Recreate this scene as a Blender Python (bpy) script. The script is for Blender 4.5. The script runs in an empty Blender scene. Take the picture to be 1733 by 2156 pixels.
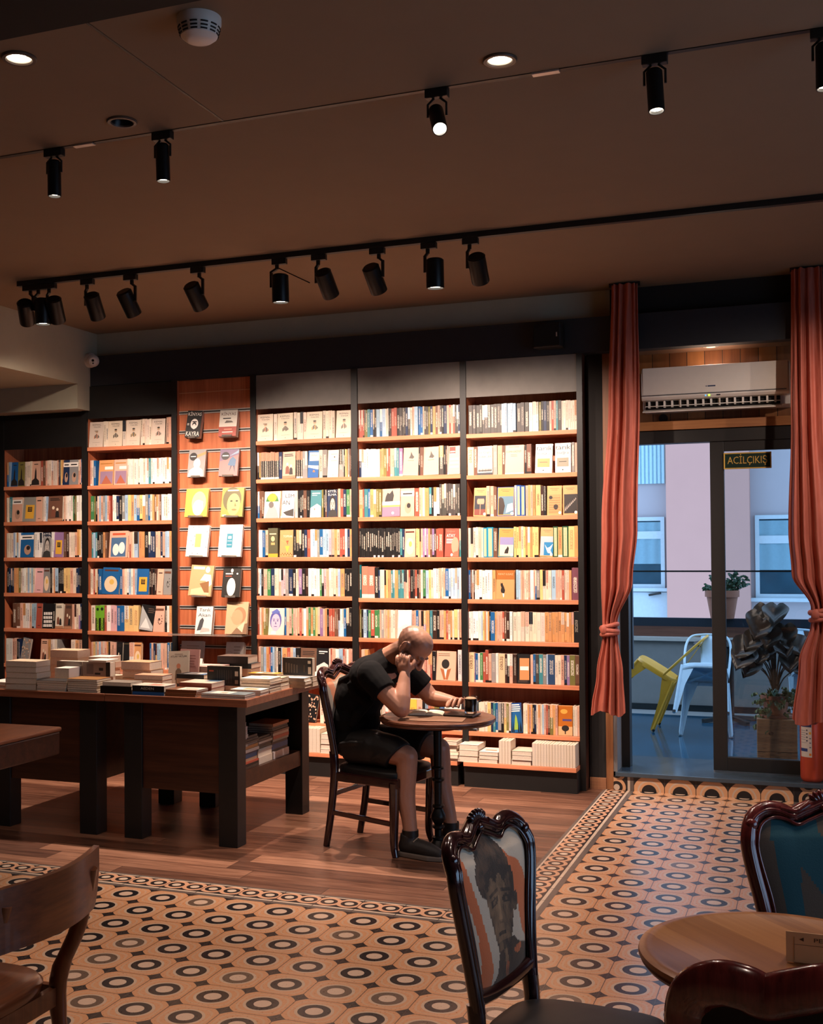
import bpy, bmesh, math, random, re
from mathutils import Vector, Matrix, Euler, noise
from math import sin, cos, pi, radians, sqrt, hypot, atan2
random.seed(7)
SPOTK, ROOMK, SKYK, WALLK, DOWNK, NEARK = 1.0, 36, 3.0, 195, 380, 66
S = bpy.context.scene
COL = S.collection

# ------------------------------------------------------------------ colours
def lin(c):
    return tuple(((x / 12.92) if x <= .04045 else ((x + .055) / 1.055) ** 2.4) for x in c)
def hx(s, a=1.0):
    s = s.lstrip('#')
    return lin(tuple(int(s[i:i + 2], 16) / 255 for i in (0, 2, 4))) + (a,)

# ------------------------------------------------------------------ shader expressions
class N:
    """a float socket in a node tree with arithmetic"""
    def __init__(s, nt, sock): s.nt, s.s = nt, sock
    def _m(s, op, *o):
        n = s.nt.nodes.new('ShaderNodeMath'); n.operation = op
        for i, x in enumerate((s,) + o):
            if isinstance(x, N): s.nt.links.new(x.s, n.inputs[i])
            else: n.inputs[i].default_value = x
        return N(s.nt, n.outputs[0])
    def __add__(s, o): return s._m('ADD', o)
    __radd__ = __add__
    def __sub__(s, o): return s._m('SUBTRACT', o)
    def __mul__(s, o): return s._m('MULTIPLY', o)
    __rmul__ = __mul__
    def __truediv__(s, o): return s._m('DIVIDE', o)
    def lt(s, o): return s._m('LESS_THAN', o)
    def gt(s, o): return s._m('GREATER_THAN', o)
    def frac(s): return s._m('FRACT')
    def floor(s): return s._m('FLOOR')
    def abs(s): return s._m('ABSOLUTE')
    def pow(s, o): return s._m('POWER', o)
    def sqrt(s): return s._m('SQRT')
    def min(s, o): return s._m('MINIMUM', o)
    def max(s, o): return s._m('MAXIMUM', o)
    def inv(s): return (s * -1.0) + 1.0

def newmat(name):
    m = bpy.data.materials.new(name); m.use_nodes = True
    nt = m.node_tree; nt.nodes.clear()
    out = nt.nodes.new('ShaderNodeOutputMaterial')
    b = nt.nodes.new('ShaderNodeBsdfPrincipled')
    nt.links.new(b.outputs[0], out.inputs[0])
    return m, nt, b
def put(nt, sock, v):
    if isinstance(v, N): nt.links.new(v.s, sock)
    elif isinstance(v, bpy.types.NodeSocket): nt.links.new(v, sock)
    else: sock.default_value = v
def mixc(nt, f, a, b):
    n = nt.nodes.new('ShaderNodeMix'); n.data_type = 'RGBA'
    put(nt, n.inputs[0], f); put(nt, n.inputs[6], a); put(nt, n.inputs[7], b)
    return n.outputs[2]
def coords(nt, kind='Object'):
    tc = nt.nodes.new('ShaderNodeTexCoord'); return tc.outputs[kind]
def mapping(nt, vec, scale=(1, 1, 1), rot=(0, 0, 0), loc=(0, 0, 0)):
    n = nt.nodes.new('ShaderNodeMapping'); nt.links.new(vec, n.inputs[0])
    n.inputs[1].default_value = loc; n.inputs[2].default_value = rot; n.inputs[3].default_value = scale
    return n.outputs[0]
def noise_tex(nt, vec, scale, detail=3, rough=.55, out=0):
    n = nt.nodes.new('ShaderNodeTexNoise'); nt.links.new(vec, n.inputs['Vector'])
    n.inputs['Scale'].default_value = scale; n.inputs['Detail'].default_value = detail
    n.inputs['Roughness'].default_value = rough
    return N(nt, n.outputs[out]) if out == 0 else n.outputs[out]
def sep(nt, vec):
    n = nt.nodes.new('ShaderNodeSeparateXYZ'); nt.links.new(vec, n.inputs[0])
    return [N(nt, o) for o in n.outputs]
def comb(nt, x, y, z=0.0):
    n = nt.nodes.new('ShaderNodeCombineXYZ')
    for i, q in enumerate((x, y, z)): put(nt, n.inputs[i], q)
    return n.outputs[0]
def white(nt, vec):
    n = nt.nodes.new('ShaderNodeTexWhiteNoise'); n.noise_dimensions = '3D'; nt.links.new(vec, n.inputs[0])
    return N(nt, n.outputs[0])
def bump(nt, b, h, strength=.2, dist=.002):
    n = nt.nodes.new('ShaderNodeBump'); put(nt, n.inputs['Height'], h)
    n.inputs['Strength'].default_value = strength; n.inputs['Distance'].default_value = dist
    nt.links.new(n.outputs[0], b.inputs['Normal'])
def ramp(nt, f, stops):
    n = nt.nodes.new('ShaderNodeValToRGB'); put(nt, n.inputs[0], f)
    e = n.color_ramp.elements
    while len(e) < len(stops): e.new(.5)
    for i, (p, c) in enumerate(stops): e[i].position = p; e[i].color = c
    return n.outputs[0]

def mat(name, c, rough=.5, metal=0.0, var=.12, scale=30.0, bmp=0.0, spec=.5, coat=0.0, sheen=0.0, trans=0.0, ior=1.45):
    m, nt, b = newmat(name)
    c = hx(c) if isinstance(c, str) else c
    d = tuple(x * (1 - var) for x in c[:3]) + (1,); e = tuple(min(1, x * (1 + var * .6)) for x in c[:3]) + (1,)
    nz = noise_tex(nt, coords(nt), scale)
    put(nt, b.inputs['Base Color'], mixc(nt, nz, d, e))
    b.inputs['Roughness'].default_value = rough; b.inputs['Metallic'].default_value = metal
    b.inputs['Specular IOR Level'].default_value = spec; b.inputs['Coat Weight'].default_value = coat
    b.inputs['Coat Roughness'].default_value = .12
    b.inputs['Sheen Weight'].default_value = sheen; b.inputs['Transmission Weight'].default_value = trans
    b.inputs['IOR'].default_value = ior
    if bmp: bump(nt, b, nz, bmp, .003)
    return m
def emit(name, c, s):
    m, nt, b = newmat(name)
    put(nt, b.inputs['Base Color'], c); put(nt, b.inputs['Emission Color'], c); b.inputs['Emission Strength'].default_value = s
    return m
def wood(name, c1, c2, axis=0, sc=1.0, rough=.4, coat=0.0, spec=.5):
    """grain running along one object axis"""
    m, nt, b = newmat(name)
    s = [26 * sc, 26 * sc, 26 * sc]; s[axis] = 1.6 * sc
    v = mapping(nt, coords(nt), tuple(s))
    n1 = noise_tex(nt, v, 1.0, 5, .65)
    s2 = [110 * sc] * 3; s2[axis] = 3 * sc
    n2 = noise_tex(nt, mapping(nt, coords(nt), tuple(s2)), 1.0, 3)
    f = (n1 * .7 + n2 * .3)
    put(nt, b.inputs['Base Color'], ramp(nt, f, [(.34, hx(c1)), (.66, hx(c2))]))
    b.inputs['Roughness'].default_value = rough; b.inputs['Coat Weight'].default_value = coat
    b.inputs['Specular IOR Level'].default_value = spec
    bump(nt, b, f, .12, .001)
    return m
def attr_mat(name, rough=.45, text=False, spec=.4, sheen=0.0, bmp=0.0):
    """printed surfaces: colour comes from the face colours of the mesh; 'text' adds fine spine lettering from Txt + uv"""
    m, nt, b = newmat(name)
    a = nt.nodes.new('ShaderNodeAttribute'); a.attribute_name = 'Col'
    col = a.outputs['Color']
    if text:
        t = nt.nodes.new('ShaderNodeAttribute'); t.attribute_name = 'Txt'
        uv = nt.nodes.new('ShaderNodeUVMap')
        x, y, z = sep(nt, uv.outputs[0])
        nz = noise_tex(nt, comb(nt, x * 3.0, y, 0.0), 1.0, 2)
        band = (x.frac() - .5).abs().lt(.27)
        mask = band * nz.gt(.47) * N(nt, t.outputs['Alpha'])
        col = mixc(nt, mask, col, t.outputs['Color'])
    nv = noise_tex(nt, coords(nt), 45, 2)
    hs = nt.nodes.new('ShaderNodeMix'); hs.data_type = 'RGBA'; hs.blend_type = 'MULTIPLY'
    hs.inputs[0].default_value = .25
    put(nt, hs.inputs[6], col); nt.links.new(mixc(nt, nv, (.7, .7, .7, 1), (1, 1, 1, 1)), hs.inputs[7])
    nt.links.new(hs.outputs[2], b.inputs['Base Color'])
    b.inputs['Roughness'].default_value = rough; b.inputs['Specular IOR Level'].default_value = spec
    b.inputs['Sheen Weight'].default_value = sheen
    if bmp: bump(nt, b, noise_tex(nt, coords(nt), 220, 2), bmp, .002)
    return m

# ------------------------------------------------------------------ meshes
class MB:
    def __init__(s): s.v, s.f, s.m, s.c, s.t, s.uv, s.M = [], [], [], [], [], [], Matrix()
    def pt(s, p): s.v.append(tuple(s.M @ Vector(p))); return len(s.v) - 1
    def face(s, idx, m=0, c=(1, 1, 1, 1), t=(0, 0, 0, 0), uv=None):
        s.f.append(tuple(idx)); s.m.append(m); s.c.append(c); s.t.append(t); s.uv.append(uv)
    def quad(s, a, b, c_, d, m=0, c=(1, 1, 1, 1), t=(0, 0, 0, 0), uv=None):
        s.face([s.pt(a), s.pt(b), s.pt(c_), s.pt(d)], m, c, t, uv)
    def poly(s, pts, m=0, c=(1, 1, 1, 1)):
        s.face([s.pt(p) for p in pts], m, c)
    def box(s, x0, x1, y0, y1, z0, z1, m=0, c=(1, 1, 1, 1), skip=''):
        i = [s.pt((x, y, z)) for z in (z0, z1) for y in (y0, y1) for x in (x0, x1)]
        F = {'b': (0, 2, 3, 1), 't': (4, 5, 7, 6), 'f': (0, 1, 5, 4), 'k': (2, 6, 7, 3), 'l': (0, 4, 6, 2), 'r': (1, 3, 7, 5)}
        for k, q in F.items():
            if k not in skip: s.face([i[j] for j in q], m, c)
    def obox(s, c0, ax, ay, az, m=0, c=(1, 1, 1, 1)):
        """box from centre and three half-axis vectors"""
        c0, ax, ay, az = map(Vector, (c0, ax, ay, az))
        i = [s.pt(c0 + ax * x + ay * y + az * z) for z in (-1, 1) for y in (-1, 1) for x in (-1, 1)]
        for q in ((0, 2, 3, 1), (4, 5, 7, 6), (0, 1, 5, 4), (2, 6, 7, 3), (0, 4, 6, 2), (1, 3, 7, 5)): s.face([i[j] for j in q], m, c)
    def bar(s, a, b, w, d, m=0, c=(1, 1, 1, 1), up=(0, 0, 1)):
        a, b = Vector(a), Vector(b); t = (b - a); L = t.length; t.normalize()
        u = Vector(up)
        if abs(u.dot(t)) > .95: u = Vector((0, 1, 0))
        r = t.cross(u).normalized(); u = r.cross(t).normalized()
        s.obox((a + b) / 2, r * w / 2, u * d / 2, t * L / 2, m, c)
    def lathe(s, prof, n=24, o=(0, 0, 0), ax=(0, 0, 1), m=0, c=(1, 1, 1, 1), caps=True, rx=1.0):
        """prof = [(radius, height)...] about an axis"""
        az = Vector(ax).normalized(); t = Vector((1, 0, 0)) if abs(az.x) < .8 else Vector((0, 1, 0))
        ay = az.cross(t).normalized(); axx = ay.cross(az); o = Vector(o)
        rows = []
        for r, h in prof:
            rows.append([s.pt(o + az * h + (axx * cos(2 * pi * k / n) * rx + ay * sin(2 * pi * k / n)) * max(r, 1e-5)) for k in range(n)])
        for a, b in zip(rows, rows[1:]):
            for k in range(n): s.face((a[k], a[(k + 1) % n], b[(k + 1) % n], b[k]), m, c)
        if caps:
            s.face(rows[0][::-1], m, c); s.face(rows[-1], m, c)
    def tube(s, path, rad, n=10, m=0, c=(1, 1, 1, 1), closed=False, flat=1.0, nrm=None, caps=True):
        """sweep an ellipse; rad = number, list, or (w,h) pairs; nrm = direction of the h axis"""
        P = [Vector(p) for p in path]; k = len(P); rows = []
        last = None
        for i, p in enumerate(P):
            t = (P[(i + 1) % k] - P[i - 1]) if closed else (P[min(i + 1, k - 1)] - P[max(i - 1, 0)])
            if t.length < 1e-9: t = Vector((0, 0, 1))
            t.normalize()
            u = Vector(nrm[i] if isinstance(nrm, list) else nrm) if nrm is not None else (last or (Vector((0, 0, 1)) if abs(t.z) < .9 else Vector((0, 1, 0))))
            u = (u - t * u.dot(t))
            if u.length < 1e-6: u = t.orthogonal()
            u.normalize(); last = u; w = t.cross(u)
            r = rad[i] if isinstance(rad, list) else rad
            rw, rh = r if isinstance(r, tuple) else (r, r * flat)
            rows.append([s.pt(p + w * cos(2 * pi * q / n) * rw + u * sin(2 * pi * q / n) * rh) for q in range(n)])
        pairs = list(zip(rows, rows[1:])) + ([(rows[-1], rows[0])] if closed else [])
        for a, b in pairs:
            for q in range(n): s.face((a[q], a[(q + 1) % n], b[(q + 1) % n], b[q]), m, c)
        if caps and not closed:
            s.face(rows[0][::-1], m, c); s.face(rows[-1], m, c)
    def ball(s, o, r, m=0, c=(1, 1, 1, 1), n=12, R=None):
        r = r if isinstance(r, tuple) else (r, r, r); o = Vector(o); R = R or Matrix.Identity(3)
        rows = []
        for i in range(1, n):
            a = pi * i / n
            rows.append([s.pt(o + R @ Vector((r[0] * sin(a) * cos(2 * pi * k / (2 * n)), r[1] * sin(a) * sin(2 * pi * k / (2 * n)), -r[2] * cos(a)))) for k in range(2 * n)])
        b = s.pt(o + R @ Vector((0, 0, -r[2]))); t = s.pt(o + R @ Vector((0, 0, r[2])))
        K = 2 * n
        for k in range(K):
            s.face((b, rows[0][(k + 1) % K], rows[0][k]), m, c); s.face((t, rows[-1][k], rows[-1][(k + 1) % K]), m, c)
        for p, q in zip(rows, rows[1:]):
            for k in range(K): s.face((p[k], p[(k + 1) % K], q[(k + 1) % K], q[k]), m, c)
    def prism(s, pts, ex, m=0, c=(1, 1, 1, 1), side=None):
        """polygon (list of 3-D points) pushed along ex"""
        ex = Vector(ex); a = [s.pt(p) for p in pts]; b = [s.pt(Vector(p) + ex) for p in pts]
        s.face(a[::-1], m, c); s.face(b, m, c)
        k = len(a)
        for i in range(k): s.face((a[i], a[(i + 1) % k], b[(i + 1) % k], b[i]), m, side or c)
    def grid(s, fn, nu, nv, m=0, col=None, closeu=False):
        I = [[s.pt(fn(i / nu, j / nv)) for j in range(nv + 1)] for i in range(nu if closeu else nu + 1)]
        for i in range(nu):
            for j in range(nv):
                i2 = (i + 1) % nu if closeu else i + 1
                s.face((I[i][j], I[i2][j], I[i2][j + 1], I[i][j + 1]), m, col((i + .5) / nu, (j + .5) / nv) if col else (1, 1, 1, 1))
    def text(s, body, size, fn, m=0, c=(0, 0, 0, 1), width=None, align='CENTER', tall=None):
        """lettering mapped through fn(x,y) -> point; x to the right, y up"""
        key = (body, align)
        if key not in TEXT:
            cu = bpy.data.curves.new('t', 'FONT'); cu.body = body; cu.align_x = align; cu.align_y = 'CENTER'; cu.resolution_u = 2
            ob = bpy.data.objects.new('t', cu); COL.objects.link(ob)
            me = bpy.data.meshes.new_from_object(ob.evaluated_get(bpy.context.evaluated_depsgraph_get()))
            TEXT[key] = ([tuple(q.co) for q in me.vertices], [tuple(p.vertices) for p in me.polygons])
            bpy.data.objects.remove(ob); bpy.data.curves.remove(cu); bpy.data.meshes.remove(me)
        V, F = TEXT[key]
        if not V: return
        xs = [q[0] for q in V]; ys = [q[1] for q in V]; w = max(xs) - min(xs); h = max(ys) - min(ys)
        kx = ky = size
        if width: kx = width / w; ky = kx if not tall else tall / h
        base = len(s.v)
        for q in V: s.pt(fn(q[0] * kx, q[1] * ky))
        for f in F: s.face([base + i for i in f], m, c)
    def build(s, name, mats, parent=None, smooth=None, bev=0.0, org=None, mods=None):
        me = bpy.data.meshes.new(name)
        org = Vector(org) if org is not None else (parent_origin(parent) if parent else Vector((0, 0, 0)))
        me.from_pydata([tuple(Vector(p) - org) for p in s.v], [], s.f)
        mats = mats if isinstance(mats, (list, tuple)) else [mats]
        for q in mats: me.materials.append(q)
        me.polygons.foreach_set('material_index', s.m)
        if any(q.get('col') for q in mats if q):
            ca = me.color_attributes.new('Col', 'FLOAT_COLOR', 'CORNER'); ta = None
            buf = []
            for f, c in zip(s.f, s.c): buf += list(c) * len(f)
            ca.data.foreach_set('color', buf)
            if any(q.get('txt') for q in mats if q):
                ta = me.color_attributes.new('Txt', 'FLOAT_COLOR', 'CORNER'); buf = []
                for f, c in zip(s.f, s.t): buf += list(c) * len(f)
                ta.data.foreach_set('color', buf)
                ul = me.uv_layers.new(name='UVMap'); buf = []
                for f, u in zip(s.f, s.uv):
                    for k in range(len(f)): buf += list(u[k]) if u else [0, 0]
                ul.data.foreach_set('uv', buf)
        me.validate(); me.update()
        if smooth is not None:
            me.shade_smooth()
            me.set_sharp_from_angle(angle=radians(smooth))
        o = bpy.data.objects.new(name, me); COL.objects.link(o)
        if parent: o.parent = parent
        else: o.location = org
        if bev:
            b = o.modifiers.new('Bevel', 'BEVEL'); b.width = bev; b.segments = 2; b.limit_method = 'ANGLE'; b.angle_limit = radians(40)
        return o
TEXT = {}
def parent_origin(p):
    o = Vector((0, 0, 0))
    while p: o = o + p.location; p = p.parent
    return o
def thing(name, label, cat, loc=(0, 0, 0), group=None):
    o = bpy.data.objects.new(name, None); COL.objects.link(o); o.location = loc; o.empty_display_size = .1
    return tag(o, label, cat, group)
def tag(o, label, cat, group=None, kind=None):
    o['label'] = label; o['category'] = cat
    if group: o['group'] = group
    if kind: o['kind'] = kind
    return o
def struct(o): o['kind'] = 'structure'; return o
def lab(o, t): o['label'] = t; return o
def sm(a, b, t):
    t = max(0, min(1, (t - a) / (b - a))); return t * t * (3 - 2 * t)
def catmull(P, k=8, closed=False):
    P = [Vector(p) for p in P]; n = len(P); out = []
    rng = range(n) if closed else range(n - 1)
    for i in rng:
        p0, p1, p2, p3 = (P[(i - 1) % n], P[i], P[(i + 1) % n], P[(i + 2) % n]) if closed else (P[max(i - 1, 0)], P[i], P[i + 1], P[min(i + 2, n - 1)])
        for j in range(k):
            t = j / k
            out.append(.5 * ((2 * p1) + (p2 - p0) * t + (2 * p0 - 5 * p1 + 4 * p2 - p3) * t * t + (3 * p1 - p0 - 3 * p2 + p3) * t ** 3))
    if not closed: out.append(P[-1])
    return out

# ------------------------------------------------------------------ camera (1733 x 2156, lens shift from the crop of the photograph)
F_, PI_, RO_, YA_, CX_, CY_, H_ = 2466.19, 0.019034, -0.00666, 0.371252, 759.41, 1115.86, 1.60083
fw = Vector((-sin(YA_) * cos(PI_), cos(YA_) * cos(PI_), sin(PI_))); r0 = Vector((cos(YA_), sin(YA_), 0)); u0 = r0.cross(fw)
ri = r0 * cos(RO_) + u0 * sin(RO_); up = u0 * cos(RO_) - r0 * sin(RO_)
cam = bpy.data.cameras.new('camera'); co = bpy.data.objects.new('camera', cam); COL.objects.link(co)
co.matrix_world = Matrix(((ri.x, up.x, -fw.x, 0), (ri.y, up.y, -fw.y, 0), (ri.z, up.z, -fw.z, H_), (0, 0, 0, 1)))
cam.sensor_fit = 'VERTICAL'; cam.sensor_height = 36; cam.sensor_width = 36 * 1733 / 2156
cam.lens = F_ / 2156 * 36
cam.shift_x = (866.5 - CX_) / 2156; cam.shift_y = (CY_ - 1078) / 2156
cam.clip_start = .05
S.camera = co
S.view_settings.view_transform = 'Standard'; S.view_settings.look = 'None'; S.view_settings.exposure = 0; S.view_settings.gamma = 1
S.cycles.use_denoising = True; S.cycles.max_bounces = 8; S.cycles.transparent_max_bounces = 12; S.cycles.sample_clamp_indirect = 4
S.cycles.caustics_reflective = False; S.cycles.caustics_refractive = False
# ------------------------------------------------------------------ materials
def flag(m, *k):
    for q in k: m[q] = 1
    return m
M_print = flag(attr_mat('printed_paper', .42), 'col')
M_spine = flag(attr_mat('book_jackets', .4, text=True), 'col', 'txt')
M_page = mat('page_edges', '#d4c4b0', .8, var=.25, scale=160)
M_cherry = wood('cherry_board', '#bd6f4b', '#dc8f68', 0, 1, .38)
M_cherry_z = wood('cherry_panel', '#9c5233', '#cc7a52', 2, .8, .4)
M_black = mat('black_lacquer', '#191817', .45, var=.3, scale=18)
M_grey = mat('dark_grey_board', '#78736c', .55, var=.45, scale=5)
M_fascia = mat('charcoal_paint', '#22252a', .7, var=.2)
M_wall = mat('olive_grey_paint', '#a8a28c', .85, var=.08, scale=9)
M_ceil = mat('ceiling_paint', '#7f6d58', .9, var=.06, scale=6)
M_darkbeam = mat('dark_brown_beam', '#0d0a08', .8)
M_alu = mat('brushed_aluminium', '#cfc8c0', .35, .6, var=.15, scale=60)
M_plank = None
M_blackmetal = mat('black_metal', '#141414', .38, .4, var=.2)
M_white = mat('white_plastic', '#d8d2c8', .4, var=.05)
M_whitewall = mat('plain_paint', '#6d5f52', .9)
M_lens = emit('lamp_disc', (1, .86, .7, 1), 14.0)
M_walnut = wood('walnut_table', '#28140d', '#4a2a1b', 0, 1, .35)
M_walnut_top = wood('walnut_top', '#6b3d29', '#9a6247', 0, 1, .3)
M_darkwood = wood('dark_polished_wood', '#1c0b0a', '#38191a', 2, 1.2, .16, .6)
M_redwood = wood('mahogany_polished', '#3d1515', '#6a2a27', 2, 1.2, .2, .5)
M_stripe = flag(attr_mat('printed_upholstery', .8, sheen=.3, bmp=.25), 'col')
M_seat = mat('black_leatherette', '#0f0d0d', .5, var=.3)

def floor_tile_mat():
    m, nt, b = newmat('encaustic_tiles')
    x, y, z = sep(nt, coords(nt))
    U = (x + 9.156) / .2; V = (y + 4.0650) / .1985
    u, v = U.frac(), V.frac()
    idv = white(nt, comb(nt, U.floor(), V.floor()))
    cx, cy = u - .5, v - .5
    r = (cx * cx + cy * cy).sqrt()
    du, dv = u.min(u.inv()), v.min(v.inv())
    star = (du.pow(.8) + dv.pow(.8)).lt(.2 ** .8)
    q = (cx.abs().pow(3.2) + cy.abs().pow(3.2)).pow(1 / 3.2)
    nz = noise_tex(nt, coords(nt), 120, 2)
    fine = noise_tex(nt, coords(nt), 420, 2)
    oran = mixc(nt, nz, hx('#b5805a'), hx('#c8946c'))
    beige = mixc(nt, fine, hx('#ae957f'), hx('#c4a98f'))
    wob = noise_tex(nt, coords(nt), 26, 1) * .03
    c = oran
    c = mixc(nt, (q + wob).gt(.41) * (q + wob).lt(.45) * .55, c, beige)
    c = mixc(nt, r.lt(.35), c, beige)
    worn = idv.gt(.8) * .55
    ring = mixc(nt, worn, hx('#1b191b'), hx('#7a6350'))
    c = mixc(nt, r.lt(.295), c, ring)
    c = mixc(nt, r.lt(.16), c, mixc(nt, fine, hx('#b89c86'), hx('#cbb19a')))
    c = mixc(nt, star, c, hx('#211e1f'))
    c = mixc(nt, du.min(dv).lt(.008), c, hx('#4a3c33'))
    nt.links.new(c, b.inputs['Base Color'])
    put(nt, b.inputs['Roughness'], nz * .1 + .24)
    b.inputs['Specular IOR Level'].default_value = .6
    bump(nt, b, du.min(dv).gt(.01), .3, .0012)
    return m
def border_mat(name, along, across, a0, sgn):
    """chain-of-rings border strip; across runs 0 (timber side) to 1 (tile side)"""
    m, nt, b = newmat(name)
    P = sep(nt, coords(nt))
    s = (P[along] + (9.156 if along == 0 else 4.065)) / .1
    a = (P[across] - a0) * (sgn / .2)
    t = (s.frac() - .5) * .5
    w = a - .44
    r = (t * t + w * w).sqrt()
    tt = t.abs() - .5
    r2 = (tt * tt + w * w).sqrt()
    fine = noise_tex(nt, coords(nt), 400, 2)
    black = hx('#1d1a1b'); light = mixc(nt, fine, hx('#b59f8a'), hx('#c9b49e')); ora = mixc(nt, fine, hx('#b9886a'), hx('#cb9d7c')); gry = hx('#5d524b')
    rm = r.min(r2)
    c = mixc(nt, rm.lt(.30), black, ora)
    c = mixc(nt, rm.lt(.20), c, black)
    c = mixc(nt, rm.lt(.11), c, light)
    c = mixc(nt, a.lt(.14), c, light)
    c = mixc(nt, a.lt(.09), c, gry)
    c = mixc(nt, a.gt(.78), c, light)
    c = mixc(nt, a.gt(.86), c, gry)
    sj = (s * .5).frac(); c = mixc(nt, sj.min(sj.inv()).lt(.01), c, hx('#3a302a'))
    nt.links.new(c, b.inputs['Base Color']); b.inputs['Roughness'].default_value = .32
    b.inputs['Specular IOR Level'].default_value = .55
    return m
def plank_floor_mat():
    m, nt, b = newmat('timber_planks')
    x, y, z = sep(nt, coords(nt))
    W, L = .148, 1.15
    row = (y / W).floor()
    off = white(nt, comb(nt, row, row * 0.0 + 3.0)) * L
    X = (x + off + 20.0) / L
    idn = white(nt, comb(nt, X.floor(), row, 5.0))
    g = noise_tex(nt, mapping(nt, coords(nt), (2.2, 26, 1)), 1.0, 4, .6)
    g2 = noise_tex(nt, mapping(nt, coords(nt), (5, 90, 1)), 1.0, 3)
    f = g * .45 + g2 * .3 + idn * .25
    c = ramp(nt, f, [(.28, hx('#2f1b14')), (.5, hx('#684534')), (.74, hx('#9e735a'))])
    fy = (y / W).frac(); fx = X.frac()
    gap = fy.min(fy.inv()).lt(.012).max(fx.min(fx.inv()).lt(.0016))
    c = mixc(nt, gap, c, hx('#2a1a13'))
    nt.links.new(c, b.inputs['Base Color'])
    put(nt, b.inputs['Roughness'], g * .2 + .25)
    bump(nt, b, gap.inv(), .25, .001)
    return m
M_tile = floor_tile_mat()
M_bx = border_mat('ring_border_front', 0, 1, 5.068, -1.0)
M_by = border_mat('ring_border_right', 1, 0, -1.356, 1.0)
M_by2 = border_mat('ring_border_far', 1, 0, .044, -1.0)
M_planks = plank_floor_mat()

# ------------------------------------------------------------------ room shell
f = MB()
def fl(x0, x1, y0, y1, m): f.quad((x0, y0, 0), (x1, y0, 0), (x1, y1, 0), (x0, y1, 0), m)
fl(-8, -1.356, 5.068, 8.2, 0)
fl(.044, 3.2, 4.868, 8.2, 0)
fl(-8, -1.356, 4.868, 5.068, 2); fl(-1.356, -1.156, 4.868, 7.95, 3); fl(-.156, .044, 4.868, 7.95, 4)
fl(-8, 3.2, -2.5, 4.868, 1); fl(-1.156, -.156, 4.868, 7.95, 1)
struct(f.build('floor', [M_planks, M_tile, M_bx, M_by, M_by2]))
HOLES = [(-2.61, 3.40), (-2.61, 4.06), (-1.034, 4.06)]
def ceil_holes(c):
    xs = sorted({-5.35, 3.2} | {q for x, y in HOLES for q in (x - .07, x + .07)}); ys = sorted({-2.5, 4.215} | {q for x, y in HOLES for q in (y - .07, y + .07)})
    for xa, xb in zip(xs, xs[1:]):
        for ya, yb in zip(ys, ys[1:]):
            h = [p for p in HOLES if xa <= p[0] - .05 and p[0] + .05 <= xb and ya <= p[1] - .05 and p[1] + .05 <= yb]
            z = 3.36
            if not h: c.quad((xa, ya, z), (xa, yb, z), (xb, yb, z), (xb, ya, z)); continue
            x, y = h[0]; n = 32; ring = []; edge = []
            for k in range(n):
                a = 2 * pi * k / n; dx, dy = cos(a), sin(a); ring.append(c.pt((x + .046 * dx, y + .046 * dy, z)))
                t = min(((xb - x) if dx > 0 else (xa - x)) / dx if abs(dx) > 1e-6 else 9, ((yb - y) if dy > 0 else (ya - y)) / dy if abs(dy) > 1e-6 else 9)
                edge.append(c.pt((x + dx * t, y + dy * t, z)))
            for k in range(n): c.face((ring[k], edge[k], edge[(k + 1) % n], ring[(k + 1) % n]))
            for k, (cx, cy) in enumerate(((xb, yb), (xa, yb), (xa, ya), (xb, ya))):
                i = min(range(n), key=lambda q: abs(((2 * pi * q / n) - atan2(cy - y, cx - x) + pi) % (2 * pi) - pi) if 2 * pi * q / n <= (atan2(cy - y, cx - x) % (2 * pi)) else 9)
                c.face((edge[i], c.pt((cx, cy, z)), edge[(i + 1) % n]))
    c.quad((-5.35, -2.5, 3.42), (3.2, -2.5, 3.42), (3.2, 4.215, 3.42), (-5.35, 4.215, 3.42))
c = MB()
ceil_holes(c); c.box(-5.35, 3.2, 4.24, 8.2, 3.36, 3.42); c.box(-5.35, 3.2, 4.215, 4.24, 3.375, 3.42)
struct(c.build('ceiling', M_ceil))
c = MB(); c.box(-2.235, -2.224, 2.7, 4.213, 3.3582, 3.3605); struct(c.build('trim_1', M_black))
c = MB(); c.box(-8, 3.2, -2.5, 2.78, 3.1, 3.36); struct(c.build('trim_2', M_darkbeam))
c = MB(); c.box(-8, -5.35, -2.5, 7.96, 2.928, 3.40); c.box(-8, -5.35, 7.682, 7.9, 2.735, 2.93)
struct(c.build('wall_bulkhead', M_wall))
w = MB(); w.box(-8, -1.44, 8.14, 8.24, 0, 3.42); w.box(-5.35, -1.28, 7.95, 8.14, 2.95, 3.36, skip='')
struct(w.build('wall_back', M_wall))
w = MB(); w.box(-1.28, .6, 7.95, 8.05, 2.95, 3.36); w.box(-1.445, -1.335, 7.955, 8.14, 0, 2.95)
struct(w.build('wall_door', mat('near_black_paint', '#1b1715', .8)))
w = MB(); w.box(-5.345, .6, 7.85, 7.95, 2.93, 3.165); struct(w.build('trim_3', M_fascia))
w = MB(); w.box(-8.1, -8, -2.5, 8.2, 0, 3.42); struct(w.build('wall_left', M_whitewall))
w = MB(); w.box(-8, 3.2, -2.6, -2.5, 0, 3.42); struct(w.build('wall_behind', M_whitewall))
w = MB()
w.box(3.2, 3.3, -2.5, 1.2, 0, 3.42); w.box(3.2, 3.3, 5.2, 8.3, 0, 3.42); w.box(3.2, 3.3, 1.2, 5.2, 0, .5); w.box(3.2, 3.3, 1.2, 5.2, 2.3, 3.42)
struct(w.build('wall_right', M_whitewall))
w = MB()
for y in (1.2, 3.2, 5.15): w.box(3.21, 3.29, y, y + .05, .5, 2.3)
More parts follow.
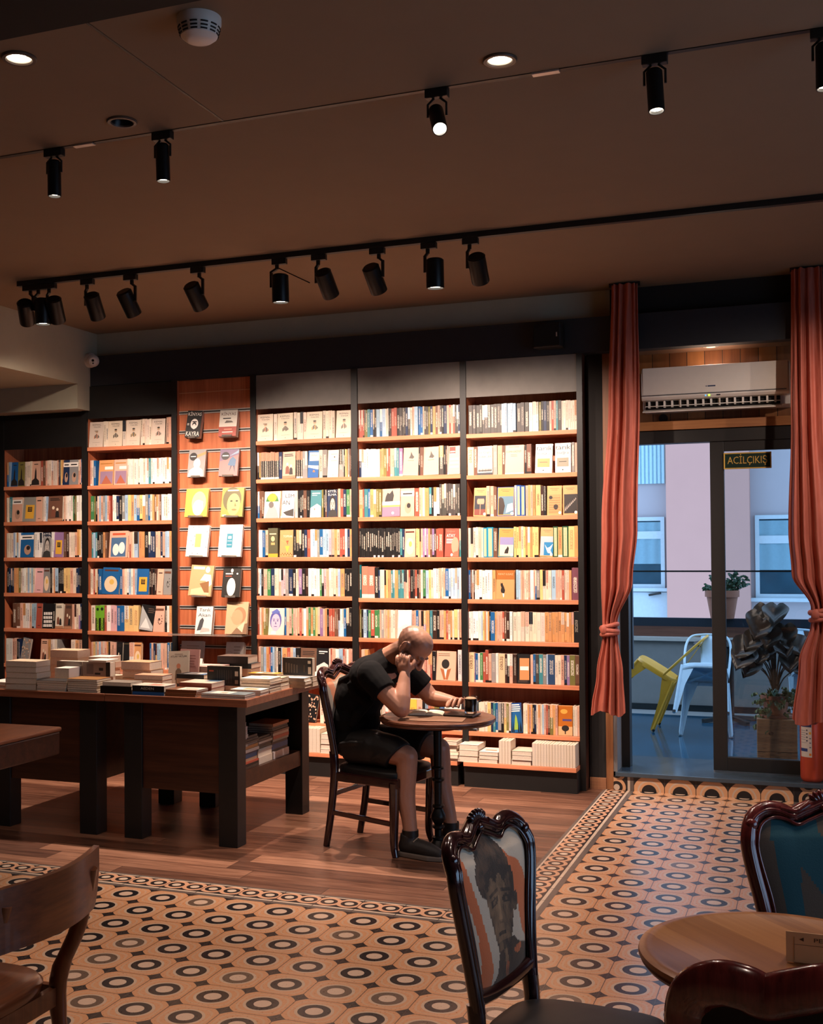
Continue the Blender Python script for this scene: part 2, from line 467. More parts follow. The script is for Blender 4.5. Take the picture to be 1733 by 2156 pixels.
for z in (.5, 2.25): w.box(3.21, 3.29, 1.25, 5.15, z, z + .05)
struct(w.build('window_1', M_black))
w = MB(); w.box(.3, 3.2, 7.95, 8.25, 0, 3.36); struct(w.build('wall_back_right', M_whitewall))
# timber reveal beside the door, small skirting
w = MB(); w.box(-1.335, -1.288, 7.945, 8.14, 0, 2.93); struct(w.build('trim_4', wood('oak_strip', '#7a4a2a', '#9c6840', 2, 1, .5)))
w = MB(); w.box(-1.445, -1.337, 7.94, 7.957, 0, .075); struct(w.build('baseboard_back', wood('oak_skirting', '#8a5b3e', '#a87552', 0, 1, .5)))
w = MB(); w.box(-1.288, -1.262, 7.95, 8.16, .122, 2.41); struct(w.build('trim_5', mat('grey_reveal', '#6f6a68', .7)))

# vertical board wall above the door
def plank_wall():
    m, nt, b = newmat('vertical_boards')
    x, y, z = sep(nt, coords(nt))
    u = x / .115
    idn = white(nt, comb(nt, u.floor(), u.floor() * 0.0))
    g = noise_tex(nt, mapping(nt, coords(nt), (30, 30, 2)), 1.0, 4)
    c = ramp(nt, g * .45 + idn * .55, [(.2, hx('#5e3319')), (.8, hx('#a8703f'))])
    e = u.frac(); c = mixc(nt, e.min(e.inv()).lt(.02), c, hx('#1c0f08'))
    nt.links.new(c, b.inputs['Base Color']); b.inputs['Roughness'].default_value = .5
    return m
M_boards = plank_wall()
w = MB(); w.box(-1.29, .6, 8.2, 8.24, 2.41, 2.96); struct(w.build('wall_above_door', M_boards))
w = MB(); w.box(-1.27, .3, 8.13, 8.2, 2.415, 2.475); struct(w.build('trim_6', wood('oak_rail', '#8a552c', '#a9713f', 0, 1, .5)))
w = MB(); w.box(-1.29, .6, 7.95, 8.24, 2.945, 2.96); struct(w.build('trim_7', mat('recess_soffit', '#7a5a44', .7)))

# ------------------------------------------------------------------ tiled step, slab and the glazed door
st = MB(); st.box(-1.288, .3, 7.952, 8.6, 0, .093); struct(st.build('trim_8', M_black))
def riser_mat():
    m, nt, b = newmat('riser_tiles')
    x, y, z = sep(nt, coords(nt))
    u = ((x + 1.156) / .2).frac(); v = z / .2
    inf = x.gt(-1.156) * x.lt(-.156)
    cx, cy = u - .5, v - .0
    r = (cx * cx + cy * cy).sqrt()
    fine = noise_tex(nt, coords(nt), 300, 2)
    ora = mixc(nt, fine, hx('#b58660'), hx('#c99a72')); be = mixc(nt, fine, hx('#a99684'), hx('#c0ab96')); blk = hx('#1e1b1c')
    c = mixc(nt, r.lt(.52), blk, ora)
    c = mixc(nt, r.lt(.38), c, be); c = mixc(nt, r.lt(.33), c, ora); c = mixc(nt, r.lt(.24), c, blk)
    s = ((z + .03) / .1).frac() - .5; a = ((x + 1.356) / .2).frac() - .44
    q = (s * s * .25 + a * a).sqrt()
    d = mixc(nt, q.lt(.3), blk, ora); d = mixc(nt, q.lt(.2), d, blk); d = mixc(nt, q.lt(.1), d, be)
    d = mixc(nt, (a + .44).gt(.8), d, be); d = mixc(nt, (a + .44).gt(.88), d, hx('#5d524b'))
    c = mixc(nt, inf, d, c)
    e = u.min(u.inv()); c = mixc(nt, e.lt(.012), c, hx('#3a302a'))
    nt.links.new(c, b.inputs['Base Color']); b.inputs['Roughness'].default_value = .35
    return m
st = MB(); st.box(-1.288, .3, 7.946, 7.953, 0, .093); struct(st.build('trim_9', riser_mat()))
st = MB(); st.box(-1.275, .3, 7.93, 8.62, .0935, .1225); struct(st.build('trim_10', mat('slate_slab', '#3d4a55', .18, var=.3, scale=14, spec=.6), bev=.004))
M_frame = mat('anthracite_frame', '#1c1917', .5)
d = MB()
d.box(-1.285, -1.205, 8.14, 8.24, .1225, 2.41); d.box(-1.205, .3, 8.14, 8.24, 2.325, 2.41)
struct(d.build('door_frame', M_frame, bev=.003))
g, nt, b = newmat('clear_glass')
nt.nodes.remove(b); gl = nt.nodes.new('ShaderNodeBsdfGlass'); gl.inputs['IOR'].default_value = 1.5; gl.inputs['Roughness'].default_value = 0.0
put(nt, gl.inputs['Color'], mixc(nt, noise_tex(nt, coords(nt), 3), (.93, .96, .97, 1), (.97, .98, .98, 1)))
tr = nt.nodes.new('ShaderNodeBsdfTransparent'); fr = nt.nodes.new('ShaderNodeFresnel'); fr.inputs[0].default_value = 1.5
gs = nt.nodes.new('ShaderNodeBsdfGlossy'); gs.inputs['Roughness'].default_value = .01
mx = nt.nodes.new('ShaderNodeMixShader'); nt.nodes.remove(gl)
put(nt, tr.inputs[0], mixc(nt, noise_tex(nt, coords(nt), 3), (.86, .9, .91, 1), (.9, .93, .94, 1)))
put(nt, mx.inputs[0], N(nt, fr.outputs[0]) * 1.6)
nt.links.new(tr.outputs[0], mx.inputs[1]); nt.links.new(gs.outputs[0], mx.inputs[2])
nt.links.new(mx.outputs[0], [n for n in nt.nodes if n.type == 'OUTPUT_MATERIAL'][0].inputs[0])
M_glass = g
# sliding leaf on the right
lf = MB()
x0, x1, z0, z1 = -.66, .27, .135, 2.325
lf.box(x0, x0 + .09, 8.15, 8.2, z0, z1); lf.box(x1 - .09, x1, 8.15, 8.2, z0, z1)
lf.box(x0 + .09, x1 - .09, 8.15, 8.2, z0, z0 + .09); lf.box(x0 + .09, x1 - .09, 8.15, 8.2, z1 - .065, z1)
door = struct(lf.build('door_1', M_frame, bev=.003, org=(x0, 8.175, z0)))
lf = MB(); lf.box(x0 + .09, x1 - .09, 8.17, 8.178, z0 + .09, z1 - .065); lf.build('glass_pane', M_glass, door)
lf = MB(); lf.box(x0 - .0, x1, 8.16, 8.19, .1226, z0); lf.build('floor_track', M_alu, door)
# dark blue stub of the open leaf's hardware at the left jamb
d = MB(); d.box(-1.232, -1.196, 8.245, 8.30, .78, 2.32); struct(d.build('trim_16', mat('blue_grey_metal', '#20303c', .5)))

# exit sign on the leaf
sg = thing('exit_sign', 'small green emergency exit sign with gold lettering on the glass door leaf', 'sign', (-.42, 8.148, 2.19))
s = MB(); s.box(-.57, -.27, 8.14, 8.149, 2.137, 2.245); s.build('sign_plate', mat('sign_green', '#0d2a1e', .4), sg)
s = MB()
for a, b2, c2, d2 in ((-.57, -.27, 2.237, 2.245), (-.57, -.27, 2.137, 2.145), (-.57, -.562, 2.145, 2.237), (-.278, -.27, 2.145, 2.237)): s.box(a, b2, 8.137, 8.1405, c2, d2)
M_gold = mat('gold_print', '#c9a24a', .5)
s.build('sign_border', M_gold, sg)
s = MB(); s.text('ACİLÇIKIŞ', .06, lambda x, y: (-.42 + x, 8.1385, 2.192 + y), width=.25, tall=.078); s.build('sign_lettering', M_gold, sg)

# ------------------------------------------------------------------ bookcases
POST = {0: (-6.215, -6.174), 1: (-5.418, -5.369), 2: (-4.603, -4.560), 3: (-3.930, -3.885), 4: (-3.120, -3.072), 5: (-2.303, -2.260), 6: (-1.490, -1.452)}
ZB = {1: [2.124, 1.836, 1.547, 1.261, .976, .69, .35], 2: [2.415, 2.111, 1.828, 1.541, 1.253, .967, .68, .35],
      3: [2.403, 2.118, 1.828, 1.539, 1.253, .962, .672, .329], 4: [2.397, 2.111, 1.823, 1.534, 1.243, .958, .670, .329],
      5: [2.387, 2.100, 1.813, 1.530, 1.241, .956, .668, .329]}
BAYNAME = {1: 'leftmost bookcase', 2: 'bookcase left of slatwall', 3: 'bookcase right of slatwall', 4: 'bookcase behind the man', 5: 'rightmost bookcase'}
M_postwood = wood('bookcase_side', '#3a2017', '#55301f', 2, 1, .5)
def bookcase(k, pl, pr, lab_):
    xl, xr = POST[pl][1], POST[pr][0]
    b = thing('bookcase', lab_, 'bookcase', ((xl + xr) / 2, 7.95, 0), 'bookcases along the back wall')
    posts = [pr] + ([pl] if k in (1, 3) else [])
    top = 2.735 if k == 1 else 2.928
    for p in posts:
        q = MB(); q.box(POST[p][0], POST[p][1], 7.835, 7.852, 0, top); q.build('side_post', M_black, b)
        q = MB(); q.box(POST[p][0] + .001, POST[p][1] - .001, 7.852, 8.12, 0, top); q.build('side_panel', M_postwood if p == 6 else M_cherry_z, b)
    q = MB(); q.box(xl, xr, 8.105, 8.135, 0, top); q.build('back_panel', M_cherry_z, b)
    for z in ZB[k]:
        q = MB(); q.box(xl + .0005, xr - .0005, 7.838, 8.105, z, z + .029); q.build('shelf', M_cherry, b, bev=.0015)
    hb = 2.455 if k == 1 else 2.672
    q = MB(); q.box(xl + .0005, xr - .0005, 7.845, 7.865, hb, top - .002); q.build('header_panel', M_grey if k >= 3 else M_black, b)
    if k >= 3:
        q = MB(); q.box(xl + .0005, xr - .0005, 7.70, 8.1, .142, .171); q.build('base_shelf', M_cherry, b, bev=.002)
        q = MB(); q.box(xl + .0005, xr - .0005, 7.722, 8.1, 0, .1415); q.build('plinth', M_black, b)
    return b
bookcase(1, 0, 1, 'leftmost bookcase, set lower under the grey bulkhead')
bookcase(2, 1, 2, 'tall bookcase directly left of the slatted display panel')
bookcase(3, 3, 4, 'tall bookcase directly right of the slatted display panel')
bookcase(4, 4, 5, 'tall bookcase directly behind the reading man')
bookcase(5, 5, 6, 'rightmost tall bookcase, nearest the curtained door')
# slatted display panel between them
sl = thing('slatted_display_panel', 'cherry wood slatwall panel with metal grooves between two bookcases', 'display panel', (-4.245, 7.92, 0))
RAILZ = [2.68 - .149 * k for k in range(18)]
q = MB(); q.box(-4.559, -3.931, 7.88, 8.1, 0, 2.928); q.build('panel', M_cherry_z, sl)
q = MB(); q.box(-4.558, -3.932, 7.876, 7.8805, 2.829, 2.835); q.build('top_groove', wood('light_groove', '#c08a66', '#d8a57c', 0, 1, .5), sl)
for z in RAILZ[:18]:
    q = MB()
    q.box(-4.558, -3.932, 7.874, 7.8805, z + .006, z + .013); q.box(-4.558, -3.932, 7.874, 7.8805, z - .013, z - .004)
    q.box(-4.558, -3.932, 7.879, 7.8805, z - .004, z + .006, 1)
    q.build('groove_rail', [M_alu, M_black], sl)
# ------------------------------------------------------------------ books
PAL = {'k': ('#1b1a1b', 'black'), 'K': ('#45423f', 'charcoal'), 'w': ('#e9e4da', 'white'), 'c': ('#dfcdb8', 'cream'), 's': ('#d8a78f', 'salmon'),
       'o': ('#cf9560', 'orange'), 'y': ('#e0be7c', 'yellow'), 'b': ('#1f5c93', 'blue'), 'n': ('#1d2d4c', 'navy'), 't': ('#3f7f86', 'teal'),
       'g': ('#3f7a48', 'green'), 'v': ('#76703c', 'olive'), 'e': ('#8b8984', 'grey'), 'l': ('#9db9cd', 'pale blue'), 'r': ('#a5503f', 'brick red'),
       'm': ('#6b4a3a', 'brown'), 'p': ('#8a6d93', 'mauve'), 'i': ('#d8a9ad', 'pink'), 'd': ('#3b2620', 'dark brown'),
       '1': ('#1b1a1b', 'black and salmon'), '2': ('#1f87a5', 'teal bordered cream'), '3': ('#2f5a3c', 'green bordered cream'), 'B': ('#1d4f93', 'blue bordered cream'),
       'G': ('#6aa32c', 'green and black'), 'T': ('#1f6a6e', 'tall teal'), 'R': ('#c9755f', 'thick salmon red'), 'V': ('#57543f', 'thick olive'), 'C': ('#e0c39a', 'thick cream'),
       'S': ('#d69d78', 'thick salmon'), 'N': ('#2c4566', 'thick dark blue'), 'P': ('#7b4a56', 'thick plum'), 'Y': ('#e3b64a', 'thick yellow')}
def pc(k): return hx(PAL[k][0])
def jit(c, a=.12):
    q = 1 + random.uniform(-a, a)
    return tuple(min(1, x * q * random.uniform(.96, 1.04)) for x in c[:3]) + (1,)
PAGE = hx('#d4c4b0')
DARKS = 'kKbntgverdmpTVNRPG1'
def spine_book(mb, x0, x1, y, z, h, key, lean=0.0, depth=.135, rnd=True):
    """a paperback standing with its spine to the room"""
    base = jit(pc(key)) if rnd else pc(key)
    tx = hx('#e8dcc8') if key in DARKS else random.choice([hx('#3a3230'), hx('#8a4a3a'), hx('#4a5560'), hx('#5d4a40')])
    w = x1 - x0
    old = mb.M
    if lean: mb.M = mb.M @ Matrix.Translation((x0, y, z)) @ Matrix.Rotation(lean, 4, 'Y') @ Matrix.Translation((-x0, -y, -z))
    mb.box(x0, x1, y + .0003, y + depth, z, z + h, 1, PAGE, skip='flrb')
    for X in (x0, x1): mb.quad((X, y, z), (X, y + depth, z), (X, y + depth, z + h), (X, y, z + h), 1, base)
    def strip(v0, v1, col, t=(0, 0, 0, 0), uo=0.0):
        s0 = random.uniform(0, 60)
        mb.quad((x0 + uo * w, y - (.0004 if uo else 0), z + h * v0), (x1 - uo * w, y - (.0004 if uo else 0), z + h * v0), (x1 - uo * w, y - (.0004 if uo else 0), z + h * v1), (x0 + uo * w, y - (.0004 if uo else 0), z + h * v1),
                1, col, t, [(0, s0), (1, s0), (1, s0 + (v1 - v0) * h * 260), (0, s0 + (v1 - v0) * h * 260)])
    T = tx[:3] + (random.choice([.3, .5, .75]),)
    if key == '1':
        strip(0, .07, hx('#d8cfc0')); strip(.07, .68, base, T); strip(.68, 1, hx('#d08b70'), hx('#7a3a2a')[:3] + (.4,))
    elif key == 'G':
        strip(0, .5, hx('#15170f'), hx('#8fc23a')[:3] + (.8,)); strip(.5, 1, base); 
        mb.poly([(x0 + w * (.5 + .3 * cos(a)), y - .0006, z + h * .85 + w * .3 * sin(a)) for a in [k * pi / 6 for k in range(12)]], 1, hx('#20301a'))
    elif key in '23B':
        strip(0, 1, base); strip(.03, .96, hx('#e2c79c'), hx('#8a5a40')[:3] + (.35,), .2)
    elif key == 'V':
        strip(0, .12, hx('#d3a23c')); strip(.12, 1, base)
        strip(.42, .5, hx('#c9a46a'), (0, 0, 0, 0), .3); strip(.78, .82, hx('#d8c8a0'), (0, 0, 0, 0), .15)
        mb.poly([(x0 + w * (.5 + .2 * cos(a)), y - .0006, z + h * .63 + .02 * sin(a)) for a in [k * pi / 6 for k in range(12)]], 1, hx('#dcc08c'))
    elif key == 'R':
        strip(0, .12, hx('#e0d2c0')); strip(.12, .4, base); strip(.4, .72, base, hx('#f0dcc8')[:3] + (.9,)); strip(.72, 1, base)
    elif key == 'C':
        strip(0, 1, base)
        mb.text('DİRİLİŞ', .02, lambda a, b: (x0 + w * .5 - b, y - .0008, z + h * .68 + a), 1, hx('#6a3525'), width=h * .45)
    else:
        q = random.random()
        a0 = random.uniform(.16, .4); a1 = random.uniform(.68, .93)
        if q < .34: strip(0, .07, random.choice([hx('#e6ddd0'), hx('#1f1c1b'), jit(base, .4)])); strip(.07, a0, base)
        else: strip(0, a0, base)
        if q > .85: a2 = random.uniform(.45, .6); strip(a0, a2, base, T); strip(a2, 1, jit(pc(random.choice('wcsok'))), T)
        else: strip(a0, a1, base, T); strip(a1, 1, base)
    mb.M = old

# --- cover pictures: everything in cover units, u to the right, v up
def fig(A, u, v, s, c, head=None):
    A('E', u, v + .2 * s, .07 * s * 1.4, .075 * s, head or c); A('P', [(u - .17 * s, v - .2 * s), (u + .17 * s, v - .2 * s), (u + .14 * s, v + .06 * s), (u + .05 * s, v + .13 * s), (u - .05 * s, v + .13 * s), (u - .14 * s, v + .06 * s)], c)
def face(A, u, v, s, skin, hair, dark):
    A('E', u, v + .03 * s, .27 * s, .27 * s, hair); A('E', u, v - .03 * s, .21 * s, .24 * s, skin)
    for k in (-1, 1): A('E', u + k * .09 * s, v + .02 * s, .035 * s, .014 * s, dark); A('R', u + k * .09 * s - .05 * s, u + k * .09 * s + .05 * s, v + .055 * s, v + .07 * s, dark)
    A('P', [(u - .01 * s, v + .02 * s), (u + .03 * s, v - .07 * s), (u - .02 * s, v - .07 * s)], dark); A('R', u - .07 * s, u + .07 * s, v - .145 * s, v - .13 * s, dark)
def lines(A, u0, u1, v, n, c, dv=.04, th=.01):
    for k in range(n): A('R', u0, u1 - random.uniform(0, .15) * (u1 - u0), v - k * dv, v - k * dv + th, c)
def KT(n):
    def d(A):
        ink, red = hx('#3a342e'), [hx('#c9704a'), hx('#2c3036'), hx('#b08a35'), hx('#b07a6a')][n % 4]
        A('T', 'KEMAL', .5, .885, .62, .06, ink); A('T', 'TAHİR', .52, .795, .52, .06, ink)
        A('E', .52, .6, .1, .055, hx('#c9a98a')); A('R', .36, .62, .63, .65, ink) if n % 4 == 0 else A('E', .52, .655, .1, .03, ink)
        A('R', .45, .6, .595, .606, ink)
        for k in range(6): A('R', .34 + k * .065, .385 + k * .065, .33 + .02 * (k % 3), .46 + .04 * (2 - abs(k - 2.5)), (red, ink, ink)[(k + n) % 3])
        A('R', .25, .78, .18, .186, hx('#8a7a68')); A('E', .52, .08, .02, .012, ink)
    return d
DESC = {}
def design(key, n=0):
    ink, cr, wh = hx('#2b2624'), hx('#e2d0b4'), hx('#ece6dc')
    if key == 'kt': return KT(n), ['with a moustached man sketched under two lines of title', 'with a balding man sketched in dark ink', 'with a sketched figure in a yellow coat', 'with a thin pencil sketch of an old man'][n % 4]
    D = {}
    def reg(k, desc):
        def w(f): D[k] = (f, desc); return f
        return w
    @reg('tower', 'with a dark tower silhouette')
    def _(A): A('P', [(.05, .03), (.95, .03), (.9, .2), (.62, .3), (.58, .6), (.5, .75), (.42, .6), (.38, .3), (.1, .22)], ink); A('R', .3, .75, .86, .89, ink)
    @reg('band', 'with a pale band across it')
    def _(A): A('R', 0, 1, .72, .9, wh); A('R', .15, .85, .78, .83, ink); A('E', .55, .3, .25, .2, hx('#b58f78')); A('E', .6, .38, .14, .09, ink)
    @reg('box', 'with a white title box over a mauve picture')
    def _(A): A('R', .1, .95, .05, .55, hx('#9a7d93')); A('P', [(.2, .05), (.5, .4), (.9, .05)], hx('#b0654d')); A('R', .4, .95, .62, .74, wh); A('R', .1, .9, .84, .88, hx('#b57a3a'))
    @reg('label', 'with a framed title label')
    def _(A): A('R', .18, .85, .12, .68, hx('#d9a53c')); A('R', .35, .68, .4, .6, ink); lines(A, .4, .66, .57, 4, hx('#d9a53c'))
    @reg('plain', 'with a plain front')
    def _(A): A('R', .2, .8, .82, .86, ink); A('R', .3, .7, .1, .12, ink)
    @reg('figs', 'with small painted figures')
    def _(A): fig(A, .38, .35, .9, hx('#7a4a3a'), cr); fig(A, .66, .3, .8, ink, cr); lines(A, .15, .85, .88, 2, ink, .06, .03); A('R', .0, 1, .0, .1, hx('#a87a5a'))
    @reg('face', 'with a black and white portrait')
    def _(A): A('R', 0, 1, .78, 1, hx('#1f2a3d')); A('T', 'ATTİL', .5, .93, .85, .1, wh); A('T', 'İLHA', .5, .81, .8, .1, wh); face(A, .55, .45, 1.1, hx('#b5aca2'), ink, ink); A('P', [(.1, 0), (1, 0), (.9, .22), (.55, .28), (.2, .2)], hx('#3a3836'))
    @reg('feet', 'with two bare feet on a blue ground')
    def _(A): A('R', .1, .9, .03, .75, hx('#4a6a8c')); A('E', .36, .3, .17, .22, wh); A('E', .68, .36, .17, .22, wh); A('R', .15, .85, .84, .92, hx('#c0583a'))
    @reg('sun', 'with a pale disc in the middle')
    def _(A): A('E', .5, .38, .38, .3, hx('#e6c9a6')); A('E', .55, .46, .14, .1, hx('#d8b05a')); A('R', .1, .9, .86, .92, hx('#5a3528'))
    @reg('swirl', 'with a dark spiral drawing')
    def _(A):
        for k in range(14): a = k * .55; A('E', .55 + .02 * k * cos(a), .45 + .017 * k * sin(a), .035, .025, ink)
        A('R', .1, .9, .82, .9, hx('#6a4535'))
    @reg('letters', 'covered in large white letters')
    def _(A):
        for k in range(4): A('R', .08 + .05 * (k % 2), .95, .06 + k * .16, .17 + k * .16, wh); [A('R', .1 + j * .17, .14 + j * .17, .06 + k * .16, .17 + k * .16, ink) for j in range(5)]
    @reg('tri', 'with a grey diagonal picture, leaning')
    def _(A): A('P', [(.02, .02), (.98, .02), (.98, .2), (.02, .95)], hx('#a9aaa8')); A('P', [(.1, .1), (.8, .1), (.4, .5)], hx('#dcdad4')); lines(A, .5, .95, .85, 3, hx('#5d4a40'), .07, .03)
    @reg('flower', 'with pale blossom print on black')
    def _(A):
        random.seed(3)
        for k in range(46): A('E', random.uniform(.06, .94), random.uniform(.05, .95), .05, .035, random.choice([hx('#c9a285'), hx('#b58a70'), hx('#dcc0a4')]))
    @reg('green', 'with a green hill at the foot')
    def _(A): A('P', [(0, 0), (1, 0), (1, .3), (.6, .22), (0, .1)], hx('#3f7a34')); A('R', .05, .95, .93, .95, hx('#6a5a3a'))
    @reg('sea', 'with a blue sea and a white title label')
    def _(A): A('R', 0, 1, 0, .38, hx('#1f5a9c')); A('P', [(0, .38), (1, .3), (1, .44), (0, .46)], hx('#dfe6ea')); A('R', .12, 1, .62, .93, wh); A('T', 'SERENAD', .55, .82, .7, .07, ink); A('P', [(.45, .2), (.7, .2), (.62, .28), (.5, .28)], hx('#b5704a'))
    @reg('spot', 'almost blank with one black dot')
    def _(A): A('E', .62, .74, .05, .03, ink); A('R', .3, .9, .84, .85, hx('#8a6a5a')); A('R', .3, .85, .6, .61, hx('#8a6a5a')); A('R', .45, .6, .07, .08, ink)
    @reg('hat', 'with a yellow and green domed emblem over a grey figure')
    def _(A): A('P', [(.1, .62), (.2, .8), (.35, .9), (.5, .93), (.68, .9), (.82, .8), (.92, .62)], hx('#3f7a3c')); A('E', .5, .76, .28, .15, hx('#d3aa3c')); A('P', [(.05, 0), (.95, 0), (.8, .3), (.6, .5), (.4, .55), (.25, .3)], hx('#9aa0a0')); A('E', .45, .5, .16, .12, hx('#6a6460'))
    @reg('slash', 'with big cropped black lettering')
    def _(A): A('T', 'LİM', .62, .8, .7, .17, ink); A('T', 'AN', .35, .55, .6, .16, ink); A('P', [(.1, .2), (.95, .34), (.95, .05), (.4, .08)], hx('#4a4846'))
    @reg('half', 'with a pale lower half')
    def _(A): A('P', [(0, 0), (1, 0), (.95, .4), (.6, .5), (0, .34)], hx('#d5d2c8')); A('E', .4, .3, .05, .04, hx('#b07a68')); A('R', .15, .85, .86, .9, wh); A('R', .15, .6, .8, .82, wh)
    @reg('toprak', 'with an ornate golden stag emblem')
    def _(A):
        A('T', 'TOPRAK', .6, .76, .7, .08, hx('#efe0c4')); A('R', .08, .95, .9, .905, hx('#e0b070')); A('R', .08, .95, .86, .865, hx('#e0b070'))
        A('P', [(.4, .4), (.75, .4), (.58, .16)], hx('#e6b04a')); A('P', [(.48, .6), (.68, .6), (.58, .44)], hx('#c05038'))
        for k in range(9): A('E', .12 + .1 * k, .08 + .05 * (k % 2), .03, .022, hx('#7a3f1c')); A('E', .15 + .09 * k, .5 + .06 * abs(k - 4) * .5, .018, .012, hx('#e9bd62'))
    @reg('bface', 'with a large blue and purple smiling face')
    def _(A): face(A, .45, .5, 1.35, hx('#cdb2c4'), hx('#5a5a9c'), hx('#3c3f80')); A('P', [(.15, .85), (.5, .97), (.72, .85), (.55, .8), (.3, .78)], hx('#5f6cae')); A('P', [(.15, .02), (.5, .02), (.5, .14), (.2, .16)], hx('#e8e2d6'))
    @reg('text', 'with lines of dark type')
    def _(A): lines(A, .12, .88, .86, 3, ink, .06, .025); fig(A, .5, .38, .6, ink)
    @reg('bird', 'with a small dark bird and dotted lines')
    def _(A):
        A('P', [(.36, .62), (.62, .6), (.72, .66), (.6, .74), (.5, .86), (.46, .72)], hx('#4a4640')); A('R', .3, .7, .53, .545, hx('#9a6a4a'))
        for j in range(6):
            for k in range(8): A('E', .1 + .11 * k, .14 + .055 * j, .008, .005, hx('#7a4a38'))
    @reg('redlab', 'with a dark red title label')
    def _(A): A('R', .1, .62, .74, .97, hx('#8a3426')); A('R', .15, .58, .78, .82, wh); A('R', .15, .55, .7, .74, hx('#efdccb')); [A('R', .1, .9, .5 - .14 * k, .58 - .14 * k, hx('#e2b8a0')) for k in range(3)]
    @reg('cat', 'with a dark animal silhouette over a mauve panel')
    def _(A): A('R', 0, 1, 0, .34, hx('#8f6f86')); A('R', 0, 1, .34, .41, hx('#d99a55')); A('R', 0, 1, .41, .54, wh); A('T', 'Vedat Türkali', .52, .475, .8, .06, ink); A('P', [(.15, .54), (.6, .54), (.66, .75), (.58, .95), (.42, .82), (.3, .86), (.2, .72)], ink); A('E', .6, .12, .07, .05, wh)
    @reg('title', 'with a white author name over a red portrait')
    def _(A): A('T', 'Oğuz', .4, .9, .55, .07, hx('#c08068')); A('T', 'ATAY', .4, .74, .6, .11, wh); lines(A, .1, .7, .6, 3, wh, .06, .03); A('E', .72, .4, .26, .3, hx('#cf9076')); A('P', [(.4, 0), (1, 0), (1, .22), (.7, .18)], hx('#b5664e')); A('E', .5, .07, .08, .05, wh)
    @reg('turk', 'with dark hand-drawn title and soldiers along the foot')
    def _(A):
        A('T', 'Şu Çılgın', .5, .78, .82, .09, ink); A('T', 'TÜRKLER', .5, .62, .9, .085, hx('#3a2620')); A('R', .15, .85, .92, .935, hx('#7a5a48')); A('R', 0, 1, 0, .07, hx('#2a3038'))
        for k in range(12): A('E', .1 + .075 * k, .14, .035, .035, ink); A('E', .1 + .075 * k, .19, .02, .016, ink)
    @reg('cumh', 'salmon with a red brown title at the top')
    def _(A): A('T', 'CUMHURİYET', .46, .77, .8, .085, hx('#7a3325')); A('R', .2, .75, .93, .945, hx('#8a5444')); lines(A, .3, .65, .66, 2, hx('#a0604c'), .05, .012); A('P', [(0, 0), (1, 0), (1, .05), (0, .03)], wh)
    def tb(c):
        def f(A): A('T', 'tarık', .5, .85, .95, .16, ink); A('T', 'buğra', .48, .67, .75, .13, hx('#4a4644')); A('R', .12, .86, .2, .5, c); A('R', .25, .72, .36, .38, ink); A('E', .48, .09, .05, .02, ink)
        return f
    D['tbo'] = (tb(hx('#d98a4a')), 'with large lower-case title over an orange box'); D['tbg'] = (tb(hx('#8f8a78')), 'with large lower-case title over a grey box')
    def frame(pic, bc=None):
        def f(A):
            if bc: A('R', 0, 1, 0, 1, bc); A('R', .03, .97, .02, .985, hx('#d0904a'))
            A('R', .2, .8, .9, .91, ink); A('R', .3, .7, .85, .858, ink); pic(A); A('E', .88, .08, .1, .05, wh)
        return f
    D['lotus'] = (frame(lambda A: (A('R', .06, .95, .04, .72, hx('#2b2e38')), A('R', .06, .95, .04, .25, hx('#7a4034')), [A('E', .55 + .1 * k, .52, .09, .1, hx('#d98f72')) for k in (-2, -1, 0, 1, 2)], A('R', .5, .55, .06, .45, hx('#d08a6a')))), 'with a pink flower on a dark square')
    D['bpic'] = (frame(lambda A: (A('R', .08, .95, .05, .68, hx('#5f7f92')), A('P', [(.08, .05), (.35, .05), (.45, .35), (.35, .6), (.2, .66), (.08, .6)], hx('#3a2f2a')), A('P', [(.5, .1), (.95, .2), (.9, .45), (.6, .4)], hx('#b8c8cc'))), hx('#1d4f93')), 'with a dark blue border and a stormy picture')
    D['engr'] = (frame(lambda A: (A('R', .1, .92, .05, .7, hx('#c08a58')), A('E', .6, .28, .16, .09, ink), [A('R', .12, .9, .1 + .08 * k, .11 + .08 * k, hx('#6a4a34')) for k in range(7)], A('E', .25, .6, .12, .06, ink))), 'with a brown engraving of a landscape')
    D['engd'] = (frame(lambda A: (A('R', .08, .99, .05, .7, ink), [A('P', [(.1 + .1 * k, .1 + .05 * k), (.16 + .1 * k, .3 + .04 * k), (.22 + .1 * k, .12 + .06 * k), (.17 + .1 * k, .16 + .05 * k)], hx('#9a8f86')) for k in range(8)])), 'with a black engraving of tangled figures')
    D['dusk'] = (frame(lambda A: (A('R', .1, .98, .04, .68, hx('#8b86b0')), A('R', .1, .98, .04, .42, hx('#d9c4b4')), A('P', [(.4, .12), (.65, .12), (.7, .3), (.62, .38), (.55, .3), (.46, .24)], ink)), hx('#1f87a5')), 'with a teal border and a seated figure at dusk')
    D['dove'] = (frame(lambda A: (A('R', .02, .98, .05, .7, hx('#a9b3bb')), A('R', .3, 1, .05, .5, hx('#1f78ab')), A('P', [(.35, .42), (.55, .3), (.75, .34), (.98, .45), (.8, .22), (.95, .1), (.6, .14), (.5, .24)], wh))), 'with a white dove on blue')
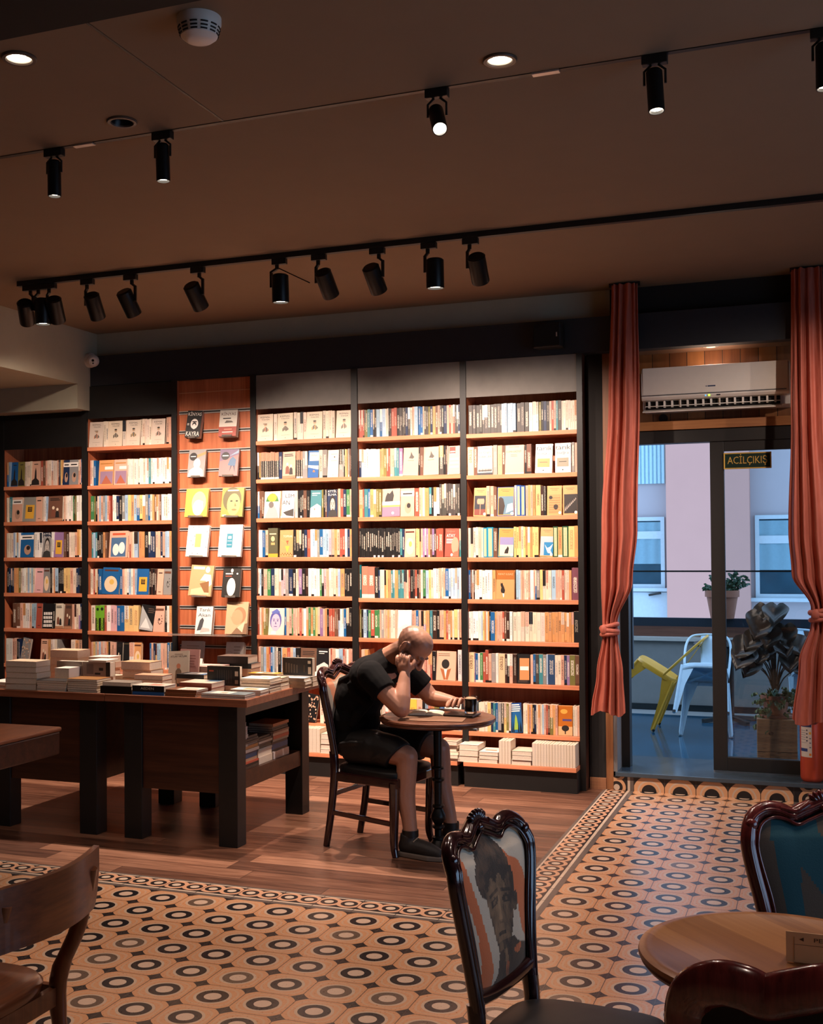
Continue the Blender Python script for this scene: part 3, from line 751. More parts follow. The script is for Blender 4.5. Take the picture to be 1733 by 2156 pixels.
    @reg('bcat', 'with a black cat silhouette')
    def _(A): A('R', 0, 1, .68, 1, hx('#a5642c')); A('T', 'RIFAT ILGAZ', .52, .86, .8, .06, hx('#d9b48a')); A('P', [(.3, .22), (.46, .2), (.5, .3), (.44, .42), (.38, .5), (.36, .57), (.3, .54), (.26, .58), (.25, .48), (.3, .4), (.26, .3)], ink); A('P', [(.36, .2), (.46, .2), (.44, .08), (.4, .06)], wh)
    @reg('vneck', 'with a faceless man in an open brown coat')
    def _(A): A('E', .47, .56, .2, .16, ink); A('P', [(.4, .38), (.56, .38), (.48, .06)], wh); A('P', [(.2, .42), (.4, .36), (.5, .04), (.4, .02)], hx('#a5623c')); A('P', [(.76, .42), (.56, .36), (.5, .04), (.6, .02)], hx('#a5623c')); lines(A, .1, .7, .9, 2, hx('#5a3a2c'), .06, .015)
    @reg('olabel', 'with an orange title panel')
    def _(A): A('R', .2, .95, .12, .86, hx('#c98a58')); A('R', .24, .9, .45, .58, wh); lines(A, .1, .9, .1, 3, hx('#5a4a44'), .03, .012)
    @reg('forest', 'with a blue night forest, leaning')
    def _(A): A('R', 0, 1, .85, 1, hx('#1a4a92')); lines(A, .08, .95, .92, 4, wh, .07, .04); A('P', [(.3, .1), (.7, .1), (.6, .5), (.5, .62), (.42, .48)], hx('#8fb04a')); [A('P', [(u, .02), (u + .12, .02), (u + .06, .42)], hx('#101c28')) for u in (.05, .2, .62, .78, .86)]
    @reg('tree', 'with a lone dark tree under an orange sky')
    def _(A): A('R', 0, 1, 0, .3, hx('#d9a878')); A('R', 0, 1, .3, .98, hx('#b5651f')); A('E', .4, .8, .25, .08, hx('#e2a347')); A('E', .5, .24, .26, .1, ink); A('R', .46, .54, .05, .2, ink); A('R', .3, .95, .48, .55, hx('#5a4a78'))
    return D[key]

NAMES = ['first', 'second', 'third', 'fourth', 'fifth', 'sixth', 'seventh', 'eighth', 'ninth', 'tenth', 'eleventh', 'twelfth', 'thirteenth', 'fourteenth', 'fifteenth', 'sixteenth', 'seventeenth', 'eighteenth', 'nineteenth', 'twentieth']
def ordn(i):
    if i <= 20: return NAMES[i - 1]
    t = {2: 'twenty', 3: 'thirty', 4: 'forty'}[i // 10]
    if i % 10 == 0: return {20: 'twentieth', 30: 'thirtieth', 40: 'fortieth'}[i]
    return t + '-' + NAMES[i % 10 - 1]
def cover_book(name, label, w, h, th, base, draw, loc, rotz=0.0, tilt=0.0, roll=0.0, group=None, back=True, cat='book'):
    """a book standing cover-out: local x across, z up, front at y = 0; children cover and page_block"""
    r = thing(name, label, cat, loc, group)
    r.rotation_euler = (-tilt, roll, rotz)
    b = MB()
    b.box(-w / 2, w / 2, 0, .0015, 0, h, 0, base); b.box(-w / 2, w / 2, th - .0015, th, 0, h, 0, base); b.box(-w / 2, -w / 2 + .0015, .0015, th - .0015, 0, h, 0, jit(base, .2))
    lay = [0]
    def A(k, *a):
        lay[0] += 1; e = -.0002 - .00008 * lay[0]
        fn = lambda u, v: (-w / 2 + u * w, e, v * h)
        if k == 'R': b.poly([fn(a[0], a[2]), fn(a[1], a[2]), fn(a[1], a[3]), fn(a[0], a[3])], 0, a[4])
        elif k == 'E': b.poly([fn(a[0] + a[2] * cos(q * pi / 10), a[1] + a[3] * sin(q * pi / 10)) for q in range(20)], 0, a[4])
        elif k == 'P': b.poly([fn(*p) for p in a[0]], 0, a[1])
        elif k == 'T': b.text(a[0], .1, lambda x, y: fn(a[1] + x / w, a[2] + y / h), 0, a[5], width=a[3] * w, tall=a[4] * h)
    if draw: draw(A)
    for p in (b,):
        me = b.build('cover', M_print, None); me.parent = r; me.location = (0, 0, 0)
    q = MB(); q.box(-w / 2 + .0016, w / 2 - .003, .0016, th - .0016, .003, h - .003); o = q.build('page_block', M_page, None); o.parent = r; o.location = (0, 0, 0)
    return r

BOOKS = '''1,1,2154;6153,6117,bl,200 F6123,6049,b.tower,200 F6049,5980,v.tower,200 5974,5915,cccc,200 F5921,5832,s.tower,200 5824,5779,rm,200 5779,5666,sccscc,200 5666,5612,smnyo,200 F5617,5553,n.band,200 F5553,5469,e.band,200 5464,5429,ssb,200
1,2,1866;6157,6128,cc,200 6128,6107,t,200 F6108,6006,s.band,200 F6004,5875,e.label,200 F5873,5808,s.plain,200 5802,5757,cwl,200 F5760,5618,m.figs,200 5612,5573,csc,200 5573,5518,www,200 5518,5484,gdv,200 5484,5425,www,200
1,3,1577;6159,6092,cccc,200 6092,6025,lwlw,200 F6029,5894,b.band,200 5885,5812,www,200 F5818,5728,e.face,200 5722,5697,w,200 F5703,5611,p.label,200 5603,5554,md,200 5554,5480,cccs,200 5480,5426,oyw,220
1,4,1291;6151,6087,knkn,200 6087,6021,oov,200 6021,5884,cwwclwlc,200 F5890,5804,i.plain,200 F5804,5741,e.sun,200 5733,5688,kco,200 5688,5658,l,200 5658,5604,kkk,200 5604,5544,yyy,200 5544,5490,sc,200 5490,5422,nnkk,200
1,5,1006;6098,6026,mm,200 6026,5975,sw,200 5975,5874,wwsll,200 F5875,5816,r.plain,200 F5814,5714,k.letters,200 5708,5688,k,200 F5692,5610,c.figs,200 F5608,5531,m.figs,200 5525,5466,scc,200 5466,5423,pnk,200
1,6,720;6165,6103,ww,200 6103,6062,ss,200 6062,6027,kn,200 F6033,5951,e.flower,200 F5835,5762,s.figs,200 5754,5734,o,200 5729,5694,cw,200 5694,5644,te,200 5536,5497,c,200 5497,5433,os,200
2,1,2445;F5373,5235,c.kt,200 5230,5182,cc,200 F5187,5058,c.kt,200 5053,5022,c,200 F5027,4897,c.kt,200 4892,4794,ccccc,200 F4799,4674,c.kt,200 4660,4620,ss,205
2,2,2141;5351,5322,sc,200 5322,5300,b,200 F5279,5140,o.box,200 F5138,5016,s.box,200 5009,4819,cwwcwwcwwcww,200 4819,4800,t,200 4800,4622,wwwwwwwwww,200
2,3,1858;5347,5318,g,200 5318,5289,vk,200 5289,5236,sls,200 5236,5198,el,200 5198,5164,sr,200 5145,5112,ww,205 5112,5064,nk,200 5059,4824,elyolbyoe,200 4824,4806,b,200 4806,4750,com,200 4750,4708,csm,200 4708,4616,wwcww,200
2,4,1571;5343,5290,tlt,200 5290,5199,kkkom,200 F5185,5013,s.feet,200 5008,4952,srsc,200 4952,4919,l,200 4909,4858,oo,200 4858,4825,k,200 4825,4765,nnn,200 4760,4719,ss,200 4714,4696,n,200 4696,4618,sllo,200
2,5,1283;5354,5296,ccrc,200 5296,5276,on,200 5276,5247,b,200 F5251,5093,b.sun,200 5085,5061,b,200 5061,5019,sc,200 5019,4929,wlwsl,200 F4934,4824,b.label,200 4817,4752,kdkd,200 F4757,4697,s.plain,200 F4695,4623,e.swirl,200
2,6,997;5345,5311,c,200 5309,5268,G,200 5268,5224,G,200 5224,5205,r,200 5205,5167,w,200 5167,5110,ii,200 5110,5076,b,200 5076,5043,b,200 5043,5004,y,200 5004,4963,y,200 4963,4916,y,200 F4916,4788,k.tri,200 F4786,4686,s.swirl,200 4680,4620,kwo,200
2,7,710;5346,5120,syeslssssssss,200 F5120,5063,k.figs,200 F5059,5002,k.green,200 4997,4959,w,200 F4962,4889,o.sun,200 4815,4717,bsnyll,200 4717,4662,sss,200 4658,4621,bb,205
3,1,2433;F3883,3752,c.kt,200 3745,3717,c,200 F3720,3587,c.kt,200 3581,3481,cccc,200 F3483,3354,c.kt,200 3349,3255,cccc,200 F3249,3129,c.kt,200
3,2,2148;3881,3868,k,200 3868,3856,o,200 3856,3705,111111111,200 3705,3679,n,200 F3679,3570,s.figs,200 3564,3515,111,200 3515,3474,ee,200 F3474,3387,b.sea,200 3382,3354,c,200 3354,3317,e,200 F3318,3229,c.spot,200 3224,3197,e,200 3197,3123,ekyoemd,200
3,3,1858;3882,3866,b,200 3866,3831,mm,200 F3833,3701,c.hat,200 3696,3685,s,200 F3687,3583,w.slash,200 3578,3553,c,200 3551,3507,kkk,200 3507,3456,mk,200 F3458,3366,t.half,200 3361,3321,vkm,200 F3323,3238,n.face,200 3233,3214,s,205 3214,3193,r,200 3193,3169,n,200 3169,3141,g,200 3141,3124,s,200
3,4,1569;3900,3875,mr,200 3875,3844,w,200 3844,3820,b,200 3820,3798,s,200 3798,3719,V,215 F3705,3595,o.toprak,200 3590,3480,kkkkn,200 3479,3454,r,200 3454,3382,wlwe,200 3382,3354,b,200 3354,3309,ll,200 3309,3222,isos,200 3222,3181,rr,200 3181,3162,c,200 3162,3143,n,200 3143,3126,o,200
3,5,1283;3902,3884,m,200 3884,3854,cl,200 3854,3838,k,200 3838,3804,ss,200 3804,3746,gn,200 3746,3692,ccs,200 3692,3656,ii,200 3656,3631,e,200 3631,3599,n,200 3599,3574,k,200 3574,3549,cc,200 3549,3496,pk,200 3496,3472,d,200 3472,3381,wwww,200 3381,3349,gk,200 3349,3311,is,200 3311,3238,cccs,200 3238,3219,l,200 3219,3187,o,200 3187,3128,kkk,200
3,6,992;3903,3838,rcso,200 3838,3800,vv,200 F3802,3670,c.bface,200 3665,3651,b,200 3651,3608,ss,200 3608,3596,g,200 3596,3512,sssrs,200 3512,3491,w,200 3493,3382,ogogys,208 3382,3358,p,200 3358,3327,so,200 3327,3237,krrrmm,200 3237,3195,lww,200 3195,3175,b,200 3175,3130,kk,208
3,7,702;3880,3861,s,205 3861,3818,el,200 3818,3796,o,200 3796,3782,r,200 3782,3764,b,200 3764,3721,lec,200 3721,3695,k,200 3695,3685,l,200 3685,3645,o,200 3645,3620,r,200 3620,3578,sl,200 3574,3544,k,200 F3546,3417,m.text,200 F3416,3316,k.half,200 3311,3287,cr,200 3287,3235,sw,200 3235,3204,l,200 3204,3129,rssos,200
3,8,359;3959,3873,kskcr,200 3864,3719,scrkbsc,200 F3521,3421,k.flower,200 3385,3327,cs,200 3303,3221,scr,200
4,1,2427;3071,3025,rrrr,200 3025,3001,vv,200 3001,2981,t,200 2981,2959,b,200 2959,2932,kk,200 2932,2906,l,200 2906,2889,b,200 2889,2863,l,200 2863,2841,cc,200 2841,2818,kd,200 2818,2776,rr,200 2776,2758,k,200 2758,2711,KKKK,200 2711,2678,nK,200 2675,2645,cs,200 2645,2619,l,200 2616,2583,bb,200 2583,2572,s,200 2572,2542,KK,200 2542,2527,v,200 2527,2510,n,200 2510,2489,o,200 2489,2472,m,200 2472,2457,s,200 2457,2428,Kk,200 2428,2405,n,200 2405,2388,s,200 2388,2347,rsr,200 2347,2310,KKn,200
4,2,2141;3069,3050,n,200 3050,2993,www,200 2993,2908,wwwww,200 2908,2878,oo,200 2878,2857,v,200 2857,2799,rrss,200 2799,2782,t,200 2782,2761,t,200 2761,2735,p,200 F2736,2619,s.bird,200 2615,2605,k,200 2605,2581,m,200 F2582,2466,s.bird,200 2463,2431,K,205 2431,2405,kd,200 2405,2396,s,200 F2397,2311,s.redlab,200
4,3,1853;3081,3068,o,200 3068,3041,o,200 3041,3030,r,200 3030,3001,t,200 3001,2985,b,200 2985,2959,o,200 2959,2939,o,200 2939,2898,vv,200 F2895,2757,s.cat,200 F2755,2651,s.band,200 2647,2614,r,200 2614,2588,ss,200 2588,2573,w,200 2573,2541,o,200 2541,2523,t,200 2523,2506,k,200 2506,2463,ww,200 2463,2315,KKKKKKKKK,222
4,4,1564;3071,2758,kkkkkkkkkkkkkkkkkkkk,207 2758,2742,t,200 2742,2726,n,200 F2728,2644,s.sun,200 2640,2589,yyos,200 2589,2536,pipo,200 2536,2505,mp,200 2505,2475,dr,200 2475,2438,r,200 F2431,2325,r.title,200 2322,2310,t,200
4,5,1273;3089,3056,T,235 3052,3005,R,225 3005,2954,R,225 2952,2925,k,215 2925,2913,n,200 2913,2880,c,200 2880,2829,oyoo,200 2829,2801,tt,200 2801,2776,o,200 2776,2732,ttt,200 2732,2685,sssr,200 2685,2663,k,200 2663,2607,drkm,200 2609,2591,c,200 2591,2570,g,200 2570,2548,l,200 2548,2514,yc,200 2514,2477,ww,212 2477,2426,cscs,212 2426,2401,b,212 2401,2309,lwlwlw,212
4,6,988;3075,3058,v,200 3058,3042,k,200 3042,3017,l,200 3017,3004,n,200 3004,2984,g,200 2984,2956,r,200 2956,2930,g,200 2930,2905,gs,200 2905,2885,e,200 2885,2832,ssos,200 2832,2785,ccs,200 F2787,2675,w.half,200 2671,2644,ss,200 2644,2625,b,200 2625,2587,ss,200 2587,2569,p,200 2569,2544,o,200 2541,2521,t,200 2521,2489,d,200 2489,2470,k,200 2470,2391,ssorc,200 2391,2363,oc,200 2363,2339,y,212 2339,2312,cs,212
4,7,700;3118,3067,oy,200 3059,3008,so,200 2624,2527,rssrssr,200 2525,2500,k,200 F2501,2357,s.vneck,200 2339,2311,w,215
4,8,359;2977,2910,sc,200 2902,2786,crsls,200 2704,2643,Y,200 2643,2602,s,200 2602,2558,ll,200 2558,2513,ro,200 2513,2477,v,200 2473,2443,b,200 F2444,2320,l.band,200
5,1,2417;2248,2221,K,200 2218,2195,K,200 2192,2168,K,200 2168,2133,KK,200 2133,2089,KK,200 2089,2066,K,200 2066,2022,KK,200 2022,2011,K,200 2011,1973,lll,200 1970,1912,lll,200 1904,1878,K,200 1878,1852,K,200 1849,1821,K,200 1819,1795,w,200 1794,1754,ww,200 1750,1721,vk,200 1721,1679,nk,200 1679,1620,srst,200 1620,1598,K,200 1597,1489,ccccccc,200
5,2,2130;2271,2259,m,200 2256,2212,C,195 2212,2187,m,200 F2188,2078,c.turk,200 2074,2045,e,205 2042,2010,S,200 2010,1991,m,200 F1992,1857,s.cumh,200 1852,1839,k,200 1839,1806,m,200 F1783,1664,w.tbo,200 F1644,1534,w.tbg,200 1531,1512,e,200 1509,1491,s,200
5,3,1843;F2220,2127,o.lotus,200 2124,2100,s,207 2097,2074,s,207 2074,2051,m,200 F2050,1928,o.bpic,200 1925,1912,c,207 1912,1883,B,207 1883,1852,B,207 1849,1781,soso,207 1778,1744,y,207 1744,1707,dk,200 F1703,1600,o.engr,200 F1594,1491,o.engd,200
5,4,1560;2273,2257,s,207 2257,2149,csccsc,207 2149,2121,2,207 2121,2078,2,207 2078,2048,m,200 F2047,1936,o.dusk,200 1933,1866,yyyc,207 1866,1791,yoyoy,207 1791,1762,y,207 F1756,1664,o.dove,200 1662,1630,3,207 1629,1600,o,200 1599,1559,3,207 1557,1517,y,207 1517,1493,o,207
5,5,1271;2275,2261,e,200 2261,2243,b,200 2243,2211,msd,200 2211,2199,w,200 2199,2122,wwww,200 2122,2087,ww,200 2086,2064,o,200 F2065,1932,o.bcat,200 1921,1889,ll,200 1889,1863,ss,200 1863,1825,ccs,200 1823,1799,w,200 1799,1779,sb,200 1779,1756,e,200 1756,1676,yccc,200 1676,1647,l,200 1647,1605,sss,200 1605,1540,rcso,200 1537,1492,P,215
5,6,986;2277,2229,ww,200 2229,2169,www,200 2169,2157,l,200 2157,2112,yowo,200 2112,2102,k,200 2102,2071,b,200 2071,2033,osss,200 2033,1991,srm,200 1991,1969,d,200 1969,1949,w,200 1943,1863,ccc,200 1860,1753,cccc,200 1753,1724,c,200 1724,1653,ooo,200 1653,1591,ooo,200 1591,1528,oooo,200 1528,1492,k,205
5,7,698;2264,2220,C,205 2220,2213,p,200 2213,2195,b,200 2195,2180,w,200 2180,2159,g,200 2159,2142,r,200 2142,2120,r,225 2120,2099,s,200 2099,2068,e,200 2067,2049,w,200 2048,2003,C,200 2003,1972,dk,200 1972,1949,s,200 1945,1922,d,200 F1921,1829,k.olabel,200 1826,1808,s,200 1808,1790,b,200 1790,1768,K,200 1768,1741,t,200 1741,1716,e,200 1716,1705,l,200 1705,1658,N,200 1658,1617,cc,200 1617,1595,s,200 1595,1577,n,200 1577,1558,p,200 1558,1521,v,200 1521,1493,m,200
5,8,359;2274,2208,l,200 2192,2130,ccc,200 2130,2106,y,200 2106,2056,ntb,200 2056,2033,e,200 2033,2014,k,200 2014,1979,yv,200 1979,1965,c,200 F1966,1883,b.forest,200 1880,1849,cc,200 1849,1815,oso,200 1815,1789,kn,200 1789,1736,cscl,200 1736,1695,srm,200 1695,1673,v,200 1673,1643,os,200 F1641,1542,o.tree,200 1539,1495,ccs,200'''
SHELVED = []      # (area, kwargs) of spine-out books
ROWN = ['top shelf', 'second shelf', 'third shelf', 'fourth shelf', 'fifth shelf', 'sixth shelf', 'seventh shelf', 'eighth shelf']
USED = set()
nkt = 0
for line in BOOKS.strip().split('\n'):
    head, its = line.split(';'); bay, row, z = map(int, head.split(',')); z /= 1000
    idx = 0
    for it in its.split():
        isF = it.startswith('F'); q = it.lstrip('F').split(',')
        x0, x1, b, h = -int(q[0]) / 1000, -int(q[1]) / 1000, q[2], int(q[3]) / 1000
        where = '%s of %s' % (ROWN[row - 1], BAYNAME[bay])
        xl, xr = POST[bay if bay < 3 else bay][1] if bay > 2 else POST[bay - 1][1], POST[bay + 1 if bay > 2 else bay][0]
        x0 = max(x0, xl + .002); x1 = min(x1, xr - .002)
        if x1 - x0 < .004: continue
        if isF:
            idx += 1
            key, dz = b.split('.')
            fn, de = design(dz, nkt); nkt += dz == 'kt'
            w = x1 - x0 - .003
            hh = min(.21, max(h, w * 1.45)) if dz != 'flower' else .2
            hh = min(hh, .225)
            th = .022
            tl = radians(random.uniform(3, 7)); roll = radians({'tri': 7, 'forest': -5, 'flower': 9}.get(dz, random.uniform(-1.5, 1.5)))
            ds = de.replace('with a ', 'with ').replace(' a ', ' ').replace(' the ', ' ')
            lb = '%s book %s, %s' % (PAL[key][1], ds, where)
            if len(lb.split()) > 16:
                ds = ' '.join(ds.split()[:16 - 1 - len(PAL[key][1].split()) - len(where.split())]); ds = re.sub(r'( (with|on|and|over|at|of|in|under|dark|small|large))+$', '', ds)
                lb = '%s book %s, %s' % (PAL[key][1], ds, where)
            if lb in USED: lb = 'right-hand ' + lb if len(lb.split()) < 16 else lb.replace(' book ', ' right-hand ')
            USED.add(lb)
            dx = h * sin(abs(roll)) * .5
            cover_book('book', lb, w, hh, th, jit(pc(key), .06), fn, ((x0 + x1) / 2, 7.856 + hh * sin(tl) * 0 + .001 * abs(roll), z + .0006 + w * .5 * abs(sin(roll))), 0, tl, roll, 'cover-out books on the shelves')
        else:
            n = len(b); wd = (x1 - x0) / n
            for k, ch in enumerate(b):
                idx += 1
                SHELVED.append([wd * h, x0 + wd * k + .0004, x0 + wd * (k + 1) - .0004, z, h * random.uniform(.985, 1.015), ch, idx, where, random.uniform(0, .006)])
SHELVED.sort(key=lambda q: -q[0])
NIND = 110
rest = MB()
for i, (ar, x0, x1, z, h, ch, idx, where, dy) in enumerate(SHELVED):
    y = 7.8545 + dy
    if i < NIND:
        b = MB(); spine_book(b, x0, x1, y, z + .0003, h, ch, depth=.13)
        for s in range(len(b.m)): b.m[s] = 0
        o = b.build('book', M_spine, org=((x0 + x1) / 2, y + .065, z))
        tag(o, '%s spine-out book, %s from left, %s' % (PAL[ch][1], ordn(idx), where), 'book', 'spine-out books on the shelves')
    else:
        spine_book(rest, x0, x1, y, z + .0003, h, ch, depth=.13)
rest.m = [0] * len(rest.m)
tag(rest.build('shelved_books', M_spine, org=(-3.6, 7.95, 0)), 'remaining rows of many thinner spine-out paperbacks filling the bookcase shelves', 'books', None, 'stuff')
# ------------------------------------------------------------------ helpers for local building
def lb(mb, name, mats, parent, **k):
    o = mb.build(name, mats, None, org=(0, 0, 0), **k); o.parent = parent; o.location = (0, 0, 0); return o
def lying_book(label, x0, x1, y0, y1, z, t, col, spine='k', rot=0.0, pic=None, group=None, hard=0.0, top=None):
    """a book lying flat; spine on side f/k/l/r; pic = list of (u0,u1,v0,v1,colour) printed on the top cover"""
    cx, cy = (x0 + x1) / 2, (y0 + y1) / 2; w, d = x1 - x0, y1 - y0
    r = thing('book', label, 'book', (cx, cy, z), group); r.rotation_euler = (0, 0, rot)
    c = hx(col) if isinstance(col, str) else col; tc = hx(top) if isinstance(top, str) else (top or c)
    b = MB(); e = .0013
    b.box(-w / 2, w / 2, -d / 2, d / 2, .0001, e, 0, c); b.box(-w / 2, w / 2, -d / 2, d / 2, t - e, t - .0001, 0, tc)
    if spine == 'f': b.box(-w / 2, w / 2, -d / 2, -d / 2 + e, e, t - e, 0, c)
    if spine == 'k': b.box(-w / 2, w / 2, d / 2 - e, d / 2, e, t - e, 0, c)
    if spine == 'r': b.box(w / 2 - e, w / 2, -d / 2, d / 2, e, t - e, 0, c)
    if spine == 'l': b.box(-w / 2, -w / 2 + e, -d / 2, d / 2, e, t - e, 0, c)
    for k, (u0, u1, v0, v1, cc) in enumerate(pic or []):
        zz = t + .0001 + .0001 * k
        b.poly([(-w / 2 + u0 * w, -d / 2 + v0 * d, zz), (-w / 2 + u1 * w, -d / 2 + v0 * d, zz), (-w / 2 + u1 * w, -d / 2 + v1 * d, zz), (-w / 2 + u0 * w, -d / 2 + v1 * d, zz)], 0, hx(cc))
    lb(b, 'cover', M_print, r)
    b = MB(); g = .0015
    b.box(-w / 2 + (e if spine == 'l' else g), w / 2 - (e if spine == 'r' else g), -d / 2 + (e if spine == 'f' else g), d / 2 - (e if spine == 'k' else g), e, t - e)
    lb(b, 'page_block', M_page, r)
    return r

# ------------------------------------------------------------------ book tables
TZ = .812
def book_table(x0, x1, label, open_right):
    t = thing('book_display_table', label, 'table', ((x0 + x1) / 2, 6.18, 0), 'book display tables')
    b = MB(); b.box(x0, x1, 5.648, 6.75, TZ - .042, TZ); b.build('tabletop', M_walnut_top, t, bev=.003)
    lx0, lx1 = x0 + .095, x1 - .085
    for lx in (lx0, lx1 - .115):
        for ly in (5.70, 6.56):
            b = MB(); b.box(lx, lx + .115, ly, ly + .105, 0, TZ - .0425); b.build('leg', M_black, t, bev=.003)
    b = MB(); b.box(lx0 + .1151, lx1 - .1151, 5.715, 5.735, .285, TZ - .0425); b.build('front_panel', M_walnut, t)
    b = MB(); b.box(lx0 + .1151, lx1 - .1151, 6.63, 6.65, .285, TZ - .0425); b.build('back_panel', M_walnut, t)
    b = MB(); b.box(lx0 + .01, lx1 - .012, 5.8051, 6.5599, .30, .392); b.build('lower_shelf', M_walnut, t)
    for X in (lx0 + .012, lx1 - .012 - .02):
        b = MB(); b.box(X, X + .02, 5.8051, 6.5599, TZ - .11, TZ - .0425); b.build('apron', M_walnut, t)
    if not open_right:
        b = MB(); b.box(lx1 - .03, lx1 - .012, 5.8051, 6.5599, .392, TZ - .11); b.build('side_panel', M_walnut, t)
    b = MB(); b.box(lx0 + .02, lx0 + .035, 5.8051, 6.5599, .392, TZ - .11); b.build('inner_panel', M_walnut, t)
    return t
book_table(-3.757, -2.862, 'dark wood book table with open cubby, nearest the reading man', True)
book_table(-4.655, -3.760, 'dark wood book table, the farther left one of the pair', False)

def pile(desc, x0, x1, y0, y1, z, ts, cols, spine, pics=None, jitter=.006, rots=None, group='books piled on the tables', tops=None, nm=None):
    n = len(ts)
    for k in range(n):
        j = lambda: random.uniform(-jitter, jitter)
        lv = 'only book' if n == 1 else ('top book' if k == n - 1 else ('bottom book' if k == 0 else '%s book from the bottom' % ordn(k + 1)))
        l = (desc if n == 1 else '%s of %s' % (lv, desc))
        dx, dy = j(), j()
        lying_book(' '.join(l.split()[:16]), x0 + dx, x1 + dx, y0 + dy, y1 + dy, z, ts[k] - .0003, cols[k % len(cols)], spine, (rots[k] if rots else random.uniform(-.02, .02)), (pics if k == n - 1 else None), group, top=(tops[k % len(tops)] if tops else None))
        z += ts[k]
    return z
W_ = '#e2dacf'; CR_ = '#d9c8b2'; GR_ = '#b5a998'
# left table, front row
pile('thin cream pile at the far left end of the left table', -4.60, -4.462, 5.68, 5.86, TZ, [.018, .02], [CR_, W_], 'k')
pile('tall stack of five thick books at left of the table front', -4.455, -4.24, 5.672, 5.81, TZ, [.033] * 5, ['#c9b598', '#bba789'], 'k', jitter=.003)
z = pile('pile capped in black beside the tall five-book stack', -4.232, -4.03, 5.672, 5.80, TZ, [.011, .012, .011, .013, .012], [CR_, GR_, W_], 'k', jitter=.003, tops=[CR_, CR_, CR_, CR_, '#1d1a19'])
pile('small loose pair behind the black-capped pile', -4.225, -4.125, 5.83, 5.95, TZ + .0, [.06, .055], [CR_, W_], 'r', jitter=.004)
pile('pile of six thin books right of the black-capped pile', -4.023, -3.82, 5.672, 5.815, TZ, [.0125] * 6, ['#b9a68c', '#c7b497'], 'k', jitter=.003, tops=['#b9a68c', '#c7b497', '#b9a68c', '#c7b497', '#b9a68c', '#8a5f2e'])
# spine-forward block behind it: two long upright books lying on their fore edges
def edge_book(label, x0, x1, y, z, h, th, col, deco, tilt=0.0, group='books standing on their long edge on the tables'):
    w = x1 - x0
    r = thing('book', label, 'book', ((x0 + x1) / 2, y, z), group); r.rotation_euler = (-tilt, 0, 0)
    b = MB(); c = hx(col)
    b.box(-w / 2, w / 2, 0, .0015, 0, h, 0, c); b.box(-w / 2, w / 2, th - .0015, th, 0, h, 0, c); b.box(-w / 2, w / 2, .0015, th - .0015, 0, .0015, 0, c)
    for k, (u0, u1, v0, v1, cc) in enumerate(deco):
        e = -.0003 - .0001 * k
        b.poly([(-w / 2 + u0 * w, e, v0 * h), (-w / 2 + u1 * w, e, v0 * h), (-w / 2 + u1 * w, e, v1 * h), (-w / 2 + u0 * w, e, v1 * h)], 0, hx(cc))
    lb(b, 'cover', M_print, r)
    b = MB(); b.box(-w / 2 + .001, w / 2 - .001, .0016, th - .0016, .0016, h - .002); lb(b, 'page_block', M_page, r)
pile('cream pile hidden behind the black-capped pile', -4.30, -4.11, 5.96, 6.09, TZ, [.03, .03], [CR_], 'k')
pile('cream pile hidden behind the six thin books', -4.10, -3.90, 5.96, 6.09, TZ, [.03, .03], [CR_], 'k')
edge_book('grey book on its long edge with small dark drawing, left one of two', -4.292, -4.112, 5.945, TZ + .0605, .085, .055, '#6f6259', [(.82, .95, .1, .5, '#2b2422'), (.85, .92, .18, .38, '#8a5a48')])
edge_book('grey book on its long edge with dark animal picture, right one of two', -4.108, -3.915, 5.945, TZ + .0605, .085, .055, '#8a7a6c', [(.15, .4, .15, .85, '#6f6157'), (.45, .65, .12, .25, '#1e1a18'), (.6, .75, .4, .6, '#2a2522'), (.85, 1.0, 0, 1, '#2a2522')])
pile('cream pair lying on the long-edge books', -4.06, -3.93, 5.925, 6.055, TZ + .1462, [.012], [W_], 'k')
pile('pink-edged thick pile at the back left of the left table', -4.53, -4.32, 6.2, 6.335, TZ, [.045, .045, .045, .05], ['#c9a48c', '#d6b596'], 'k', jitter=.003)
pile('cream pile in the middle back of the left table', -4.24, -4.09, 6.2, 6.335, TZ, [.04, .04, .035, .035], [CR_, W_], 'k')
# right table, front row
z = pile('thick black spine book at the left of the right table front', -3.80, -3.595, 5.672, 5.80, TZ, [.042], ['#17130f'], 'f', jitter=.001)
pile('beige book lying on the thick black spine book', -3.79, -3.60, 5.676, 5.80, z, [.022], ['#9c8468'], 'k', jitter=.002, tops=['#7c7468'])
z = pile('blue spine book under the white-topped black one', -3.588, -3.384, 5.672, 5.80, TZ, [.019], ['#24578f'], 'f', jitter=.001)
bk = lying_book('black spine book with pale lettering and a white pictured cover', -3.588, -3.384, 5.670, 5.80, z, .034, '#191716', 'f', 0, [(.05, .95, .05, .95, '#cfc4b2'), (.45, .8, .2, .6, '#b5705c'), (.4, .42, 0, 1, '#6a5f55')], 'books piled on the tables', top='#d8cfc0')
b = MB(); b.text('AEDEN', .02, lambda x, y: (-.005 + x, -.0655, .017 + y), 0, hx('#b9b4aa'), width=.085, tall=.014); lb(b, 'spine_lettering', M_print, bk)
z = pile('three brown books near the front corner, white-topped', -3.378, -3.185, 5.672, 5.81, TZ, [.012, .012, .013], ['#7a4a2c', '#8a5634', '#6d4228'], 'f', [(.3, 1, .1, .9, '#e6dccb'), (.5, .9, .3, .5, '#b0977c')], jitter=.004)
pile('red brown books behind the three brown ones', -3.375, -3.168, 5.825, 6.0, TZ, [.03, .03], ['#7d3a2a', '#8f4632'], 'f', [(.2, .95, .1, .9, '#dccbb6'), (.55, .95, .5, .9, '#44607a')], jitter=.003, tops=['#7d3a2a', '#c9b9a6'])
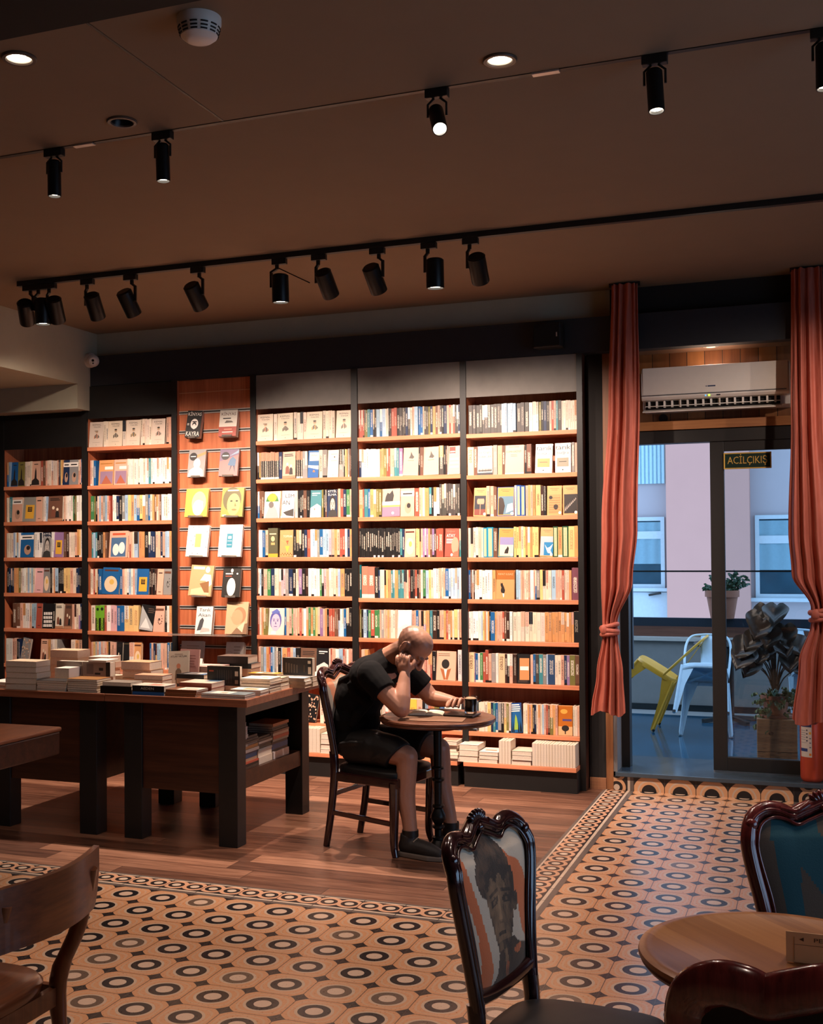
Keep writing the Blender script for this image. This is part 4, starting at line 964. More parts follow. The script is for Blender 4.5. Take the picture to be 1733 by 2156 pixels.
pile('thin grey magazine with white picture at the table corner', -3.155, -2.885, 5.675, 5.80, TZ, [.012, .012], ['#8c938f', '#7f8a8c'], 'k', [(.15, .6, .2, .95, '#e0d8c8'), (.35, .5, .3, .6, '#c09a80'), (.62, 1, .05, .95, '#66777c')], jitter=.004)
pile('white book with orange picture just behind the corner magazine', -3.06, -2.872, 5.835, 5.945, TZ, [.015, .016], [W_, '#c9b79c'], 'k', [(.35, .8, .2, .7, '#c98d5a')], jitter=.003, tops=[W_, '#efe6d6'])
pile('white-topped pile of five thin books by the right table edge', -3.055, -2.868, 5.955, 6.10, TZ, [.015, .016, .017, .016, .017], ['#b9855f', '#cbb08e', W_], 'k', [(.6, .8, .3, .5, '#c99a72')], jitter=.005, tops=[W_, W_, W_, W_, '#efe7d8'])
edge_book('black book on its long edge with red and white marks, right table', -3.285, -3.075, 5.985, TZ + .031, .11, .03, '#171514', [(.3 + .07 * k, .33 + .07 * k, .12, .8, '#3a3431') for k in range(7)] + [(.06, .2, .7, .78, '#a2432c'), (.85, .95, .5, .75, '#c9b8a4'), (.85, .95, .1, .3, '#8c7a6c')])
pile('cream pile under the long-edge black book', -3.30, -3.07, 5.985, 6.11, TZ, [.015, .0155], [CR_], 'k', jitter=.001)
edge_book('dark brown book on its long edge with pale text and barcode', -2.978, -2.785, 6.352, TZ + .06, .105, .04, '#2a2320', [(.1 + .09 * k, .15 + .09 * k, .15, .72 - .03 * k, '#57493f') for k in range(5)] + [(.72, .74, .2, .6, '#6a4e2c'), (.85, .95, .68, .85, '#d6bfa4'), (.86, .96, .1, .5, '#c9ac90')])
pile('cream pile under the dark book with barcode', -2.99, -2.775, 6.34, 6.48, TZ, [.03, .0297], [CR_, W_], 'k', jitter=.001)
z = pile('dark teal-topped pile at the back of the right table', -3.43, -3.215, 6.4, 6.53, TZ, [.04, .045, .03], ['#2c3a40', '#c7b498', '#27363d'], 'f', jitter=.004)
pile('thick black spine book topping the teal pile at the back', -3.438, -3.23, 6.39, 6.53, z, [.045], ['#211d1b'], 'f', jitter=.001, tops=['#5a4a40'])
pile('tan pile of three books in the middle of the right table', -3.868, -3.668, 6.0, 6.135, TZ, [.05, .05, .048], ['#b08e6c', '#a8865f', '#c09a74'], 'k', jitter=.005)
pile('salmon-topped book in front of the tan pile', -3.712, -3.52, 5.885, 5.992, TZ, [.03, .028, .028], ['#c7b090', '#b99c7c', '#cf9a7c'], 'k', jitter=.003)
pile('dark book with blue and grey picture, middle of the right table', -3.498, -3.316, 6.0, 6.13, TZ, [.03, .03, .025], ['#4a4440', '#c7b498', '#16181c'], 'f', [(.2, .95, .1, .95, '#6d6a68'), (.6, .95, .3, .8, '#c9c4ba'), (.8, 1, .05, .6, '#3a6f9c')], jitter=.003)
pile('pinkish flat book at the back, beside the leaning booklets', -3.585, -3.34, 6.2, 6.37, TZ, [.03, .03, .03, .022], ['#b0847c', CR_, W_, '#c9a49a'], 'k', [(.1, .9, .6, .9, '#dcc6b8')], jitter=.004, tops=['#c9a49a'])
pile('yellow-bordered magazine at the back of the right table', -3.155, -2.965, 6.25, 6.34, TZ, [.035, .03, .012], [CR_, W_, '#cf9c2e'], 'k', [(.2, .8, .15, .85, '#e6ddcc'), (.4, .75, .3, .7, '#54483f')], jitter=.004)
pile('white booklets in front of the yellow magazine', -3.06, -2.885, 6.115, 6.235, TZ, [.022, .022, .024], [W_, CR_, '#d9c0a4'], 'k', [(.1, .3, .0, .2, '#1b1918')], jitter=.006)
pile('pale blue-topped stack at the right edge behind the five thin books', -2.93, -2.785, 6.245, 6.335, TZ, [.02, .02, .018], [CR_, W_, '#b9c4c9'], 'k', jitter=.004)
pile('cream stack at the far right back corner of the table', -2.94, -2.80, 6.49, 6.62, TZ, [.028, .03], ['#c2a684', CR_], 'r', jitter=.003)
cover_book('book', 'upright booklet with a small helmeted figure, leaning on the table', .135, .205, .012, hx('#b7ab9a'), lambda A: (A('T', 'ATLAR VATLAR', .5, .84, .8, .05, hx('#2b2624')), A('R', .3, .7, .9, .91, hx('#4a4038')), fig(A, .5, .36, 1.0, hx('#6a5a4a'), hx('#b5775a')), A('R', .38, .46, .06, .24, hx('#4a4038')), A('R', .54, .62, .06, .24, hx('#4a4038'))), (-3.572, 6.148, TZ + .0005), .06, radians(9), radians(-3), 'booklets leaning on the table')
cover_book('book', 'upright pink booklet behind the helmeted-figure booklet', .135, .2, .012, hx('#b3847d'), lambda A: (lines(A, .2, .85, .8, 5, hx('#8a5a56'), .08, .02), A('P', [(.05, .05), (.95, .08), (.9, .2), (.6, .24), (.3, .18), (.1, .16)], hx('#4a4246'))), (-3.52, 6.172, TZ + .0155), -.05, radians(8), 0, 'booklets leaning on the table')
# cubby stacks under the right table (open towards the reader)
def cub(desc, y0, y1, z, ts, cols, dep, spine='r', jit_=.008):
    n = len(ts)
    for k in range(n):
        lv = 'top book' if k == n - 1 else ('bottom book' if k == 0 else '%s book from the bottom' % ordn(k + 1))
        dx, dy = random.uniform(-jit_, jit_), random.uniform(-.004, .004)
        lying_book(' '.join(('%s of %s' % (lv, desc)).split()[:16]), -2.985 - dep + dx, -2.985 + dx, y0 + dy, y1 + dy, z, ts[k] - .0003, cols[k % len(cols)], spine, 0, None, 'books stacked in the table cubby')
        z += ts[k]
    return z
cz = .3925
z = cub('leftmost cubby stack of pale pages', 5.812, 5.848, cz, [.022, .02, .024, .018, .022, .02], [CR_, '#c9a48a', W_], .14, 'l'); 
z = cub('upper part of the leftmost cubby stack', 5.812, 5.90, z, [.02, .03, .018, .022, .024, .02], ['#cbb294', '#c7a083', CR_], .14, 'l')
cub('second cubby stack with blue and red spines', 5.852, 6.03, cz, [.014, .014, .012, .016, .024, .012, .018, .018, .012, .012, .014, .014], ['#4a3a30', '#2a2420', '#b5533c', '#a58a70', '#2c6390', '#27324a', '#d9cdbb', '#c98a4a', '#8a8078', '#55483c', '#3f3630', '#4a3a2e'], .15)
cub('third cubby stack with white spines at the foot', 6.034, 6.212, cz, [.04, .036, .012, .012, .016, .012, .014, .012], ['#d6c8b8', '#d9cdbd', '#b9c0bd', '#5d5248', '#4a4038', '#c9c2b6', '#5a4a3c', '#4a3c30'], .15)
cub('right cubby stack with an orange top', 6.222, 6.44, cz, [.042, .012, .03, .016, .014, .02, .016, .012, .012, .014, .018], ['#cfc4c4', '#2a2620', '#2a5594', '#26221e', '#a9b0a8', '#b85a3c', '#c9b8a8', '#7a5238', '#4a3a30', '#3a322c', '#b5703c'], .16)

# ------------------------------------------------------------------ books on the slatted panel, each on a small clear bracket
M_acr = mat('clear_acrylic', '#e8ddd0', .1, var=.05, trans=.85)
BR = {'1': 'top left black book', '2': 'top right white and red book', '3': 'grey book with the pale woman', '4': 'mauve book with the blue walker', '5': 'yellow book with a ribbon', '6': 'olive green face book', '7': 'white book with yellow block', '8': 'white book with teal block', '9': 'sepia book with seated man', '10': 'black book with white oval', '11': '', '12': '', '13': 'bottom left white book', '14': 'bottom right cream book'}
def slatbook(key, x0, x1, z0, z1, col, label, draw, roll=0.0, th=.024):
    w, h = x1 - x0, (z1 - z0)
    tl = radians(12)
    if key not in ('11', '12'):
        q = MB(); q.box(x0 + .03, x1 - .03, 7.795, 7.8735, z0 - .004, z0 - .001); q.box(x0 + .03, x1 - .03, 7.795, 7.797, z0 - .001, z0 + .012)
        tag(q.build('book_bracket', M_acr, org=((x0 + x1) / 2, 7.85, z0)), 'small clear bracket holding the ' + BR[key], 'bracket', 'clear brackets on the slatted panel')
    cover_book('book', label, w, h, th, hx(col), draw, ((x0 + x1) / 2, 7.80, z0 + w * .5 * abs(sin(roll))), radians(4), tl, roll, 'cover-out books on the slatted panel')
ink = hx('#211d1c'); wh_ = hx('#ece6dc')
slatbook('1', -4.466, -4.345, 2.479, 2.69, '#191716', 'black cover-out book with white hand-drawn lettering and bearded face, top left of the panel', lambda A: (A('T', 'KİNYAS', .5, .86, .9, .17, wh_), A('T', 'KAYRA', .5, .12, .9, .17, wh_), A('E', .55, .5, .26, .19, wh_), A('E', .55, .47, .14, .09, ink), A('R', .4, .7, .56, .6, ink), A('E', .55, .4, .12, .1, wh_), A('R', .06, .2, .5, .52, wh_), A('R', .06, .2, .45, .47, wh_)), radians(3), .05)
slatbook('2', -4.178, -4.035, 2.478, 2.683, '#d9d2c4', 'white and brick red cover-out book with scrawled title, top right of the panel', lambda A: (A('R', 0, 1, 0, .36, hx('#a34e40')), A('T', 'KİNYAS', .5, .84, .82, .15, hx('#5a2f28')), A('R', .2, .65, .66, .7, ink), A('P', [(.3, .5), (.8, .52), (.7, .58), (.4, .6)], hx('#6a6058')), A('R', .2, .8, .14, .17, wh_), A('R', .3, .75, .24, .28, hx('#d98a70'))), 0, .045)
slatbook('3', -4.446, -4.305, 2.18, 2.39, '#8f8b87', 'grey cover-out book with a pale long-haired woman, second row left', lambda A: (A('P', [(.4, .8), (1, .95), (1, .84), (.5, .72)], hx('#d08a5a')), A('E', .28, .76, .22, .15, ink), A('R', .12, .42, .75, .78, wh_), A('P', [(.05, .02), (.92, .02), (.88, .25), (.66, .36), (.36, .36), (.1, .25)], wh_), A('E', .52, .5, .2, .19, hx('#dcd6cc')), A('E', .54, .47, .12, .12, hx('#efeae2'))))
slatbook('4', -4.178, -4.025, 2.179, 2.387, '#9a6a66', 'mauve and red cover-out book with a blue walking figure, second row right', lambda A: (A('P', [(0, .55), (1, .8), (1, 1), (0, 1)], hx('#6d5a72')), A('P', [(.5, .74), (1, .86), (1, .98), (.9, .92)], hx('#7d93a6')), A('E', .3, .75, .22, .15, ink), A('R', .14, .46, .74, .78, wh_), A('P', [(.45, .4), (.85, .35), (.88, .6), (.7, .72), (.55, .62)], hx('#46637f')), A('P', [(.55, .15), (.6, .38), (.68, .38)], hx('#3a3f50')), A('P', [(.85, .12), (.74, .38), (.82, .38)], hx('#3a3f50'))))
slatbook('5', -4.47, -4.285, 1.878, 2.098, '#d9a944', 'yellow cover-out book with a faint smiling face and ribbon, third row left', lambda A: (A('E', .6, .5, .32, .4, hx('#e6c98a')), A('E', .58, .32, .24, .28, hx('#f2e6c9')), A('E', .7, .5, .1, .06, hx('#f2e8d2'))))
slatbook('6', -4.162, -3.985, 1.873, 2.097, '#8f8a3c', 'olive green cover-out book with a young woman face, third row right', lambda A: (A('E', .48, .6, .42, .42, hx('#5c5530')), A('E', .56, .42, .3, .38, hx('#c3bb62')), A('E', .45, .54, .06, .03, ink), A('E', .7, .54, .06, .03, ink), A('P', [(.62, .5), (.7, .36), (.6, .35)], hx('#6d6638')), A('E', .6, .24, .12, .035, hx('#7a6a3c')), A('R', .25, .75, .88, .93, hx('#dcd8b4')), A('R', .08, .25, .03, .07, wh_)))
slatbook('7', -4.462, -4.285, 1.576, 1.817, '#efe9df', 'white cover-out book with a yellow title block, fourth row left', lambda A: (A('R', .38, .66, .3, .73, hx('#e0bd6a')), [A('E', u, v, .02, .015, hx('#4a4038')) for u, v in ((.25, .94), (.5, .95), (.9, .8), (.92, .3), (.3, .1), (.55, .09), (.35, .65), (.2, .5), (.3, .37))]), radians(1))
slatbook('8', -4.186, -4.0, 1.575, 1.82, '#efe9df', 'white cover-out book with a tall teal title block, fourth row right', lambda A: (A('R', .34, .6, .28, .72, hx('#2f7f93')), A('R', .4, .54, .56, .64, wh_), A('R', .38, .56, .48, .5, wh_), A('R', .38, .56, .36, .38, wh_)))
slatbook('9', -4.442, -4.255, 1.275, 1.511, '#c99f72', 'sepia cover-out book with a seated man in white shirt, fifth row left', lambda A: (A('P', [(.1, .2), (.9, .35), (.9, .05), (.1, .03)], hx('#dcbd94')), A('P', [(.45, .5), (.62, .72), (.9, .7), (.98, .4), (.85, .3), (.7, .5)], wh_), A('E', .74, .86, .1, .1, wh_), A('P', [(.45, .4), (.85, .5), (.9, .12), (.7, .12)], hx('#8a623c')), A('R', .1, .6, .86, .95, hx('#efe4d0'))), radians(3))
slatbook('10', -4.158, -4.012, 1.274, 1.489, '#26231f', 'black cover-out book with a white oval face, fifth row right', lambda A: (A('E', .5, .35, .24, .32, wh_), A('E', .5, .93, .07, .07, wh_), A('R', .15, .55, .8, .84, wh_), A('R', .15, .5, .72, .75, hx('#b5543c')), A('E', .8, .82, .05, .03, wh_)))
slatbook('11', -4.385, -4.25, .993, 1.203, '#ddd8d0', 'white cover-out book with two-line title and dark figure, on the clear shelf', lambda A: (A('T', 'Tarık', .5, .87, .7, .12, hx('#3a3f4a')), A('T', 'Akan', .5, .68, .75, .12, hx('#3a3f4a')), A('P', [(.1, .12), (.4, .15), (.5, .5), (.4, .6), (.25, .5)], hx('#4a4a4c')), A('P', [(.3, .05), (.9, .1), (.85, .2), (.4, .24)], hx('#b5b0a8'))), 0, .04)
slatbook('12', -4.13, -3.955, .998, 1.241, '#cfa983', 'sepia cover-out book with a man in profile, on the clear shelf', lambda A: (A('E', .62, .58, .3, .26, hx('#a9805e')), A('E', .52, .52, .26, .24, hx('#c49a74')), A('P', [(.3, 0), (1, 0), (1, .34), (.75, .3), (.5, .18)], hx('#8a6a50')), A('P', [(.55, .2), (.9, .4), (.8, .05)], hx('#dcc0a0')), A('P', [(.2, .55), (.28, .5), (.27, .42)], hx('#c49a74'))))
slatbook('13', -4.516, -4.33, .74, .94, '#e9e2d4', 'white cover-out book with orange script, bottom row left, behind the table', lambda A: (lines(A, .25, .8, .8, 2, hx('#c9b79c'), .1, .03), A('T', 'sevilmenin', .5, .55, .7, .08, hx('#c9a06a')), A('R', .35, .7, .36, .42, hx('#c46a48'))))
slatbook('14', -4.134, -3.99, .74, .94, '#e9e2d4', 'cream cover-out book with a pale ring and small type, bottom row right', lambda A: (A('E', .2, .5, .2, .16, hx('#d6c9b4')), A('E', .2, .5, .18, .14, hx('#e9e2d4')), lines(A, .45, .85, .8, 4, hx('#b5a48c'), .12, .03)), 0, .04)
q = MB(); q.box(-4.559, -3.94, 7.70, 7.8735, .985, .989); q.box(-4.559, -3.94, 7.70, 7.702, .989, 1.0); tag(q.build('clear_shelf', M_acr, org=(-4.25, 7.8, .987)), 'long clear acrylic shelf low on the slatted panel under two books', 'shelf')

# ------------------------------------------------------------------ stacks on the low base shelves
LZ = .1715
def ledge_v(desc, x0, x1, n, h, y0=7.705, d=.14, cols=(CR_, W_, '#cdbb9d')):
    """books standing fore-edge out"""
    w = (x1 - x0) / n
    for k in range(n):
        hh = h * random.uniform(.985, 1.0)
        lbk = '%s, %s from the left' % (desc, ordn(k + 1))
        r = thing('book', ' '.join(lbk.split()[:16]), 'book', (x0 + w * (k + .5), y0 + d / 2, LZ), 'books standing on the low base shelves')
        b = MB(); ww = w - .0008; c = hx(random.choice(cols))
        b.box(-ww / 2, -ww / 2 + .001, -d / 2, d / 2, 0, hh, 0, c); b.box(ww / 2 - .001, ww / 2, -d / 2, d / 2, 0, hh, 0, c); b.box(-ww / 2 + .001, ww / 2 - .001, d / 2 - .001, d / 2, 0, hh, 0, c)
        lb(b, 'cover', M_print, r)
        b = MB(); b.box(-ww / 2 + .001, ww / 2 - .001, -d / 2 + .002, d / 2 - .001, 0.001, hh - .002); lb(b, 'page_block', M_page, r)
GL = 'books stacked on the low base shelves'
pile('leftmost stack on the right base shelf', -2.29, -2.158, 7.705, 7.9, LZ, [.04, .04, .037], [W_, CR_], 'k', [(.1, .9, .1, .9, '#c9c4b8')], .003, group=GL)
pile('second stack on the right base shelf, a lower one', -2.152, -2.02, 7.705, 7.9, LZ, [.027, .025, .024], [W_, CR_], 'k', [(.2, .8, .3, .5, '#c98d70')], .003, group=GL)
ledge_v('pale book standing fore-edge out in the group of four', -2.012, -1.93, 4, .158)
pile('third stack on the right base shelf with a curled cover', -1.924, -1.79, 7.705, 7.9, LZ, [.034, .032, .028], [CR_, W_], 'k', None, .003, group=GL)
ledge_v('pale book in the long row at the right end of the base shelf', -1.785, -1.497, 15, .152)
pile('crooked stack on the base shelf behind the man', -2.425, -2.30, 7.705, 7.88, LZ, [.02, .024, .02, .022, .02, .028], [W_, CR_, '#d9b8a0'], 'k', [(.1, .9, .2, .8, '#c98a74')], .014, group=GL)
ledge_v('pale book standing fore-edge out beside the dark chair', -3.466, -3.322, 5, .172)
pile('low stack on the base shelf beside the dark chair', -3.316, -3.245, 7.705, 7.88, LZ, [.03, .036, .036, .036], [W_, CR_], 'k', None, .002, group=GL)
# ------------------------------------------------------------------ carved dining chairs
OUT = [(.17, .50), (.184, .6), (.203, .7), (.226, .8), (.235, .87), (.219, .925), (.178, .951), (.135, .949), (.1, .936), (.06, .95), (0, .972)]
def back_y(x, z): return -.2 - .12 * (z - .45) + .35 * x * x - .33 * max(0, z - .88)
def half_at(z):
    for (xa, za), (xb, zb) in zip(OUT[:5], OUT[1:6]):
        if z <= zb or (xb, zb) == OUT[5]:
            t = (z - za) / (zb - za); return xa + (xb - xa) * max(0, min(1, t))
    return OUT[4][0]
def top_at(x):
    x = abs(x); P = OUT[4:][::-1]
    for (xa, za), (xb, zb) in zip(P, P[1:]):
        if x <= xb + 1e-9: return za + (zb - za) * (x - xa) / max(1e-6, xb - xa)
    return P[-1][1]
def lerpt(T, v):
    for (a, x), (b, y) in zip(T, T[1:]):
        if v <= b: return x + (y - x) * max(0, (v - a)) / (b - a)
    return T[-1][1]
def ornate_chair(label, o, th, s, printer, group, M_fr, fwid=.023, rear='#14100f'):
    r = thing('carved_dining_chair', label, 'chair', (o[0], o[1], 0), group)
    r.rotation_euler = (0, 0, radians(th - 90)); r.scale = (s, s, s)
    # back frame: one carved loop
    half = catmull([(x, 0, z) for x, z in OUT], 6)
    loop = [Vector((p.x, back_y(p.x, p.z), p.z)) for p in half] + [Vector((-p.x, back_y(p.x, p.z), p.z)) for p in half[::-1][1:]]
    m = MB(); m.tube(loop, [(fwid, .02)] * len(loop), 12, nrm=(0, 1, 0))
    inner = []
    for p in loop:
        c0 = Vector((0, back_y(0, .75), .75)); d = (c0 - p); d.y = 0; d.normalize(); q = p + d * (fwid + .004); q.y = back_y(q.x, q.z) + .012; inner.append(q)
    m.tube(inner, .0055, 8)
    outer = [p + Vector((0, .016, 0)) for p in loop]
    m.tube(outer, .007, 8)
    # lower rail and shell ornament on the crest
    rail = [Vector((x, back_y(x, .52), .515 + .6 * x * x * 1.2)) for x in [-.17 + .034 * k for k in range(11)]]
    m.tube(rail, [(.024, .017)] * 11, 10, nrm=(0, 1, 0))
    for k in range(-3, 4):
        a = k * .3; m.ball((.034 * sin(a) * 1.2, back_y(0, .98) + .012, .968 + .022 * cos(a)), (.009, .012, .019), n=8, R=Matrix.Rotation(a, 3, 'Y'))
    m.ball((0, back_y(0, .96) + .016, .958), (.02, .012, .012), n=8)
    for sx in (-1, 1):
        m.ball((sx * .225, back_y(.225, .915) + .01, .912), (.02, .016, .02), n=8)
        m.tube(catmull([(sx * .05, back_y(.05, .965) + .014, .966), (sx * .09, back_y(.09, .95) + .018, .948), (sx * .135, back_y(.135, .95) + .016, .958)], 5), [.011 - .0005 * k for k in range(11)], 8)
    lb(m, 'back_frame', M_fr, r, smooth=60)
    # upholstered panel
    NU, NV = 64, 84
    def surf(u, v, off=0.0, puff=.02):
        U = 2 * u - 1; zt0 = .52 + v * .42; hw = half_at(zt0) - .018; x = -U * hw
        zb = .515 + .7 * x * x; zt = top_at(x) - .02; z = zb + v * (zt - zb)
        return (x, back_y(x, z) + off + puff * (1 - U ** 4) * (1 - (2 * v - 1) ** 4), z)
    m = MB(); m.grid(lambda u, v: surf(u, v, .0), NU, NV, 0, lambda u, v: printer(u, v)); 
    lb(m, 'back_upholstery', M_stripe, r, smooth=80)
    m = MB(); m.grid(lambda u, v: surf(1 - u, v, -.012, -.004), 14, 18); lb(m, 'rear_panel', mat('chair_rear_cloth', rear, .8), r, smooth=80)
    # seat
    def seat(u, v):
        a = 2 * pi * u; e = lambda c: (abs(c) ** .5) * (1 if c >= 0 else -1)
        k = [0, .55, .85, .97, 1, .99][int(round(v * 5))]; zz = [.46, .457, .45, .44, .43, .41][int(round(v * 5))]
        y = .225 * e(sin(a)) * k; wx = .2 + .035 * (y / .225)
        return (wx * e(cos(a)) * k, y + .01, zz)
    m = MB(); m.grid(seat, 40, 5, closeu=True); lb(m, 'seat_cushion', M_seat, r, smooth=50)
    m = MB()
    m.prism([(-.185, -.215, .36), (.185, -.215, .36), (.228, .225, .36), (-.228, .225, .36)], (0, 0, .052)); lb(m, 'seat_frame', M_fr, r, bev=.008)
    for sx in (-1, 1):
        m = MB(); m.tube(catmull([(sx * .176, -.25, 0), (sx * .178, -.215, .2), (sx * .176, -.195, .4), (sx * .171, -.203, .52)], 6), [(.017 + .0004 * k, .019 + .0004 * k) for k in range(19)], 10); lb(m, 'leg', M_fr, r, smooth=60)
        m = MB(); m.tube(catmull([(sx * .205, .2, 0), (sx * .196, .185, .07), (sx * .2, .19, .22), (sx * .207, .195, .39)], 6), [.017 + .0007 * k for k in range(19)], 10); lb(m, 'leg', M_fr, r, smooth=60)
        m = MB(); m.bar((sx * .178, -.22, .19), (sx * .2, .19, .17), .018, .026); lb(m, 'stretcher', M_fr, r, bev=.003)
    m = MB(); m.bar((-.17, -.2, .29), (.17, -.2, .29), .018, .026, up=(0, 0, 1)); lb(m, 'stretcher', M_fr, r, bev=.003)
    return r
cream, oran, grey_ = hx('#cbbba4'), hx('#d06a35'), hx('#8d8275')
def nzz(u, v, s): return noise.noise(Vector((u * s, v * s, 3.3)))
def portrait(u, v):
    U0 = u
    # u from the left of the printed picture, v up
    R0 = lerpt([(0, 1), (.22, .95), (.3, .86), (.5, .8), (.68, .72), (.82, .58), (.93, .42), (1, .38)], v); R1 = lerpt([(0, 1.3), (.2, 1.1), (.45, 1.0), (.6, .97), (.75, .86), (.88, .7), (.95, .58), (1, .5)], v)
    L0 = lerpt([(0, .03), (.2, .1), (.4, .12), (.6, .08), (.8, .02), (.9, -.02)], v); L1 = lerpt([(0, .1), (.06, .26), (.15, .3), (.4, .25), (.6, .2), (.8, .14), (.92, .1)], v)
    c = cream
    if R0 < u < R1: c = oran
    if L0 < u < L1: c = oran
    u = .5 + (u - .54) / .8
    dk, md, lt = hx('#140c08'), hx('#4a3322'), hx('#a07c58')
    def mx(a, b, t): t = max(0, min(1, t)); return tuple(a[i] + (b[i] - a[i]) * t for i in range(3)) + (1,)
    body = v < .3 and u > lerpt([(0, .08), (.1, .3), (.3, .4)], v) and u < lerpt([(0, 1.1), (.17, 1.05), (.24, .82), (.3, .7)], v)
    hair = ((u - .4) / .29) ** 2 + ((v - .8) / .2) ** 2 < 1 + .25 * nzz(u, v, 9)
    fw_ = lerpt([(.2, .12), (.35, .19), (.5, .24), (.65, .27), (.8, .24)], v)
    facer = .24 < v < .78 and abs(u - .5) < fw_
    ear = ((u - .775) / .045) ** 2 + ((v - .53) / .07) ** 2 < 1
    n = nzz(u, v, 14) * .5 + nzz(u * 2, v, 30) * .3
    if body: c = mx(dk, md, .25 + n); 
    if body and abs(u - (.52 + .3 * (.2 - v))) < .035 and v < .26: c = mx(md, lt, .4 + n)
    if body and ((u - .8) / .09) ** 2 + ((v - .2) / .03) ** 2 < 1: c = mx(dk, oran, .7 + n)
    if body and ((u - .55) / .035) ** 2 + ((v - .1) / .06) ** 2 < 1: c = mx(dk, oran, .5 + n)
    if hair: c = mx(dk, hx('#5a3f2a'), .3 + n * 1.4)
    if facer or ear:
        sh = .62 - abs(u - .44) * 1.9 + n * .7
        if hair and v > .7 + .03 * sin(u * 40): sh -= .6
        for ex in (.38, .6):
            if ((u - ex) / .075) ** 2 + ((v - .56) / .03) ** 2 < 1: sh -= .45
            if abs(u - ex) < .09 and .605 < v < .63: sh -= .4
            if ((u - ex) / .025) ** 2 + ((v - .56) / .012) ** 2 < 1: sh += .35
        if abs(u - .475) < .02 and .42 < v < .58: sh += .25
        if ((u - .47) / .05) ** 2 + ((v - .415) / .012) ** 2 < 1: sh -= .35
        if abs(u - .47) < .085 and abs(v - .345) < .012: sh -= .5
        if v < .3: sh -= .3
        c = mx(dk, lt, sh)
    return c
def manprint(u, v):
    c = hx('#b7a58f')
    L0 = lerpt([(0, .05), (.5, .17), (.8, .12), (1, .0)], v); 
    if u < .07 or v > .93: c = hx('#c9825c')
    if L0 < u < L0 + .16: c = hx('#cf7d52')
    if u < L0: c = hx('#9c9081')
    a = .34 + .1 * (1 - v)
    if a < u < a + .14 and v < .86: c = hx('#6f665c')
    if .78 < v < .86 and a < u < .8: c = hx('#6f665c')
    return c
def tealprint(u, v):
    c = hx('#5a4b3c'); t = hx('#14505a')
    if .12 < u < .3 and v < .93: c = t if abs(u - (.2 - .02 * (1 - v))) < .07 + .02 * v else c
    w = .27 + .62 * (.93 - v)
    if abs(u - w) < .13 and v < .97: c = t
    if v > .84 and .1 < u < .42: c = t
    return c
G1 = 'carved chairs with printed backs'
ornate_chair('dark carved chair under the reading man, its back printed with orange and grey bands', (-2.238, 6.044), -10, 1.0, manprint, G1, M_darkwood)
ornate_chair('dark carved chair in the foreground, back printed with a sepia portrait between orange bands', (-.591, 2.948), -11.5, .916, portrait, G1, M_darkwood)
ornate_chair('reddish carved chair at right with teal lettering on its brown back', (.091, 3.217), -72.5, .934, tealprint, G1, M_redwood)
ornate_chair('reddish carved chair at bottom right, seen from behind', (-.004, 2.29), 92, .93, lambda u, v: hx('#6b5a48'), G1, M_redwood, .042, '#050404')

# ------------------------------------------------------------------ round tables
def stripes_wood():
    m, nt, b = newmat('striped_tabletop')
    v = mapping(nt, coords(nt), rot=(0, 0, radians(48)))
    x, y, z = sep(nt, v)
    idn = white(nt, comb(nt, (y / .062).floor(), y * 0.0))
    g = noise_tex(nt, mapping(nt, v, (3, 60, 10)), 1.0, 4)
    put(nt, b.inputs['Base Color'], ramp(nt, g * .4 + idn * .6, [(.15, hx('#6f4429')), (.55, hx('#99683f')), (.9, hx('#b48455'))]))
    b.inputs['Roughness'].default_value = .32
    return m
def round_table(label, o, R, H, M_top, group):
    t = thing('round_pedestal_table', label, 'table', (o[0], o[1], 0), group)
    m = MB(); m.lathe([(.0, H - .036), (R - .04, H - .036), (R - .012, H - .032), (R - .004, H - .022), (R - .006, H - .018), (R, H - .012), (R - .002, H - .004), (R - .012, H), (R - .03, H), (R - .033, H - .002), (.0, H - .002)], 72, caps=False); lb(m, 'tabletop', M_top, t, smooth=35)
    m = MB(); m.lathe([(.0, H - .065), (.11, H - .065), (.1, H - .05), (.1, H - .036), (0, H - .036)], 24, caps=False)
    prof = [(.023, H - .066), (.021, .46), (.032, .455), (.032, .445), (.02, .44), (.02, .40), (.034, .395), (.034, .385), (.022, .375), (.022, .26), (.033, .255), (.033, .245), (.023, .235), (.04, .2), (.042, .185), (.02, .15), (.033, .145), (.033, .135), (.02, .125), (.02, .09), (.035, .085), (.035, .075), (.025, .07)]
    m.lathe(prof, 20, caps=False); lb(m, 'pedestal', M_blackmetal, t, smooth=40)
    m = MB(); m.lathe([(.027, .075), (.045, .05), (.07, .03), (.085, .014), (.088, 0)], 28); lb(m, 'base', M_blackmetal, t, smooth=40)
    return t
TM = (-1.897, 5.984)
round_table('round dark table with a turned iron stem where the man reads', TM, .31, .725, wood('brown_round_top', '#4a2a1c', '#7d4f38', 0, 1, .3), 'round pedestal tables')
TF = (-.08, 2.67)
round_table('round striped wooden table in the right foreground between carved chairs', TF, .30, .74, stripes_wood(), 'round pedestal tables')
cd = thing('menu_card', 'cream menu card standing on the round striped table', 'card', (.0, 2.62, .7405))
m = MB(); m.box(-.071, .075, 2.618, 2.6195, .7405, .803); m.quad((-.071, 2.6195, .803), (.075, 2.6195, .803), (.075, 2.66, .7405), (-.071, 2.66, .7405)); m.build('card', mat('cream_card', '#d9b48a', .7), cd)
m = MB(); m.box(-.055, -.0545, 2.6174, 2.6179, .745, .793); m.box(-.055, .07, 2.6174, 2.6179, .7775, .778)
